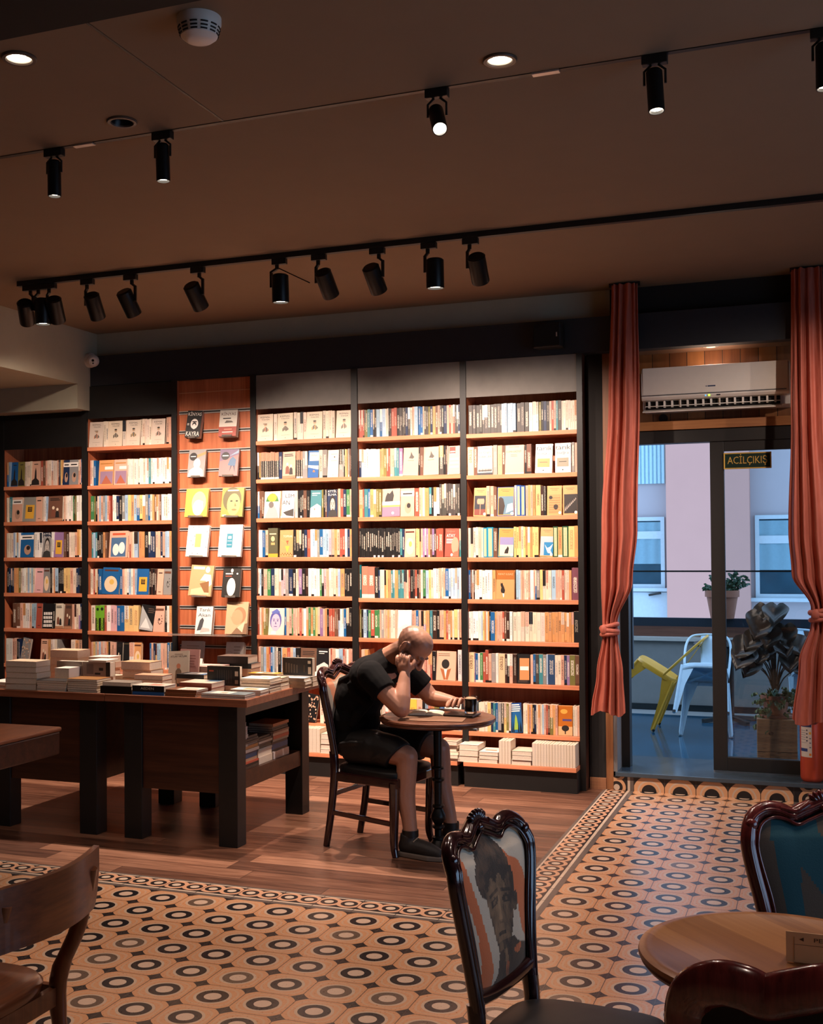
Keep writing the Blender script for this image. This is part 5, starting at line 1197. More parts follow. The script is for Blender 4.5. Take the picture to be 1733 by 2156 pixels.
m.poly([(-.045, 2.6174, .789), (-.036, 2.6174, .793), (-.036, 2.6174, .785)]); m.text('PE', .01, lambda x, y: (-.008 + x, 2.6173, .789 + y), width=.017, tall=.008); m.build('print', mat('card_ink', '#4a3224', .7), cd)

# things on the reading table
TZM = .7255
mt = MB(); mt.M = Matrix.Translation((TM[0] + .005, TM[1] - .095, 0)) @ Matrix.Rotation(radians(8), 4, 'Z'); mt.box(-.17, .17, -.1, .1, TZM - .0004, TZM + .0006)
tag(mt.build('paper_placemat', mat('brown_paper', '#8f6a50', .8), org=(TM[0], TM[1] - .095, TZM)), 'brown paper placemat on the round table in front of the man', 'placemat')
bk = thing('open_book', 'open paperback the man is reading on the round table', 'book', (-1.97, 6.03, TZM + .0008)); bk.rotation_euler = (0, 0, radians(12))
def leaf(sgn):
    m = MB()
    def fn(u, v):
        x = sgn * (.001 + .088 * u); return (x, -.065 + .13 * v, .004 + .016 * (1 - u) ** .5 * (u ** .35) + .004 * (1 - u))
    m.grid(fn, 12, 4); m.grid(lambda u, v: (sgn * (.001 + .088 * u), -.065 + .13 * v, .0022), 2, 2)
    m.grid(lambda u, v: tuple(Vector(fn(u, 0)) * v + Vector((sgn * (.001 + .088 * u), -.065, .0022)) * (1 - v)), 12, 1); m.grid(lambda u, v: tuple(Vector(fn(u, 1)) * v + Vector((sgn * (.001 + .088 * u), .065, .0022)) * (1 - v)), 12, 1)
    m.grid(lambda u, v: (sgn * .089, -.065 + .13 * u, .0022 + .002 * v), 2, 1)
    lb(m, 'page_block', mat('open_page', '#e4d6bd', .8, var=.06), bk, smooth=50)
leaf(-1); leaf(1)
m = MB(); m.box(-.092, .092, -.067, .067, .0002, .0021); lb(m, 'cover', mat('dark_cover', '#3a2a24', .6), bk)
gp = (-1.735, 6.06)
gl = thing('coffee_glass', 'ribbed glass of brown coffee on the dark tray', 'glass', (gp[0], gp[1], TZM + .011))
m = MB(); m.lathe([(.0, .002), (.03, .002), (.033, .006), (.035, .09), (.0335, .09), (.031, .012), (0, .01)], 28, caps=False); lb(m, 'glass_body', mat('glass_tumbler', '#e8e4dc', .03, trans=1.0, var=.02), gl, smooth=50)
m = MB(); m.lathe([(0, .0115), (.0305, .0125), (.0325, .074), (0, .074)], 28, caps=False); lb(m, 'coffee', mat('coffee_liquid', '#3a1c0e', .15), gl, smooth=40)
m = MB(); m.lathe([(0, .0742), (.0325, .0742), (.0325, .08), (.02, .086), (.0, .084)], 24, caps=False); lb(m, 'foam', mat('milk_foam', '#c9a98c', .7, bmp=.4, scale=200), gl, smooth=50)
tr = MB(); tr.M = Matrix.Translation((-1.77, 6.02, TZM)) @ Matrix.Rotation(radians(-4), 4, 'Z'); tr.box(-.09, .075, -.05, .085, .0006, .011)
tag(tr.build('dark_tray', mat('tray_black', '#1c1512', .3), org=(-1.77, 6.02, TZM), bev=.003), 'flat dark tray under the coffee glass on the round table', 'tray')

# ------------------------------------------------------------------ plain wooden chair, lower left
wc = thing('wooden_chair', 'plain brown wooden chair at the lower left with a wide curved backrest', 'chair', (-2.15, 2.5, 0))
M_beech = wood('beech_dark', '#4a2413', '#7c4524', 1, 1, .28, .2)
M_beech_z = wood('beech_leg', '#4a2413', '#7c4524', 2, 1, .3, .2)
m = MB()
def rl(u, v):
    t = u; y = 2.742 - .50 * t; x = -1.842 + .035 * 0 + .10 * (0 - (t - .5) ** 2 * 4 + 1) * -.0 + (-.06) * sin(pi * t) * -.9
    top = .803 - .02 * max(0, (t - .8)) ; h = .155 - .09 * max(0, 1 - t / .1) ** 2 - .05 * max(0, (t - .9) / .1) ** 2
    return (x, y, top - h * v)
th_ = .018
for sgn in (0, 1):
    m.grid((lambda u, v: rl(u, v)) if not sgn else (lambda u, v: tuple(Vector(rl(1 - u, v)) + Vector((-th_, 0, 0)))), 24, 6)
for v0 in (0, 1): m.grid(lambda u, v: tuple(Vector(rl(u if v0 == 0 else 1 - u, v0)) + Vector((-th_ * (1 - v), 0, 0))), 24, 1)
for u0 in (0, 1): m.grid(lambda u, v: tuple(Vector(rl(u0, v if u0 else 1 - v)) + Vector((-th_ * (1 - u), 0, 0))), 1, 6)
m.build('backrest', M_beech, wc, smooth=50)
for sy, yy in ((1, 2.69), (-1, 2.31)):
    m = MB(); m.tube(catmull([(-1.83, yy - .012 * sy, .76), (-1.872, yy, .6), (-1.945, yy + .008 * sy, .44), (-1.935, yy + .012 * sy, .25), (-1.91, yy + .02 * sy, 0)], 5), [(.019, .022)] * 9 + [(.02, .026)] * 4 + [(.018, .022)] * 8, 12, nrm=(1, 0, 0)); m.build('leg', M_beech_z, wc, smooth=50)
    m = MB(); m.tube([(-2.35, yy - .0, .43), (-2.38, yy + .01 * sy, 0)], [.02, .016], 12); m.build('leg', M_beech_z, wc, smooth=50)
m = MB(); m.grid(lambda u, v: (-2.135 + .2 * (abs(cos(2 * pi * u)) ** .7) * (1 if cos(2 * pi * u) > 0 else -1) * [0, .6, .95, 1, .97][int(round(v * 4))], 2.5 + .225 * (abs(sin(2 * pi * u)) ** .7) * (1 if sin(2 * pi * u) > 0 else -1) * [0, .6, .95, 1, .97][int(round(v * 4))], [.45, .452, .458, .447, .425][int(round(v * 4))]), 48, 4, closeu=True)
m.build('seat', M_beech, wc, smooth=60)
m = MB()
m.bar((-1.95, 2.69, .4), (-1.95, 2.31, .4), .02, .05); m.bar((-2.35, 2.69, .4), (-2.35, 2.31, .4), .02, .05)
for yy in (2.7, 2.3): m.bar((-1.95, yy, .4), (-2.35, yy, .4), .02, .05)
m.build('seat_rail', M_beech_z, wc)
# table edge at the far left
tb = thing('dining_table', 'corner of a brown wooden table with a thick apron at the left edge', 'table', (-4.1, 4.4, 0))
m = MB(); m.box(-4.75, -3.485, 3.75, 4.87, .728, .75); m.build('tabletop', wood('table_brown', '#5d3320', '#8a5638', 1, 1, .3), tb, bev=.008)
m = MB(); m.box(-4.74, -3.492, 3.757, 4.863, .615, .7275); m.build('apron', M_walnut, tb, bev=.008)
m = MB(); m.box(-4.3, -4.2, 4.2, 4.3, .04, .6145); m.build('pedestal', M_black, tb)
m = MB(); m.box(-4.5, -4.0, 4.0, 4.5, 0, .04); m.build('base', M_black, tb, bev=.01)
# ------------------------------------------------------------------ the reading man
def remesh(m, name, mats, parent, vox, it=6, smooth=True, fac=.5):
    me = bpy.data.meshes.new('tmp'); me.from_pydata([tuple(q) for q in m.v], [], m.f)
    ob = bpy.data.objects.new('tmp', me); COL.objects.link(ob)
    r = ob.modifiers.new('r', 'REMESH'); r.mode = 'VOXEL'; r.voxel_size = vox
    s = ob.modifiers.new('s', 'SMOOTH'); s.iterations = it; s.factor = fac
    ne = bpy.data.meshes.new_from_object(ob.evaluated_get(bpy.context.evaluated_depsgraph_get()))
    bpy.data.objects.remove(ob); bpy.data.meshes.remove(me)
    ne.name = name; ne.materials.clear()
    for q in (mats if isinstance(mats, list) else [mats]): ne.materials.append(q)
    ne.shade_smooth()
    o = bpy.data.objects.new(name, ne); COL.objects.link(o); o.parent = parent; o.location = (0, 0, 0)
    return o
man = thing('person', 'bald man in black t-shirt and dark shorts reading, head propped on his fist', 'person', (-2.238, 6.044, 0))
man.rotation_euler = (0, 0, radians(-100))
def chain(m, pts, n=14):
    """tapered limb with round joints; pts = [(x,y,z,r)...]"""
    P = catmull([p[:3] for p in pts], 6)
    R = []
    for a, b in zip(pts, pts[1:]): R += [a[3] + (b[3] - a[3]) * k / 6 for k in range(6)]
    R.append(pts[-1][3])
    m.tube(P, R, n)
    m.ball(pts[0][:3], pts[0][3], n=8); m.ball(pts[-1][:3], pts[-1][3], n=8)
HC = Vector((.01, .2, 1.083)); HR = Matrix.Rotation(radians(-55), 3, 'X') @ Matrix.Rotation(radians(-4), 3, 'Y')
hd = lambda x, y, z: HC + HR @ Vector((x, y, z))
def headball(m, p, r, R=None): m.ball(hd(*p), r, n=10, R=HR @ (R or Matrix.Identity(3)))
m = MB()
# torso (kept inside the shirt) and neck
m.ball((0, -.15, .55), (.155, .115, .1), n=10)
m.ball((0, -.17, .68), (.14, .1, .12), n=10)
m.ball((0, -.12, .82), (.155, .105, .13), n=10, R=Matrix.Rotation(radians(-25), 3, 'X'))
m.ball((0, -.03, .93), (.17, .1, .1), n=10, R=Matrix.Rotation(radians(-45), 3, 'X'))
chain(m, [(0, .0, .99, .07), (0, .07, 1.035, .06), (.004, .13, 1.065, .058)])
# head
headball(m, (0, -.012, .028), (.077, .1, .09)); headball(m, (0, .005, .045), (.07, .085, .08))
headball(m, (0, .03, -.04), (.06, .064, .078)); headball(m, (0, .062, -.098), (.03, .03, .022)); headball(m, (0, .02, -.085), (.05, .05, .035))
for s in (-1, 1):
    headball(m, (s * .03, .083, .026), (.03, .014, .008)); headball(m, (s * .04, .06, -.022), (.026, .026, .026))
    headball(m, (s * .031, .079, .004), (.014, .01, .009))
    headball(m, (s * .082, -.01, .0), (.010, .022, .036), Matrix.Rotation(radians(s * 24), 3, 'Z')); headball(m, (s * .089, -.02, .014), (.0075, .016, .022), Matrix.Rotation(radians(s * 32), 3, 'Z')); headball(m, (s * .084, -.01, -.026), (.008, .011, .012))
    headball(m, (s * .011, .103, -.032), (.009, .011, .008))
m.tube([hd(0, .09, .02), hd(0, .105, -.008), hd(0, .117, -.028)], [.009, .011, .013], 10); m.ball(hd(0, .115, -.028), .013, n=8)
headball(m, (0, .09, -.058), (.024, .012, .006)); headball(m, (0, .088, -.068), (.021, .012, .006))
# near (right) arm: elbow on the table, fist at the cheek
SN, EN, WN = (.185, .045, .945), (.195, .235, .778), (.118, .214, .948)
chain(m, [SN + (.058,), (.2, .13, .87, .052), EN + (.046,)])
chain(m, [EN + (.046,), (.175, .228, .835, .047), (.14, .22, .9, .036), WN + (.029,)])
m.ball((.108, .205, .985), (.026, .043, .047), n=10)
def finger(P, r): chain(m, [p + (q,) for p, q in zip(P, r)], 10)
for k in range(4):
    y = .168 + .023 * k; z = 1.018 - .006 * abs(k - 1.2); L = (1, 1.08, 1.04, .88)[3 - k]
    finger([(.118, y, z - .01), (.113, y - .003, z + .026 * L), (.092, y - .006, z + .038 * L), (.077, y - .004, z + .016)], [.0105, .0105, .0098, .009])
finger([(.1, .236, .975), (.098, .253, 1.0), (.084, .254, 1.022), (.074, .246, 1.035)], [.012, .0115, .0105, .009])
# far (left) arm: forearm on the table, hand on the page
SF, EF, WF = (-.185, .055, .93), (-.262, .17, .782), (-.225, .33, .776)
chain(m, [SF + (.058,), (-.235, .11, .86, .052), EF + (.045,)])
chain(m, [EF + (.045,), (-.255, .22, .778, .045), (-.24, .28, .777, .036), WF + (.028,)])
m.ball((-.195, .375, .785), (.036, .044, .018), n=10, R=Matrix.Rotation(radians(-40), 3, 'Z'))
for k in range(4):
    bx, by = -.19 + .012 * (k - 1) , .385 + .021 * k - .02; L = (1, 1.08, 1.0, .82)[k]
    bx = -.178 + (-.004, .0, -.004, -.014)[k]
    finger([(bx, by, .79), (bx + .03 * L, by + .004 * (k - 1), .803), (bx + .055 * L, by + .006 * (k - 1), .785), (bx + .068 * L, by + .008 * (k - 1), .764)], [.0108, .0102, .0096, .0086])
finger([(-.2, .345, .78), (-.165, .335, .782), (-.135, .338, .772), (-.115, .345, .762)], [.012, .0115, .0105, .0088])
# legs
chain(m, [(.1, -.12, .545, .08), (.125, .08, .545, .072), (.138, .235, .522, .058)])
chain(m, [(.138, .238, .52, .057), (.142, .232, .4, .054), (.14, .225, .32, .054), (.14, .245, .2, .041), (.14, .258, .09, .036)])
chain(m, [(.14, .25, .06, .036), (.145, .33, .05, .032), (.15, .4, .042, .026)])
chain(m, [(-.1, -.12, .545, .08), (-.118, .12, .55, .072), (-.125, .29, .53, .058)])
chain(m, [(-.125, .293, .528, .057), (-.128, .3, .4, .054), (-.128, .305, .32, .053), (-.128, .34, .2, .041), (-.128, .362, .09, .036)])
chain(m, [(-.128, .355, .06, .036), (-.13, .42, .05, .032), (-.132, .48, .042, .026)])
M_skin = flag(attr_mat('skin', .42, spec=.45), 'col')
body = remesh(m, 'body', M_skin, man, .0042, 5)
me = body.data; ca = me.color_attributes.new('Col', 'FLOAT_COLOR', 'POINT')
base, stub, lip, ruddy = hx('#c08b72'), hx('#6a4a3c'), hx('#9a5a4c'), hx('#b56f58')
buf = []; HI = HR.transposed()
for vtx in me.vertices:
    p = vtx.co; q = HI @ (p - HC); c = base; near = (p - HC).length < .15 and p.x < .1
    n = noise.noise(p * 60) * .5 + .5
    t = 0
    if near:
        side = sm(.09, .045, q.z) * sm(.06, .01, q.y) * sm(-.11, -.07, q.z); beard = sm(-.03, -.06, q.z) * sm(-.02, .03, q.y)
        brow = 1 if .016 < q.z < .036 and q.y > .08 and .008 < abs(q.x) < .052 else 0
        t = max(.85 * side, .6 * beard, .9 * brow) * (.75 + .4 * n)
        if -.072 < q.z < -.054 and q.y > .085 and abs(q.x) < .022: c = lip; t = 0
        if .0 < q.z < .008 and q.y > .078 and .016 < abs(q.x) < .046: t = .7
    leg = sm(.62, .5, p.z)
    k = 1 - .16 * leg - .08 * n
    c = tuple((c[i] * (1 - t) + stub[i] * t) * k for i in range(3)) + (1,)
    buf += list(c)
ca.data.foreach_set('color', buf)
# clothing
M_tee = mat('black_cotton', '#080708', .9, var=.3, scale=90, bmp=.1, spec=.25)
m = MB()
m.ball((0, -.15, .575), (.178, .145, .085), n=12)
m.ball((0, -.165, .68), (.17, .132, .14), n=12)
m.ball((0, -.13, .81), (.178, .13, .15), n=12, R=Matrix.Rotation(radians(-24), 3, 'X'))
m.ball((0, -.045, .925), (.195, .118, .105), n=12, R=Matrix.Rotation(radians(-45), 3, 'X'))
m.ball((0, .01, .985), (.115, .075, .055), n=12, R=Matrix.Rotation(radians(-40), 3, 'X'))
chain(m, [(-.15, .02, .955, .068), (0, .005, .985, .075), (.15, .015, .965, .068)])
m.tube([SN, (.2, .1, .9), (.205, .14, .862)], [.078, .073, .07], 16); m.ball(SN, .078, n=9)
m.tube([SF, (-.225, .1, .875), (-.242, .132, .84)], [.078, .072, .068], 16); m.ball(SF, .078, n=9)
m.tube([(0, .035, 1.0), (0, .066, 1.026)], [.082, .07], 18)
for a, b in (((.1, -.2, .62), (.02, -.27, .75)), ((.16, -.1, .66), (.1, .0, .8)), ((.12, -.02, .78), (.17, -.1, .9)), ((.05, -.24, .85), (.14, -.1, .93))):
    m.tube([a, tuple((Vector(a) + Vector(b)) / 2 + Vector((.012, -.012, 0))), b], [.02, .03, .02], 8)
remesh(m, 'tshirt', M_tee, man, .006, 5)
M_short = mat('dark_shorts', '#151414', .6, var=.35, scale=26, bmp=.25)
m = MB()
m.ball((0, -.14, .545), (.18, .15, .085), n=12)
m.tube(catmull([(.085, -.14, .54), (.115, .03, .548), (.13, .15, .535), (.133, .178, .52)], 5), [.096] * 6 + [.09] * 5 + [.088] * 5, 18)
m.tube(catmull([(-.085, -.14, .54), (-.11, .05, .552), (-.12, .18, .548), (-.121, .215, .54)], 5), [.096] * 6 + [.09] * 5 + [.088] * 5, 18)
for a, b in (((.17, -.16, .56), (.19, .0, .58)), ((.16, -.05, .6), (.2, .08, .55)), ((.14, .0, .62), (.17, .12, .6)), ((.19, .05, .5), (.2, .14, .54))):
    m.tube([a, tuple((Vector(a) + Vector(b)) / 2 + Vector((.006, 0, .008))), b], [.012, .018, .012], 8)
remesh(m, 'shorts', M_short, man, .006, 4)
M_shoe = mat('dark_trainer', '#2a2624', .6, var=.6, scale=35, bmp=.2); M_sole = mat('grey_sole', '#6a5f56', .7)
for x, y, h in ((.142, .19, 0), (-.13, .3, 0)):
    m = MB()
    chain(m, [(x, y + .04, .055, .044), (x + .004, y + .12, .055, .044), (x + .008, y + .19, .045, .04), (x + .01, y + .235, .036, .03)])
    m.tube([(x, y + .05, .05), (x, y + .055, .118)], [.048, .045], 14)
    o = remesh(m, 'trainer', M_shoe, man, .006, 3)
    s = MB(); P = [(x - .036, y), (x + .034, y), (x + .048, y + .1), (x + .056, y + .19), (x + .034, y + .262), (x - .008, y + .262), (x - .034, y + .19), (x - .036, y + .1)]
    s.prism([(a, b, .001) for a, b in P], (0, 0, .026)); q = lb(s, 'sole', M_sole, man, bev=.006); q.parent = o
    s = MB()
    for k in range(5): s.tube([(x - .028, y + .105 + .022 * k, .088 - .006 * k), (x + .004, y + .11 + .022 * k, .102 - .008 * k), (x + .034, y + .1 + .022 * k, .086 - .006 * k)], .004, 6)
    q = lb(s, 'laces', mat('shoe_laces', '#8a7a68', .8), man, smooth=60); q.parent = o
m = MB(); m.lathe([(.044, .105), (.0445, .14), (.041, .14), (.041, .105)], 20, o=(.14, .253, 0), caps=False); lb(m, 'sock', M_black, man, smooth=60)
m = MB(); m.lathe([(.044, .105), (.0445, .14), (.041, .14), (.041, .105)], 20, o=(-.128, .357, 0), caps=False); lb(m, 'sock', M_black, man, smooth=60)
# ------------------------------------------------------------------ curtains
def velvet():
    m, nt, b = newmat('rust_velvet')
    n = noise_tex(nt, mapping(nt, coords(nt), (60, 60, 9)), 1.0, 3)
    put(nt, b.inputs['Base Color'], mixc(nt, n, hx('#8a3f30'), hx('#b96450')))
    b.inputs['Roughness'].default_value = .65; b.inputs['Sheen Weight'].default_value = .6; b.inputs['Sheen Roughness'].default_value = .35
    b.inputs['Sheen Tint'].default_value = hx('#e09a80')
    bump(nt, b, n, .25, .003); return m
M_velvet = velvet()
def curtain(label, prof, seed, knot):
    """prof = [(z, x centre, half width, depth)] from the rail down"""
    random.seed(seed)
    t = thing('curtain', label, 'curtain', (prof[0][1], 7.79, 0), 'rust velvet curtains at the door')
    zs = [p[0] for p in prof]
    def at(z):
        for a, b in zip(prof, prof[1:]):
            if z >= b[0]:
                k = (z - b[0]) / (a[0] - b[0]); k = k * k * (3 - 2 * k); return [b[i] + (a[i] - b[i]) * k for i in range(1, 4)]
        return prof[-1][1:]
    ph = [random.uniform(0, 6) for _ in range(4)]
    def fn(u, v):
        z = zs[0] + (zs[-1] - zs[0]) * v; cx, w, d = at(z); a = 2 * pi * u
        f = .6 * cos(11 * a + ph[0] + .5 * sin(3 * z)) + .3 * cos(15 * a + ph[1] + .8 * z) + .25 * cos(5 * a + ph[2] - z)
        k = 1 + .85 * f * (1 if d > .03 else .5); hem = .018 * sin(3 * a + ph[3]) if v > .98 else 0
        return (cx + w * cos(a) * (1 + .06 * f), 7.772 + min(.046, d) * sin(a) * k, z + hem)
    m = MB(); m.grid(fn, 150, 110, closeu=True); m.build('drape', M_velvet, t, smooth=80)
    kx, kz, kw = knot
    m = MB()
    for dz, tl, rr in ((.022, .25, .016), (-.004, -.2, .018), (-.03, .12, .015)):
        m.tube([(kx + kw * cos(a), 7.77 + .052 * sin(a), kz + dz + tl * kw * cos(a)) for a in [k * pi / 12 for k in range(24)]], rr, 10, closed=True)
    m.ball((kx - kw * .5, 7.72, kz + .0), (.03, .02, .035), n=9)
    m.build('tie_knot', M_velvet, t, smooth=80)
    m = MB(); m.box(prof[0][1] - .1, prof[0][1] + .1, 7.765, 7.79, 3.335, 3.36); m.build('rail_bracket', M_black, t)
curtain('rust velvet curtain tied low, left of the glass door', [(3.345, -1.155, .083, .04), (2.6, -1.165, .098, .045), (1.75, -1.205, .112, .05), (1.4, -1.225, .098, .048), (1.13, -1.272, .047, .03), (1.05, -1.272, .047, .03), (.8, -1.275, .082, .045), (.535, -1.288, .107, .05)], 4, (-1.275, 1.085, .05))
curtain('rust velvet curtain tied low, right of the glass door at the frame edge', [(3.345, -.035, .09, .04), (2.4, -.03, .105, .045), (1.7, -.02, .14, .05), (1.45, -.005, .14, .05), (1.24, .025, .062, .035), (1.15, .025, .062, .035), (.9, .0, .11, .048), (.53, -.01, .14, .052)], 9, (.025, 1.2, .066))
# ------------------------------------------------------------------ air conditioner
ac = thing('air_conditioner', 'white wall air conditioner with open louvre above the glass door', 'air conditioner', (-.615, 8.1, 2.67))
X0, X1 = -1.083, -.148
m = MB(); P = [(8.199, 2.535), (8.199, 2.822), (8.03, 2.822), (8.0, 2.81), (7.988, 2.78), (7.985, 2.62), (8.0, 2.605), (8.03, 2.602), (8.06, 2.602), (8.06, 2.545)]
m.prism([(X0, y, z) for y, z in P], (X1 - X0, 0, 0)); m.build('body', M_white, ac, bev=.003)
m = MB(); m.box(X0 + .01, X1 - .01, 7.9825, 7.985, 2.637, 2.818); m.build('front_panel', M_white, ac, bev=.002)
m = MB(); m.box(X0 + .0, X1 - .02, 7.981, 7.9835, 2.631, 2.6355); m.build('trim_line', mat('chrome_line', '#9aa4ac', .2, .8), ac)
m = MB(); m.box(X0 + .02, X1 - .06, 8.052, 8.0595, 2.548, 2.6); m.build('louvre_slot', mat('slot_dark', '#15110e', .8), ac)
m = MB()
for k in range(17): m.box(X0 + .04 + k * .05, X0 + .052 + k * .05, 8.02, 8.052, 2.556, 2.6)
m.box(X0 + .02, X1 - .06, 8.01, 8.016, 2.562, 2.567); m.box(X0 + .25, X0 + .256, 8.005, 8.012, 2.55, 2.6); m.box(X0 + .5, X0 + .506, 8.005, 8.012, 2.55, 2.6)
m.build('louvre_vanes', M_white, ac)
m = MB(); m.M = Matrix.Translation((0, 8.03, 2.535)) @ Matrix.Rotation(radians(14), 4, 'X'); m.box(X0 + .005, X1 - .05, -.045, .03, -.004, .004); m.build('flap', M_white, ac, bev=.002)
m = MB(); m.M = Matrix.Identity(4); m.box(-.655, -.605, 7.9815, 7.9826, 2.674, 2.682); m.poly([(-.67, 7.982, 2.678), (-.66, 7.982, 2.683), (-.66, 7.982, 2.673)]); m.build('badge', mat('badge_blue', '#2b3c5c', .4), ac)
m = MB(); m.box(-.652, -.64, 7.9845, 7.9855, 2.612, 2.624); m.build('indicator', emit('led_green', (.45, 1, .05, 1), 2.0), ac)
m = MB(); m.box(-.672, -.664, 7.9845, 7.9855, 2.614, 2.622); m.build('indicator', emit('led_blue', (.1, .5, 1, 1), 1.2), ac)
m = MB(); m.box(-.6, -.575, 7.9845, 7.9855, 2.614, 2.622); m.build('sensor_window', M_black, ac)
m = MB(); m.lathe([(0, 0), (.03, 0), (.03, .02), (0, .02)], 20, o=(-.965, 8.2, 2.5), ax=(0, -1, 0)); tag(m.build('cable_grommet', M_black, org=(-.965, 8.19, 2.5), smooth=40), 'small round black cable cover on the boards below the air conditioner', 'cable cover')
# ------------------------------------------------------------------ speaker, camera, smoke detector
sp = thing('wall_speaker', 'small black speaker box on the charcoal beam above the rightmost bookcase', 'speaker', (-1.66, 7.8, 3.03))
m = MB(); P = [(-1.765, 7.76), (-1.752, 7.735), (-1.575, 7.72), (-1.56, 7.74), (-1.565, 7.845), (-1.75, 7.845)]
m.prism([(x, y, 2.965) for x, y in P], (0, 0, .165)); m.build('cabinet', mat('speaker_black', '#121110', .5), sp, bev=.006)
m = MB(); m.obox((-1.665, 7.7255, 3.045), (.085, -.007, 0), (0, .001, 0), (0, 0, .07)); m.build('grille', mat('speaker_cloth', '#0c0b0b', .9, bmp=.5, scale=400), sp)
m = MB(); m.box(-1.6, -1.592, 7.716, 7.7215, 3.03, 3.058); m.build('badge', M_alu, sp)
cc = thing('security_camera', 'white turret security camera at the corner of the grey bulkhead', 'camera', (-5.33, 7.62, 3.14))
m = MB(); m.lathe([(0, 0), (.056, 0), (.058, .02), (.054, .045), (.04, .055), (0, .055)], 28, o=(-5.349, 7.83, 3.13), ax=(1, -.25, 0)); m.build('base', M_white, cc, smooth=40)
m = MB(); m.ball((-5.285, 7.80, 3.12), .048, n=14); m.build('ball', M_white, cc, smooth=80)
va = Vector((.5, -.82, -.25)).normalized(); c0 = Vector((-5.285, 7.80, 3.12))
m = MB(); m.lathe([(0, .046), (.03, .044), (.03, .05), (.0, .052)], 20, o=c0, ax=va); m.build('face_plate', M_white, cc, smooth=40)
m = MB(); m.lathe([(0, .0525), (.011, .0525), (.009, .056), (0, .057)], 16, o=c0 + Vector((0, 0, .008)), ax=va); m.lathe([(0, .0525), (.006, .0525), (0, .055)], 12, o=c0 + Vector((.002, 0, -.014)), ax=va); m.build('lens', mat('lens_black', '#0b0a0a', .08), cc, smooth=40)
sd = thing('smoke_detector', 'white domed smoke detector on the ceiling', 'smoke detector', (-1.87, 3.37, 3.36))
m = MB(); m.lathe([(0, 0), (.073, 0), (.073, .022), (.069, .03), (.06, .062), (.045, .074), (.036, .078), (0, .079)], 40, o=(-1.87, 3.37, 3.36), ax=(0, 0, -1)); m.build('housing', M_white, sd, smooth=35)
m = MB()
for ring, (z, r) in enumerate(((.036, .0685), (.047, .0655), (.057, .0625))):
    for k in range(12):
        a0 = k * pi / 6 + .06; pts = [a0 + j * .07 for j in range(6)]
        m.tube([(-1.87 + r * cos(a), 3.37 + r * sin(a), 3.36 - z) for a in pts], .0026, 6)
m.build('vents', mat('vent_black', '#0f0e0d', .8), sd)
# ------------------------------------------------------------------ recessed downlights
def downlight(x, y, lit, label):
    t = thing('recessed_downlight', label, 'downlight', (x, y, 3.36), 'recessed ceiling downlights')
    m = MB(); m.lathe([(.044, .0005), (.061, .0005), (.062, .004), (.058, .009), (.047, .009), (.044, .003)], 36, o=(x, y, 3.3605), ax=(0, 0, -1), caps=False); m.build('trim_ring', mat('bronze_ring', '#4a3c33', .4), t, smooth=40)
    m = MB(); m.lathe([(.046, .003), (.04, -.012), (.03, -.045), (.022, -.055)], 32, o=(x, y, 3.3595), ax=(0, 0, -1), caps=False); m.build('reflector', M_white if lit else M_blackmetal, t, smooth=60)
    m = MB(); m.lathe([(0, -.018), (.034, -.018)], 24, o=(x, y, 3.3595), ax=(0, 0, -1), caps=False); m.build('lamp', M_lens if lit else M_blackmetal, t)
downlight(-2.61, 3.40, True, 'lit recessed downlight at upper left, near the dark ceiling beam')
downlight(-2.61, 4.06, False, 'unlit recessed downlight at left, close to the thin ceiling track')
downlight(-1.034, 4.06, True, 'lit recessed downlight right of centre, close to the thin ceiling track')
t = thing('recessed_downlight', 'small lit downlight in the recess above the air conditioner', 'downlight', (-.635, 7.995, 2.945), 'recessed ceiling downlights')
m = MB(); m.lathe([(.0, .001), (.045, .001), (.05, .004), (.0, .005)], 32, o=(-.635, 8.03, 2.9455), ax=(0, 0, -1), caps=False); m.build('trim_ring', M_alu, t, smooth=40)
m = MB(); m.lathe([(0, .0056), (.03, .0056)], 24, o=(-.635, 8.03, 2.9455), ax=(0, 0, -1), caps=False); m.build('lamp', emit('small_lamp', (1, .8, .6, 1), 1.2), t)
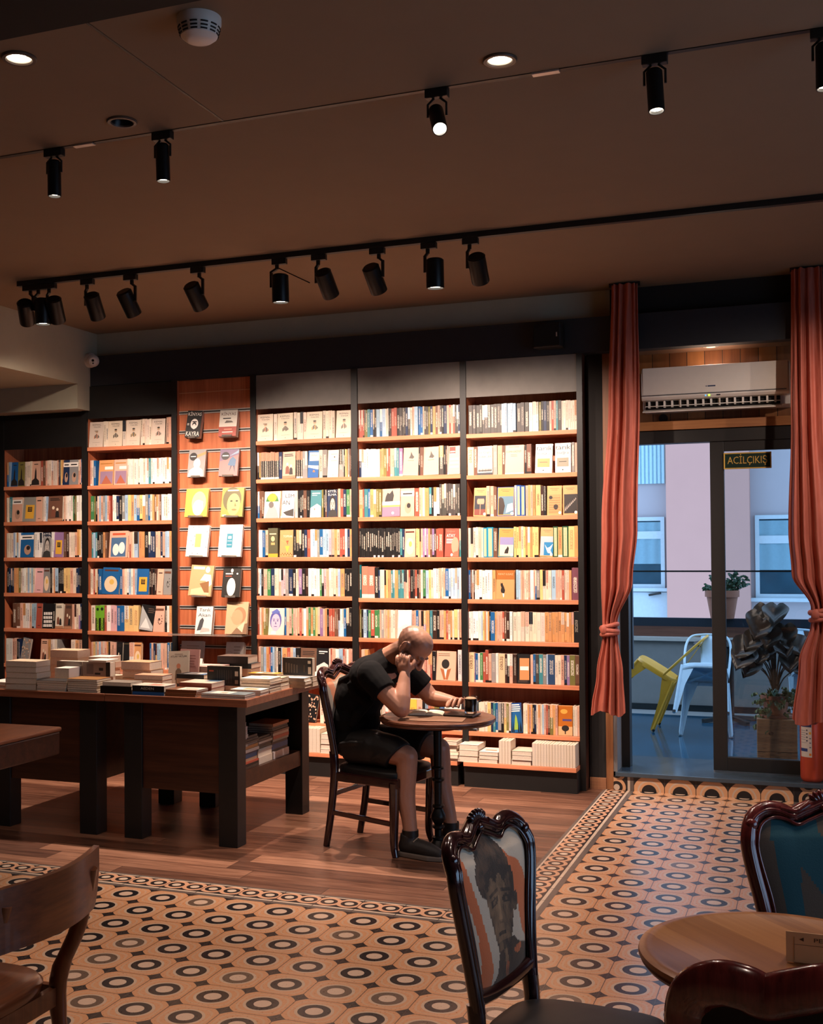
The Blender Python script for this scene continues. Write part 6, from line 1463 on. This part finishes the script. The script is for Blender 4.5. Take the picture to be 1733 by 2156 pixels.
# ------------------------------------------------------------------ track lights
tk = MB(); tk.box(-5.3, 3.1, 4.2155, 4.2395, 3.357, 3.372); tag(tk.build('lighting_track', M_black, org=(-1, 4.228, 3.36)), 'thin black lighting track recessed in the ceiling, nearer one', 'lighting track', 'lighting tracks')
tk = MB(); tk.box(-4.78, 3.1, 6.20, 6.235, 3.328, 3.3598); tag(tk.build('lighting_track', M_black, org=(-1, 6.218, 3.34)), 'thick black lighting track along the ceiling before the bookcases, farther one', 'lighting track', 'lighting tracks')
for x, w, l in ((-2.907, .05, 'left'), (-.904, .05, 'right')):
    m = MB(); m.box(x - w, x + w, 4.214, 4.241, 3.352, 3.3585); tag(m.build('track_connector', M_alu, org=(x, 4.228, 3.355)), 'small silver joint in the thin ceiling track, %s one' % l, 'track connector')
LIGHTS = []
def spotlamp(x, y, zc, aim, R, L, label, lit_disc, arm_dx, group, power, yoke=False, size=52, color=(1, .77, .64)):
    """a cylindrical lamp head hanging from a track adapter"""
    t = thing('track_spotlight', label, 'spotlight', (x, y, zc), group)
    a = Vector(aim).normalized()
    top = 3.328 if not yoke else 3.3585
    m = MB(); m.box(x - .045, x + .045, y - .017, y + .017, top - .034, top); m.build('adapter', M_black, t, bev=.003)
    if yoke:
        piv = Vector((x + arm_dx * .0, y, top - .105)); c0 = piv - a * L * .35
        for s in (-1, 1):
            m = MB(); m.tube([(x + s * .012, y, top - .034), (x + s * (R + .008), y, top - .055), (x + s * (R + .008), y, piv.z)], .0045, 8); m.build('yoke', M_black, t)
    else:
        ar = arm_dx - (R + .008) * (1 if arm_dx > 0 else -1)
        m = MB(); m.bar((x + ar * .3, y, top - .034), (x + ar * .3, y, top - .06), .02, .012); m.bar((x + ar * .3, y, top - .056), (x + ar, y, top - .075), .018, .012); m.bar((x + ar, y, top - .07), (x + ar, y, top - .165), .016, .012); m.build('arm', M_black, t)
        piv = Vector((x + arm_dx, y, top - .15)); c0 = piv - a * L * .35
    m = MB(); m.lathe([(0, 0), (R * .8, 0), (R, .008), (R, L - .004), (R * .97, L), (R * .86, L), (R * .84, L - .02), (0, L - .02)], 32, o=c0, ax=a, caps=False); m.build('barrel', M_blackmetal, t, smooth=35)
    m = MB(); m.lathe([(0, L - .012), (R * .85, L - .012)], 28, o=c0, ax=a, caps=False); m.build('lens', M_lens if lit_disc else mat('dim_lens', '#8a7a66', .3), t)
    LIGHTS.append((c0 + a * (L + .01), a, power, size, color))
GA, GB = 'spotlights on the far thick track', 'slim spotlights on the thin near track'
WA = (.0, .70, -.71)
far = [(-4.694, (-.35, .66, -.66), -.03, 'first', 50), (-4.616, (0, .02, -1), .025, 'second, pointing straight down', DOWNK), (-4.538, (-.22, .62, -.76), .04, 'third', WALLK * .8), (-4.254, (-.1, .62, -.78), .045, 'fourth', WALLK), (-3.939, (.1, .61, -.79), -.025, 'fifth', WALLK), (-3.466, (.08, .67, -.73), -.025, 'sixth', WALLK),
       (-2.922, (.0, .04, -1), .005, 'seventh, pointing straight down', DOWNK), (-2.669, (.06, .67, -.73), .04, 'eighth, with a loose stay rod', WALLK), (-2.308, (.08, .67, -.73), -.025, 'ninth', WALLK), (-2.0, (0, .04, -1), .035, 'tenth, pointing straight down', DOWNK), (-1.759, (-.03, .68, -.72), .04, 'eleventh and last in view', WALLK),
       (.55, (-.42, .62, -.64), .03, '', WALLK * .5), (1.5, (-.5, .55, -.66), .03, '', WALLK * .5)]
for x, aim, dx, nm, pw in far:
    down = 'straight' in nm
    if not nm: nm = 'beyond the right curtain, out towards the side wall' if x < 1 else 'near the side windows'
    spotlamp(x, 6.218, 3.25, aim, .05, .165, 'black cylinder spotlight on the far track, %s%s' % (nm, '' if x > 0 else (' from the left' if ' ' not in nm else ', counted from left')), down, dx, GA, pw, size=(84 if not down else 74))
m = MB(); m.bar((-2.92, 6.21, 3.27), (-2.72, 6.2, 3.165), .006, .006); tag(m.build('stay_rod', M_blackmetal, org=(-2.82, 6.2, 3.2)), 'thin slanting rod between the seventh and eighth far spotlights', 'rod')
for x, aim, nm, pw in ((-3.061, (.0, .02, -1), 'leftmost slim black spotlight on the thin near track', NEARK), (-2.521, (.02, .02, -1), 'second slim black spotlight from the left on the near track', NEARK), (-1.323, (.30, -.62, -.72), 'slim spotlight on the near track glaring towards the viewer', 40), (-.514, (.06, -.1, -1), 'slim black spotlight on the near track at right', NEARK * .6), (.046, (0, 0, -1), 'slim black spotlight on the near track cut by the right edge', NEARK * .6)):
    spotlamp(x, 4.228, 3.25, aim, .029, .155, nm, True, .0, GB, pw, True, size=70)
# ------------------------------------------------------------------ fire extinguisher
fe = thing('fire_extinguisher', 'red fire extinguisher with a white label at the foot of the right curtain', 'fire extinguisher', (-.045, 8.035, .1228))
m = MB(); m.lathe([(0, .004), (.058, .0), (.068, .012), (.072, .03), (.072, .40), (.062, .44), (.03, .47), (.022, .48), (.022, .5), (0, .5)], 40, o=(-.045, 8.035, .1228), caps=False); m.build('cylinder', mat('extinguisher_red', '#b5442a', .35), fe, smooth=40)
m = MB(); r_ = .0727
def lbp(u, z, dr=0.0): a = radians(-152 + 62 * u); return (-.045 + (r_ + dr) * cos(a), 8.035 + (r_ + dr) * sin(a), .1228 + z)
m.grid(lambda u, v: lbp(u, .16 + .22 * v), 10, 1, 0, lambda u, v: hx('#cfc6ba'))
def patch(u0, u1, z0, z1, c, k=1): m.grid(lambda u, v: lbp(u0 + (u1 - u0) * u, z0 + (z1 - z0) * v, .0003 * k), 6, 1, 0, lambda u, v: c)
patch(.0, .97, .35, .375, hx('#2a3560')); patch(.0, .66, .195, .215, hx('#2a3f78')); patch(.05, .3, .36, .366, hx('#cfc6ba'), 2)
for k in range(5): patch(.05, .5, .325 - .014 * k, .329 - .014 * k, hx('#8d8a90'))
for k in range(4): patch(.55, .68, .325 - .022 * k, .335 - .022 * k, hx('#5a5a60'))
patch(.05, .62, .25, .252, hx('#6a6a70'))
patch(.78, .95, .305, .32, hx('#d9a23c')); patch(.78, .95, .17, .185, hx('#d9822c'))
for k in range(3): patch(.8, .94, .275 - .028 * k, .283 - .028 * k, hx('#77747a'))
m.build('label_sticker', M_print, fe)
m = MB(); m.box(-.055, -.035, 8.0, 8.07, .6, .63); m.bar((-.045, 8.0, .63), (-.045, 7.95, .66), .015, .01); m.build('valve_handle', M_black, fe)
# ------------------------------------------------------------------ balcony outside
M_wet = mat('wet_slate', '#1d475e', .1, var=.45, scale=5, spec=.6)
m = MB(); m.box(-7, 4, 8.62, 11.35, .04, .10); struct(m.build('floor_balcony', M_wet))
M_parapet = mat('grey_plaster', '#858583', .85, var=.12, scale=12)
m = MB(); m.box(-7, 4, 11.3, 11.45, .16, .752); m.box(-7, 4, 11.0, 11.3, .10, .102); struct(m.build('wall_parapet', M_parapet))
m = MB(); m.box(-7, 4, 11.28, 11.3, .10, .16); struct(m.build('trim_11', mat('wet_gutter', '#1a2226', .2)))
m = MB(); m.box(-7, 4, 11.27, 11.48, .752, .785); struct(m.build('trim_12', mat('white_coping', '#b8b4ac', .6)))
m = MB(); m.box(-7, 4, 11.33, 11.37, .79, .885); struct(m.build('trim_13', wood('balcony_rail', '#4a2a1f', '#6f4534', 0, 1, .5)))
m = MB(); m.box(-7, 4, 11.34, 11.4, .885, .965); struct(m.build('trim_14', mat('dark_blue_rail', '#17222e', .5)))
m = MB(); m.box(-7, 4, 11.35, 11.37, 1.395, 1.41); struct(m.build('trim_15', M_blackmetal))
# opposite facade
M_pink = mat('pink_render', '#b98a7e', .9, var=.06, scale=2)
M_lil = mat('pale_render', '#a0979a', .9, var=.08, scale=2)
bd = thing('opposite_building', 'pink rendered apartment building across the balcony', 'building', (-1, 17, 0))
m = MB(); m.box(-6, -1.98, 17.25, 17.5, -3, 6.5); m.box(-1.98, -.86, 17.0, 17.5, -3, 6.5); m.box(-.86, 4, 17.25, 17.5, -3, 6.5); 
m.m = [1] * 6 + [0] * 6 + [1] * 6
m.build('wall', [M_pink, M_lil], bd)
M_upvc = mat('white_frame', '#a9b7bf', .5); M_pane = mat('dark_pane', '#2c4654', .08, var=.5, scale=3)
def win(x0, x1, z0, z1, zm, name='window'):
    f_ = MB(); y = 17.2; e = .055
    f_.box(x0, x1, y, y + .05, z0, z0 + e); f_.box(x0, x1, y, y + .05, z1 - e, z1); f_.box(x0, x0 + e, y, y + .05, z0 + e, z1 - e); f_.box(x1 - e, x1, y, y + .05, z0 + e, z1 - e); f_.box(x0 + e, x1 - e, y, y + .05, zm - e, zm + e)
    o = f_.build(name, M_upvc, bd)
    p = MB(); p.box(x0 + e, x1 - e, y + .02, y + .03, z0 + e, z1 - e); q = p.build('pane', M_pane, bd); q.parent = o
    c = MB(); c.grid(lambda u, v: (x0 + e + (x1 - x0 - 2 * e) * u, y + .012 + .006 * sin(40 * u), z0 + e + (z1 - z0 - 2 * e) * (.02 + .3 * 1 + .66 * v)), 60, 1); q = c.build('net_curtain', mat('net_curtain', '#6f8f9c', .9), bd); q.parent = o
    s = MB(); s.box(x0 - .06, x1 + .06, 17.14, 17.26, z0 - .05, z0); q = s.build('sill', M_upvc, bd); q.parent = o
win(-.80, .6, .93, 2.08, 1.74)
win(-3.1, -2.03, 1.06, 2.08, 1.82, 'balcony_door')
m = MB(); m.box(-3.1, -2.0, 17.19, 17.25, -.2, 1.0); m.build('door_panel', M_upvc, bd)
m = MB(); m.bar((-2.25, 17.15, .96), (-2.08, 17.13, .99), .04, .03); m.build('door_handle', M_black, bd)
m = MB()
for k in range(24): m.tube([(-3.35 + .057 * k, 17.23, 2.56), (-3.35 + .057 * k, 17.23, 4.2)], .03, 6)
m.build('corrugated_sheet', mat('pale_corrugated', '#9fbfcb', .5), bd)
m = MB(); m.tube([(-1.02, 17.22, -1), (-1.02, 17.22, 6)], .05, 12)
for z in (2.45, .9): m.tube([(-1.02, 17.22, z), (-1.02, 17.22, z + .06)], .062, 12)
m.build('drain_pipe', M_lil, bd); 
# metal chairs
def tolix(label, o, rz, tilt, colr, lift):
    t = thing('metal_chair', label, 'chair', (o[0], o[1], .1 + lift), 'stacking metal chairs on the balcony')
    t.rotation_euler = (Euler((radians(tilt), 0, 0)).to_matrix().to_4x4()).to_euler(); 
    M4 = Matrix.Rotation(radians(rz), 4, 'Z') @ Matrix.Rotation(radians(tilt), 4, 'X'); t.rotation_euler = M4.to_euler()
    Y0 = .24          # rear feet on the pivot line
    m = MB()
    def seat(u, v):
        a = 2 * pi * u; e = lambda c: (abs(c) ** .55) * (1 if c >= 0 else -1); k = [0, .8, .97, 1, 1][int(round(v * 4))]; z = [.452, .452, .457, .45, .415][int(round(v * 4))]
        return (.18 * e(cos(a)) * k, Y0 + .18 * e(sin(a)) * k, z)
    m.grid(seat, 40, 4, closeu=True); m.bar((-.15, Y0 - .15, .43), (.15, Y0 + .15, .43), .02, .006); m.bar((.15, Y0 - .15, .428), (-.15, Y0 + .15, .428), .02, .006); lb(m, 'seat', colr, t, smooth=50)
    for sx in (-1, 1):
        for sy in (-1, 1):
            tp = Vector((sx * .165, Y0 + sy * .165, .435)); bt = Vector((sx * .2, Y0 + sy * .235, .0)); md = tp.lerp(bt, .4)
            m = MB(); P = [tp, md, bt]; out = Vector((sx, sy, 0)).normalized()
            for dv in (Vector((-1, 0, 0)) * sx, Vector((0, -1, 0)) * sy):
                w0, w1, w2 = .1, .05, .022
                m.quad(tp, tp + dv * w0, md + dv * w1, md); m.quad(md, md + dv * w1, bt + dv * w2, bt)
            m.tube([tp, md, bt], [.009, .009, .01], 8); o_ = lb(m, 'leg', colr, t); 
            sol = o_.modifiers.new('s', 'SOLIDIFY'); sol.thickness = .003
            f_ = MB(); f_.tube([bt + Vector((0, 0, .0)), bt + Vector((0, 0, .02))], .013, 8); q = lb(f_, 'rubber_foot', M_black, t); q.parent = o_
    m = MB()
    for sy in (-1, 1):  # arched aprons between legs
        m.tube(catmull([(-.165, Y0 + sy * .172, .40), (-.1, Y0 + sy * .176, .42), (0, Y0 + sy * .176, .425), (.1, Y0 + sy * .176, .42), (.165, Y0 + sy * .172, .40)], 4), [(.006, .014)] * 17, 8, nrm=(0, 0, 1))
    lb(m, 'apron', colr, t)
    m = MB(); m.tube(catmull([(-.17, Y0 - .07, .44), (-.178, Y0 - .11, .58), (-.178, Y0 - .16, .76), (-.14, Y0 - .19, .86), (-.05, Y0 - .2, .885), (.05, Y0 - .2, .885), (.14, Y0 - .19, .86), (.178, Y0 - .16, .76), (.178, Y0 - .11, .58), (.17, Y0 - .07, .44)], 6), .0105, 10); lb(m, 'back_hoop', colr, t, smooth=80)
    m = MB(); m.grid(lambda u, v: ((u - .5) * (.1 + .03 * v), Y0 - .17 - .03 * v, .45 + .43 * v), 6, 10); o_ = lb(m, 'splat', colr, t, smooth=80); sol = o_.modifiers.new('s', 'SOLIDIFY'); sol.thickness = .004
    return t
tolix('yellow metal chair tilted back against the balcony table', (-1.28, 10.12), 90, 31, mat('yellow_metal', '#c9962c', .35), .004)
tolix('white metal chair tilted back against the balcony table, seen through the door', (-.85, 9.79), 180, 30, mat('white_metal', '#b9cfdc', .35), .004)
tolix('white metal chair further back on the balcony, behind the potted plant', (-.02, 10.5), 205, 28, mat('pale_metal', '#a9bfcc', .35), .004)
bt = thing('balcony_table', 'small round black table on the balcony behind the tilted chairs', 'table', (-.72, 10.75, .1))
m = MB(); m.lathe([(0, .66), (.30, .66), (.31, .675), (.30, .69), (0, .69)], 40, o=(-.72, 10.75, .1)); m.build('tabletop', M_black, bt, smooth=40)
m = MB(); m.lathe([(.03, .02), (.03, .66)], 14, o=(-.72, 10.75, .1)); m.build('pedestal', M_black, bt)
m = MB()
for a in (0, pi / 2, pi, 1.5 * pi): m.bar((-.72, 10.75, .14), (-.72 + .27 * cos(a + .6), 10.75 + .27 * sin(a + .6), .115), .04, .03)
m.build('base', M_black, bt)
# plants
M_terra = mat('terracotta', '#8f5a44', .8, var=.12)
cr = thing('wooden_box', 'square wooden box under the potted broad-leaved plant', 'box', (-.28, 8.93, .1))
m = MB(); m.M = Matrix.Translation((-.285, 8.93, 0)) @ Matrix.Rotation(radians(3), 4, 'Z'); m.box(-.135, .135, -.135, .135, .101, .4); m.build('box_body', wood('crate_wood', '#6a4a32', '#94704f', 0, .6, .8), cr, bev=.005)
m = MB(); m.M = Matrix.Translation((-.285, 8.93, 0)) @ Matrix.Rotation(radians(3), 4, 'Z'); m.ball((-.04, -.136, .3), (.017, .003, .014), n=8); m.box(-.135, .135, -.137, -.1352, .17, .173); m.build('knot_mark', mat('knot_dark', '#2a1a12', .9), cr)
def leafshape(m, base, d, n, L, W, cup=.15):
    d = Vector(d).normalized(); n = Vector(n); n = (n - d * n.dot(d)).normalized(); s = d.cross(n); base = Vector(base)
    def fn(u, v):
        w = W * (sin(pi * min(1, .08 + .92 * u) ** .75)) ; t = (2 * v - 1)
        return base + d * (L * u - .12 * L * abs(t) * (1 - u)) + s * (w * t * .5) + n * (-cup * L * (u - .4) ** 2 + .12 * W * abs(t) + .012 * sin(9 * u + 4 * abs(t)))
    m.grid(fn, 10, 8)
def leafmat(name, a, b_):
    m, nt, b = newmat(name); n = noise_tex(nt, coords(nt), 14, 3); put(nt, b.inputs['Base Color'], mixc(nt, n, hx(a), hx(b_))); b.inputs['Roughness'].default_value = .4; return m
M_lf = leafmat('begonia_leaf', '#2b3a35', '#5a4238'); M_lf2 = leafmat('small_leaf', '#2f4a30', '#5a7042')
random.seed(21)
pp = thing('potted_plant', 'broad-leaved plant in a terracotta pot standing on a wooden box', 'plant', (-.29, 8.93, .4005))
m = MB(); m.lathe([(0, .016), (.115, .0), (.122, .005), (.125, .022), (.118, .022), (.11, .012), (0, .012)], 32, o=(-.28, 8.92, .401), caps=False); m.build('saucer', M_terra, pp, smooth=40)
m = MB(); m.lathe([(0, .018), (.072, .018), (.094, .13), (.104, .13), (.106, .158), (.096, .158), (.088, .135), (0, .135)], 32, o=(-.29, 8.92, .401), caps=False); m.build('pot', M_terra, pp, smooth=35)
st = MB(); lfm = MB()
TOPS = [(-.42, 8.9, 1.13, .17), (-.36, 8.95, 1.18, .19), (-.27, 8.9, 1.18, .19), (-.5, 8.86, .93, .19), (-.43, 8.85, .98, .16), (-.52, 8.88, .86, .2), (-.2, 8.9, 1.04, .18), (-.15, 8.92, .95, .18), (-.12, 8.95, .86, .16), (-.3, 8.84, 1.02, .17), (-.38, 8.83, 1.08, .17), (-.23, 8.86, .92, .14), (-.33, 8.9, .9, .13), (-.1, 8.9, .78, .15), (-.46, 8.9, .8, .17), (-.17, 8.86, .84, .15), (-.4, 8.88, .86, .13)]
for k, (x, y, z, L) in enumerate(TOPS):
    st.tube(catmull([(-.29, 8.92, .53), (-.29 + (x + .29) * .3, 8.92, .53 + (z - .53) * .6), (x, y, z)], 4), [.006, .006, .0055, .005, .005, .0045, .004, .004, .0035], 6)
    a = random.uniform(-2.6, -.5)
    dx = (x + .29) * 2.2
    leafshape(lfm, (x - dx * .1, y, z + .02), (dx + random.uniform(-.25, .25), -.35 + random.uniform(-.3, .2), -.75), (.15 * random.uniform(-1, 1), -1, .55), L, L * .98)
st.build('stems', mat('plant_stem', '#4a3a2c', .7), pp); lfm.build('foliage', M_lf, pp, smooth=80)
tr_ = MB()
for k in range(90):
    a = random.uniform(0, 2 * pi); r = random.uniform(.05, .14); zz = .56 - random.uniform(0, .22) * (r / .14) + .05
    if a > 2.2 and a < 4.4: zz -= random.uniform(0, .14)
    leafshape(tr_, (-.29 + r * cos(a), 8.92 + r * sin(a) * .8 - .02, zz), (cos(a), sin(a) * .6, -.4), (0, 0, 1), .045, .035)
tr_.build('trailing_leaves', M_lf2, pp, smooth=80)
fp = thing('flower_pot', 'terracotta pot with a small leafy shrub on the balcony parapet', 'plant', (-.825, 11.36, .8))
m = MB(); m.lathe([(0, 0), (.105, 0), (.14, .2), (.155, .2), (.155, .26), (.14, .26), (.135, .21), (0, .21)], 32, o=(-.825, 11.36, .966), caps=False); m.build('pot', M_terra, fp, smooth=35)
m = MB(); s2 = MB()
for k in range(16):
    a = random.uniform(0, 2 * pi); rr = random.uniform(.08, .2); h = random.uniform(.05, .22); tip = (-.825 + rr * cos(a) * 1.3, 11.36 + rr * sin(a) * .5, 1.2 + h * .8); b0 = (-.825 + .03 * cos(a), 11.36, 1.17)
    s2.tube([b0, tip], .004, 5)
    for j in range(9):
        q = Vector(b0).lerp(Vector(tip), .25 + j * .09); leafshape(m, q, (random.uniform(-1, 1), random.uniform(-1, .2), random.uniform(-.2, .9)), (0, -.3, 1), .055, .022)
s2.build('stems', mat('shrub_stem', '#3a3428', .8), fp); m.build('foliage', leafmat('shrub_leaf', '#25402c', '#48624a'), fp, smooth=80)

# ------------------------------------------------------------------ light
for i, (p, a, pw, size, colr) in enumerate(LIGHTS):
    l = bpy.data.lights.new('spot', 'SPOT'); l.energy = pw * SPOTK; l.color = colr; l.spot_size = radians(size); l.spot_blend = .85; l.shadow_soft_size = .022
    o = bpy.data.objects.new('spot_lamp', l); COL.objects.link(o); o.location = p; o.rotation_euler = Vector(a).to_track_quat('-Z', 'Y').to_euler()
def down(x, y, z, pw, size=110, col=(1, .75, .62)):
    l = bpy.data.lights.new('down', 'SPOT'); l.energy = pw; l.color = col; l.spot_size = radians(size); l.spot_blend = .8; l.shadow_soft_size = .03
    o = bpy.data.objects.new('downlight_lamp', l); COL.objects.link(o); o.location = (x, y, z)
down(-2.61, 3.40, 3.335, 45); down(-1.034, 4.06, 3.335, 45); down(-.635, 8.03, 2.93, 26, 140)
# further recessed lights of the room, behind and beside the camera
for x, y, k in ((-1.034, 3.4, 1), (.55, 3.4, 1.4), (.55, 4.05, 1.2), (-4.2, 3.4, 1), (-4.2, 4.05, 1)): down(x, y, 3.35, ROOMK * k)
down(.5, 1.0, 3.05, ROOMK * 1.6, 86)
w = bpy.data.worlds.new('dusk_sky'); S.world = w; w.use_nodes = True
nt = w.node_tree; bg = nt.nodes['Background']; bg.inputs[0].default_value = (.43, .66, 1.0, 1); bg.inputs[1].default_value = SKYK
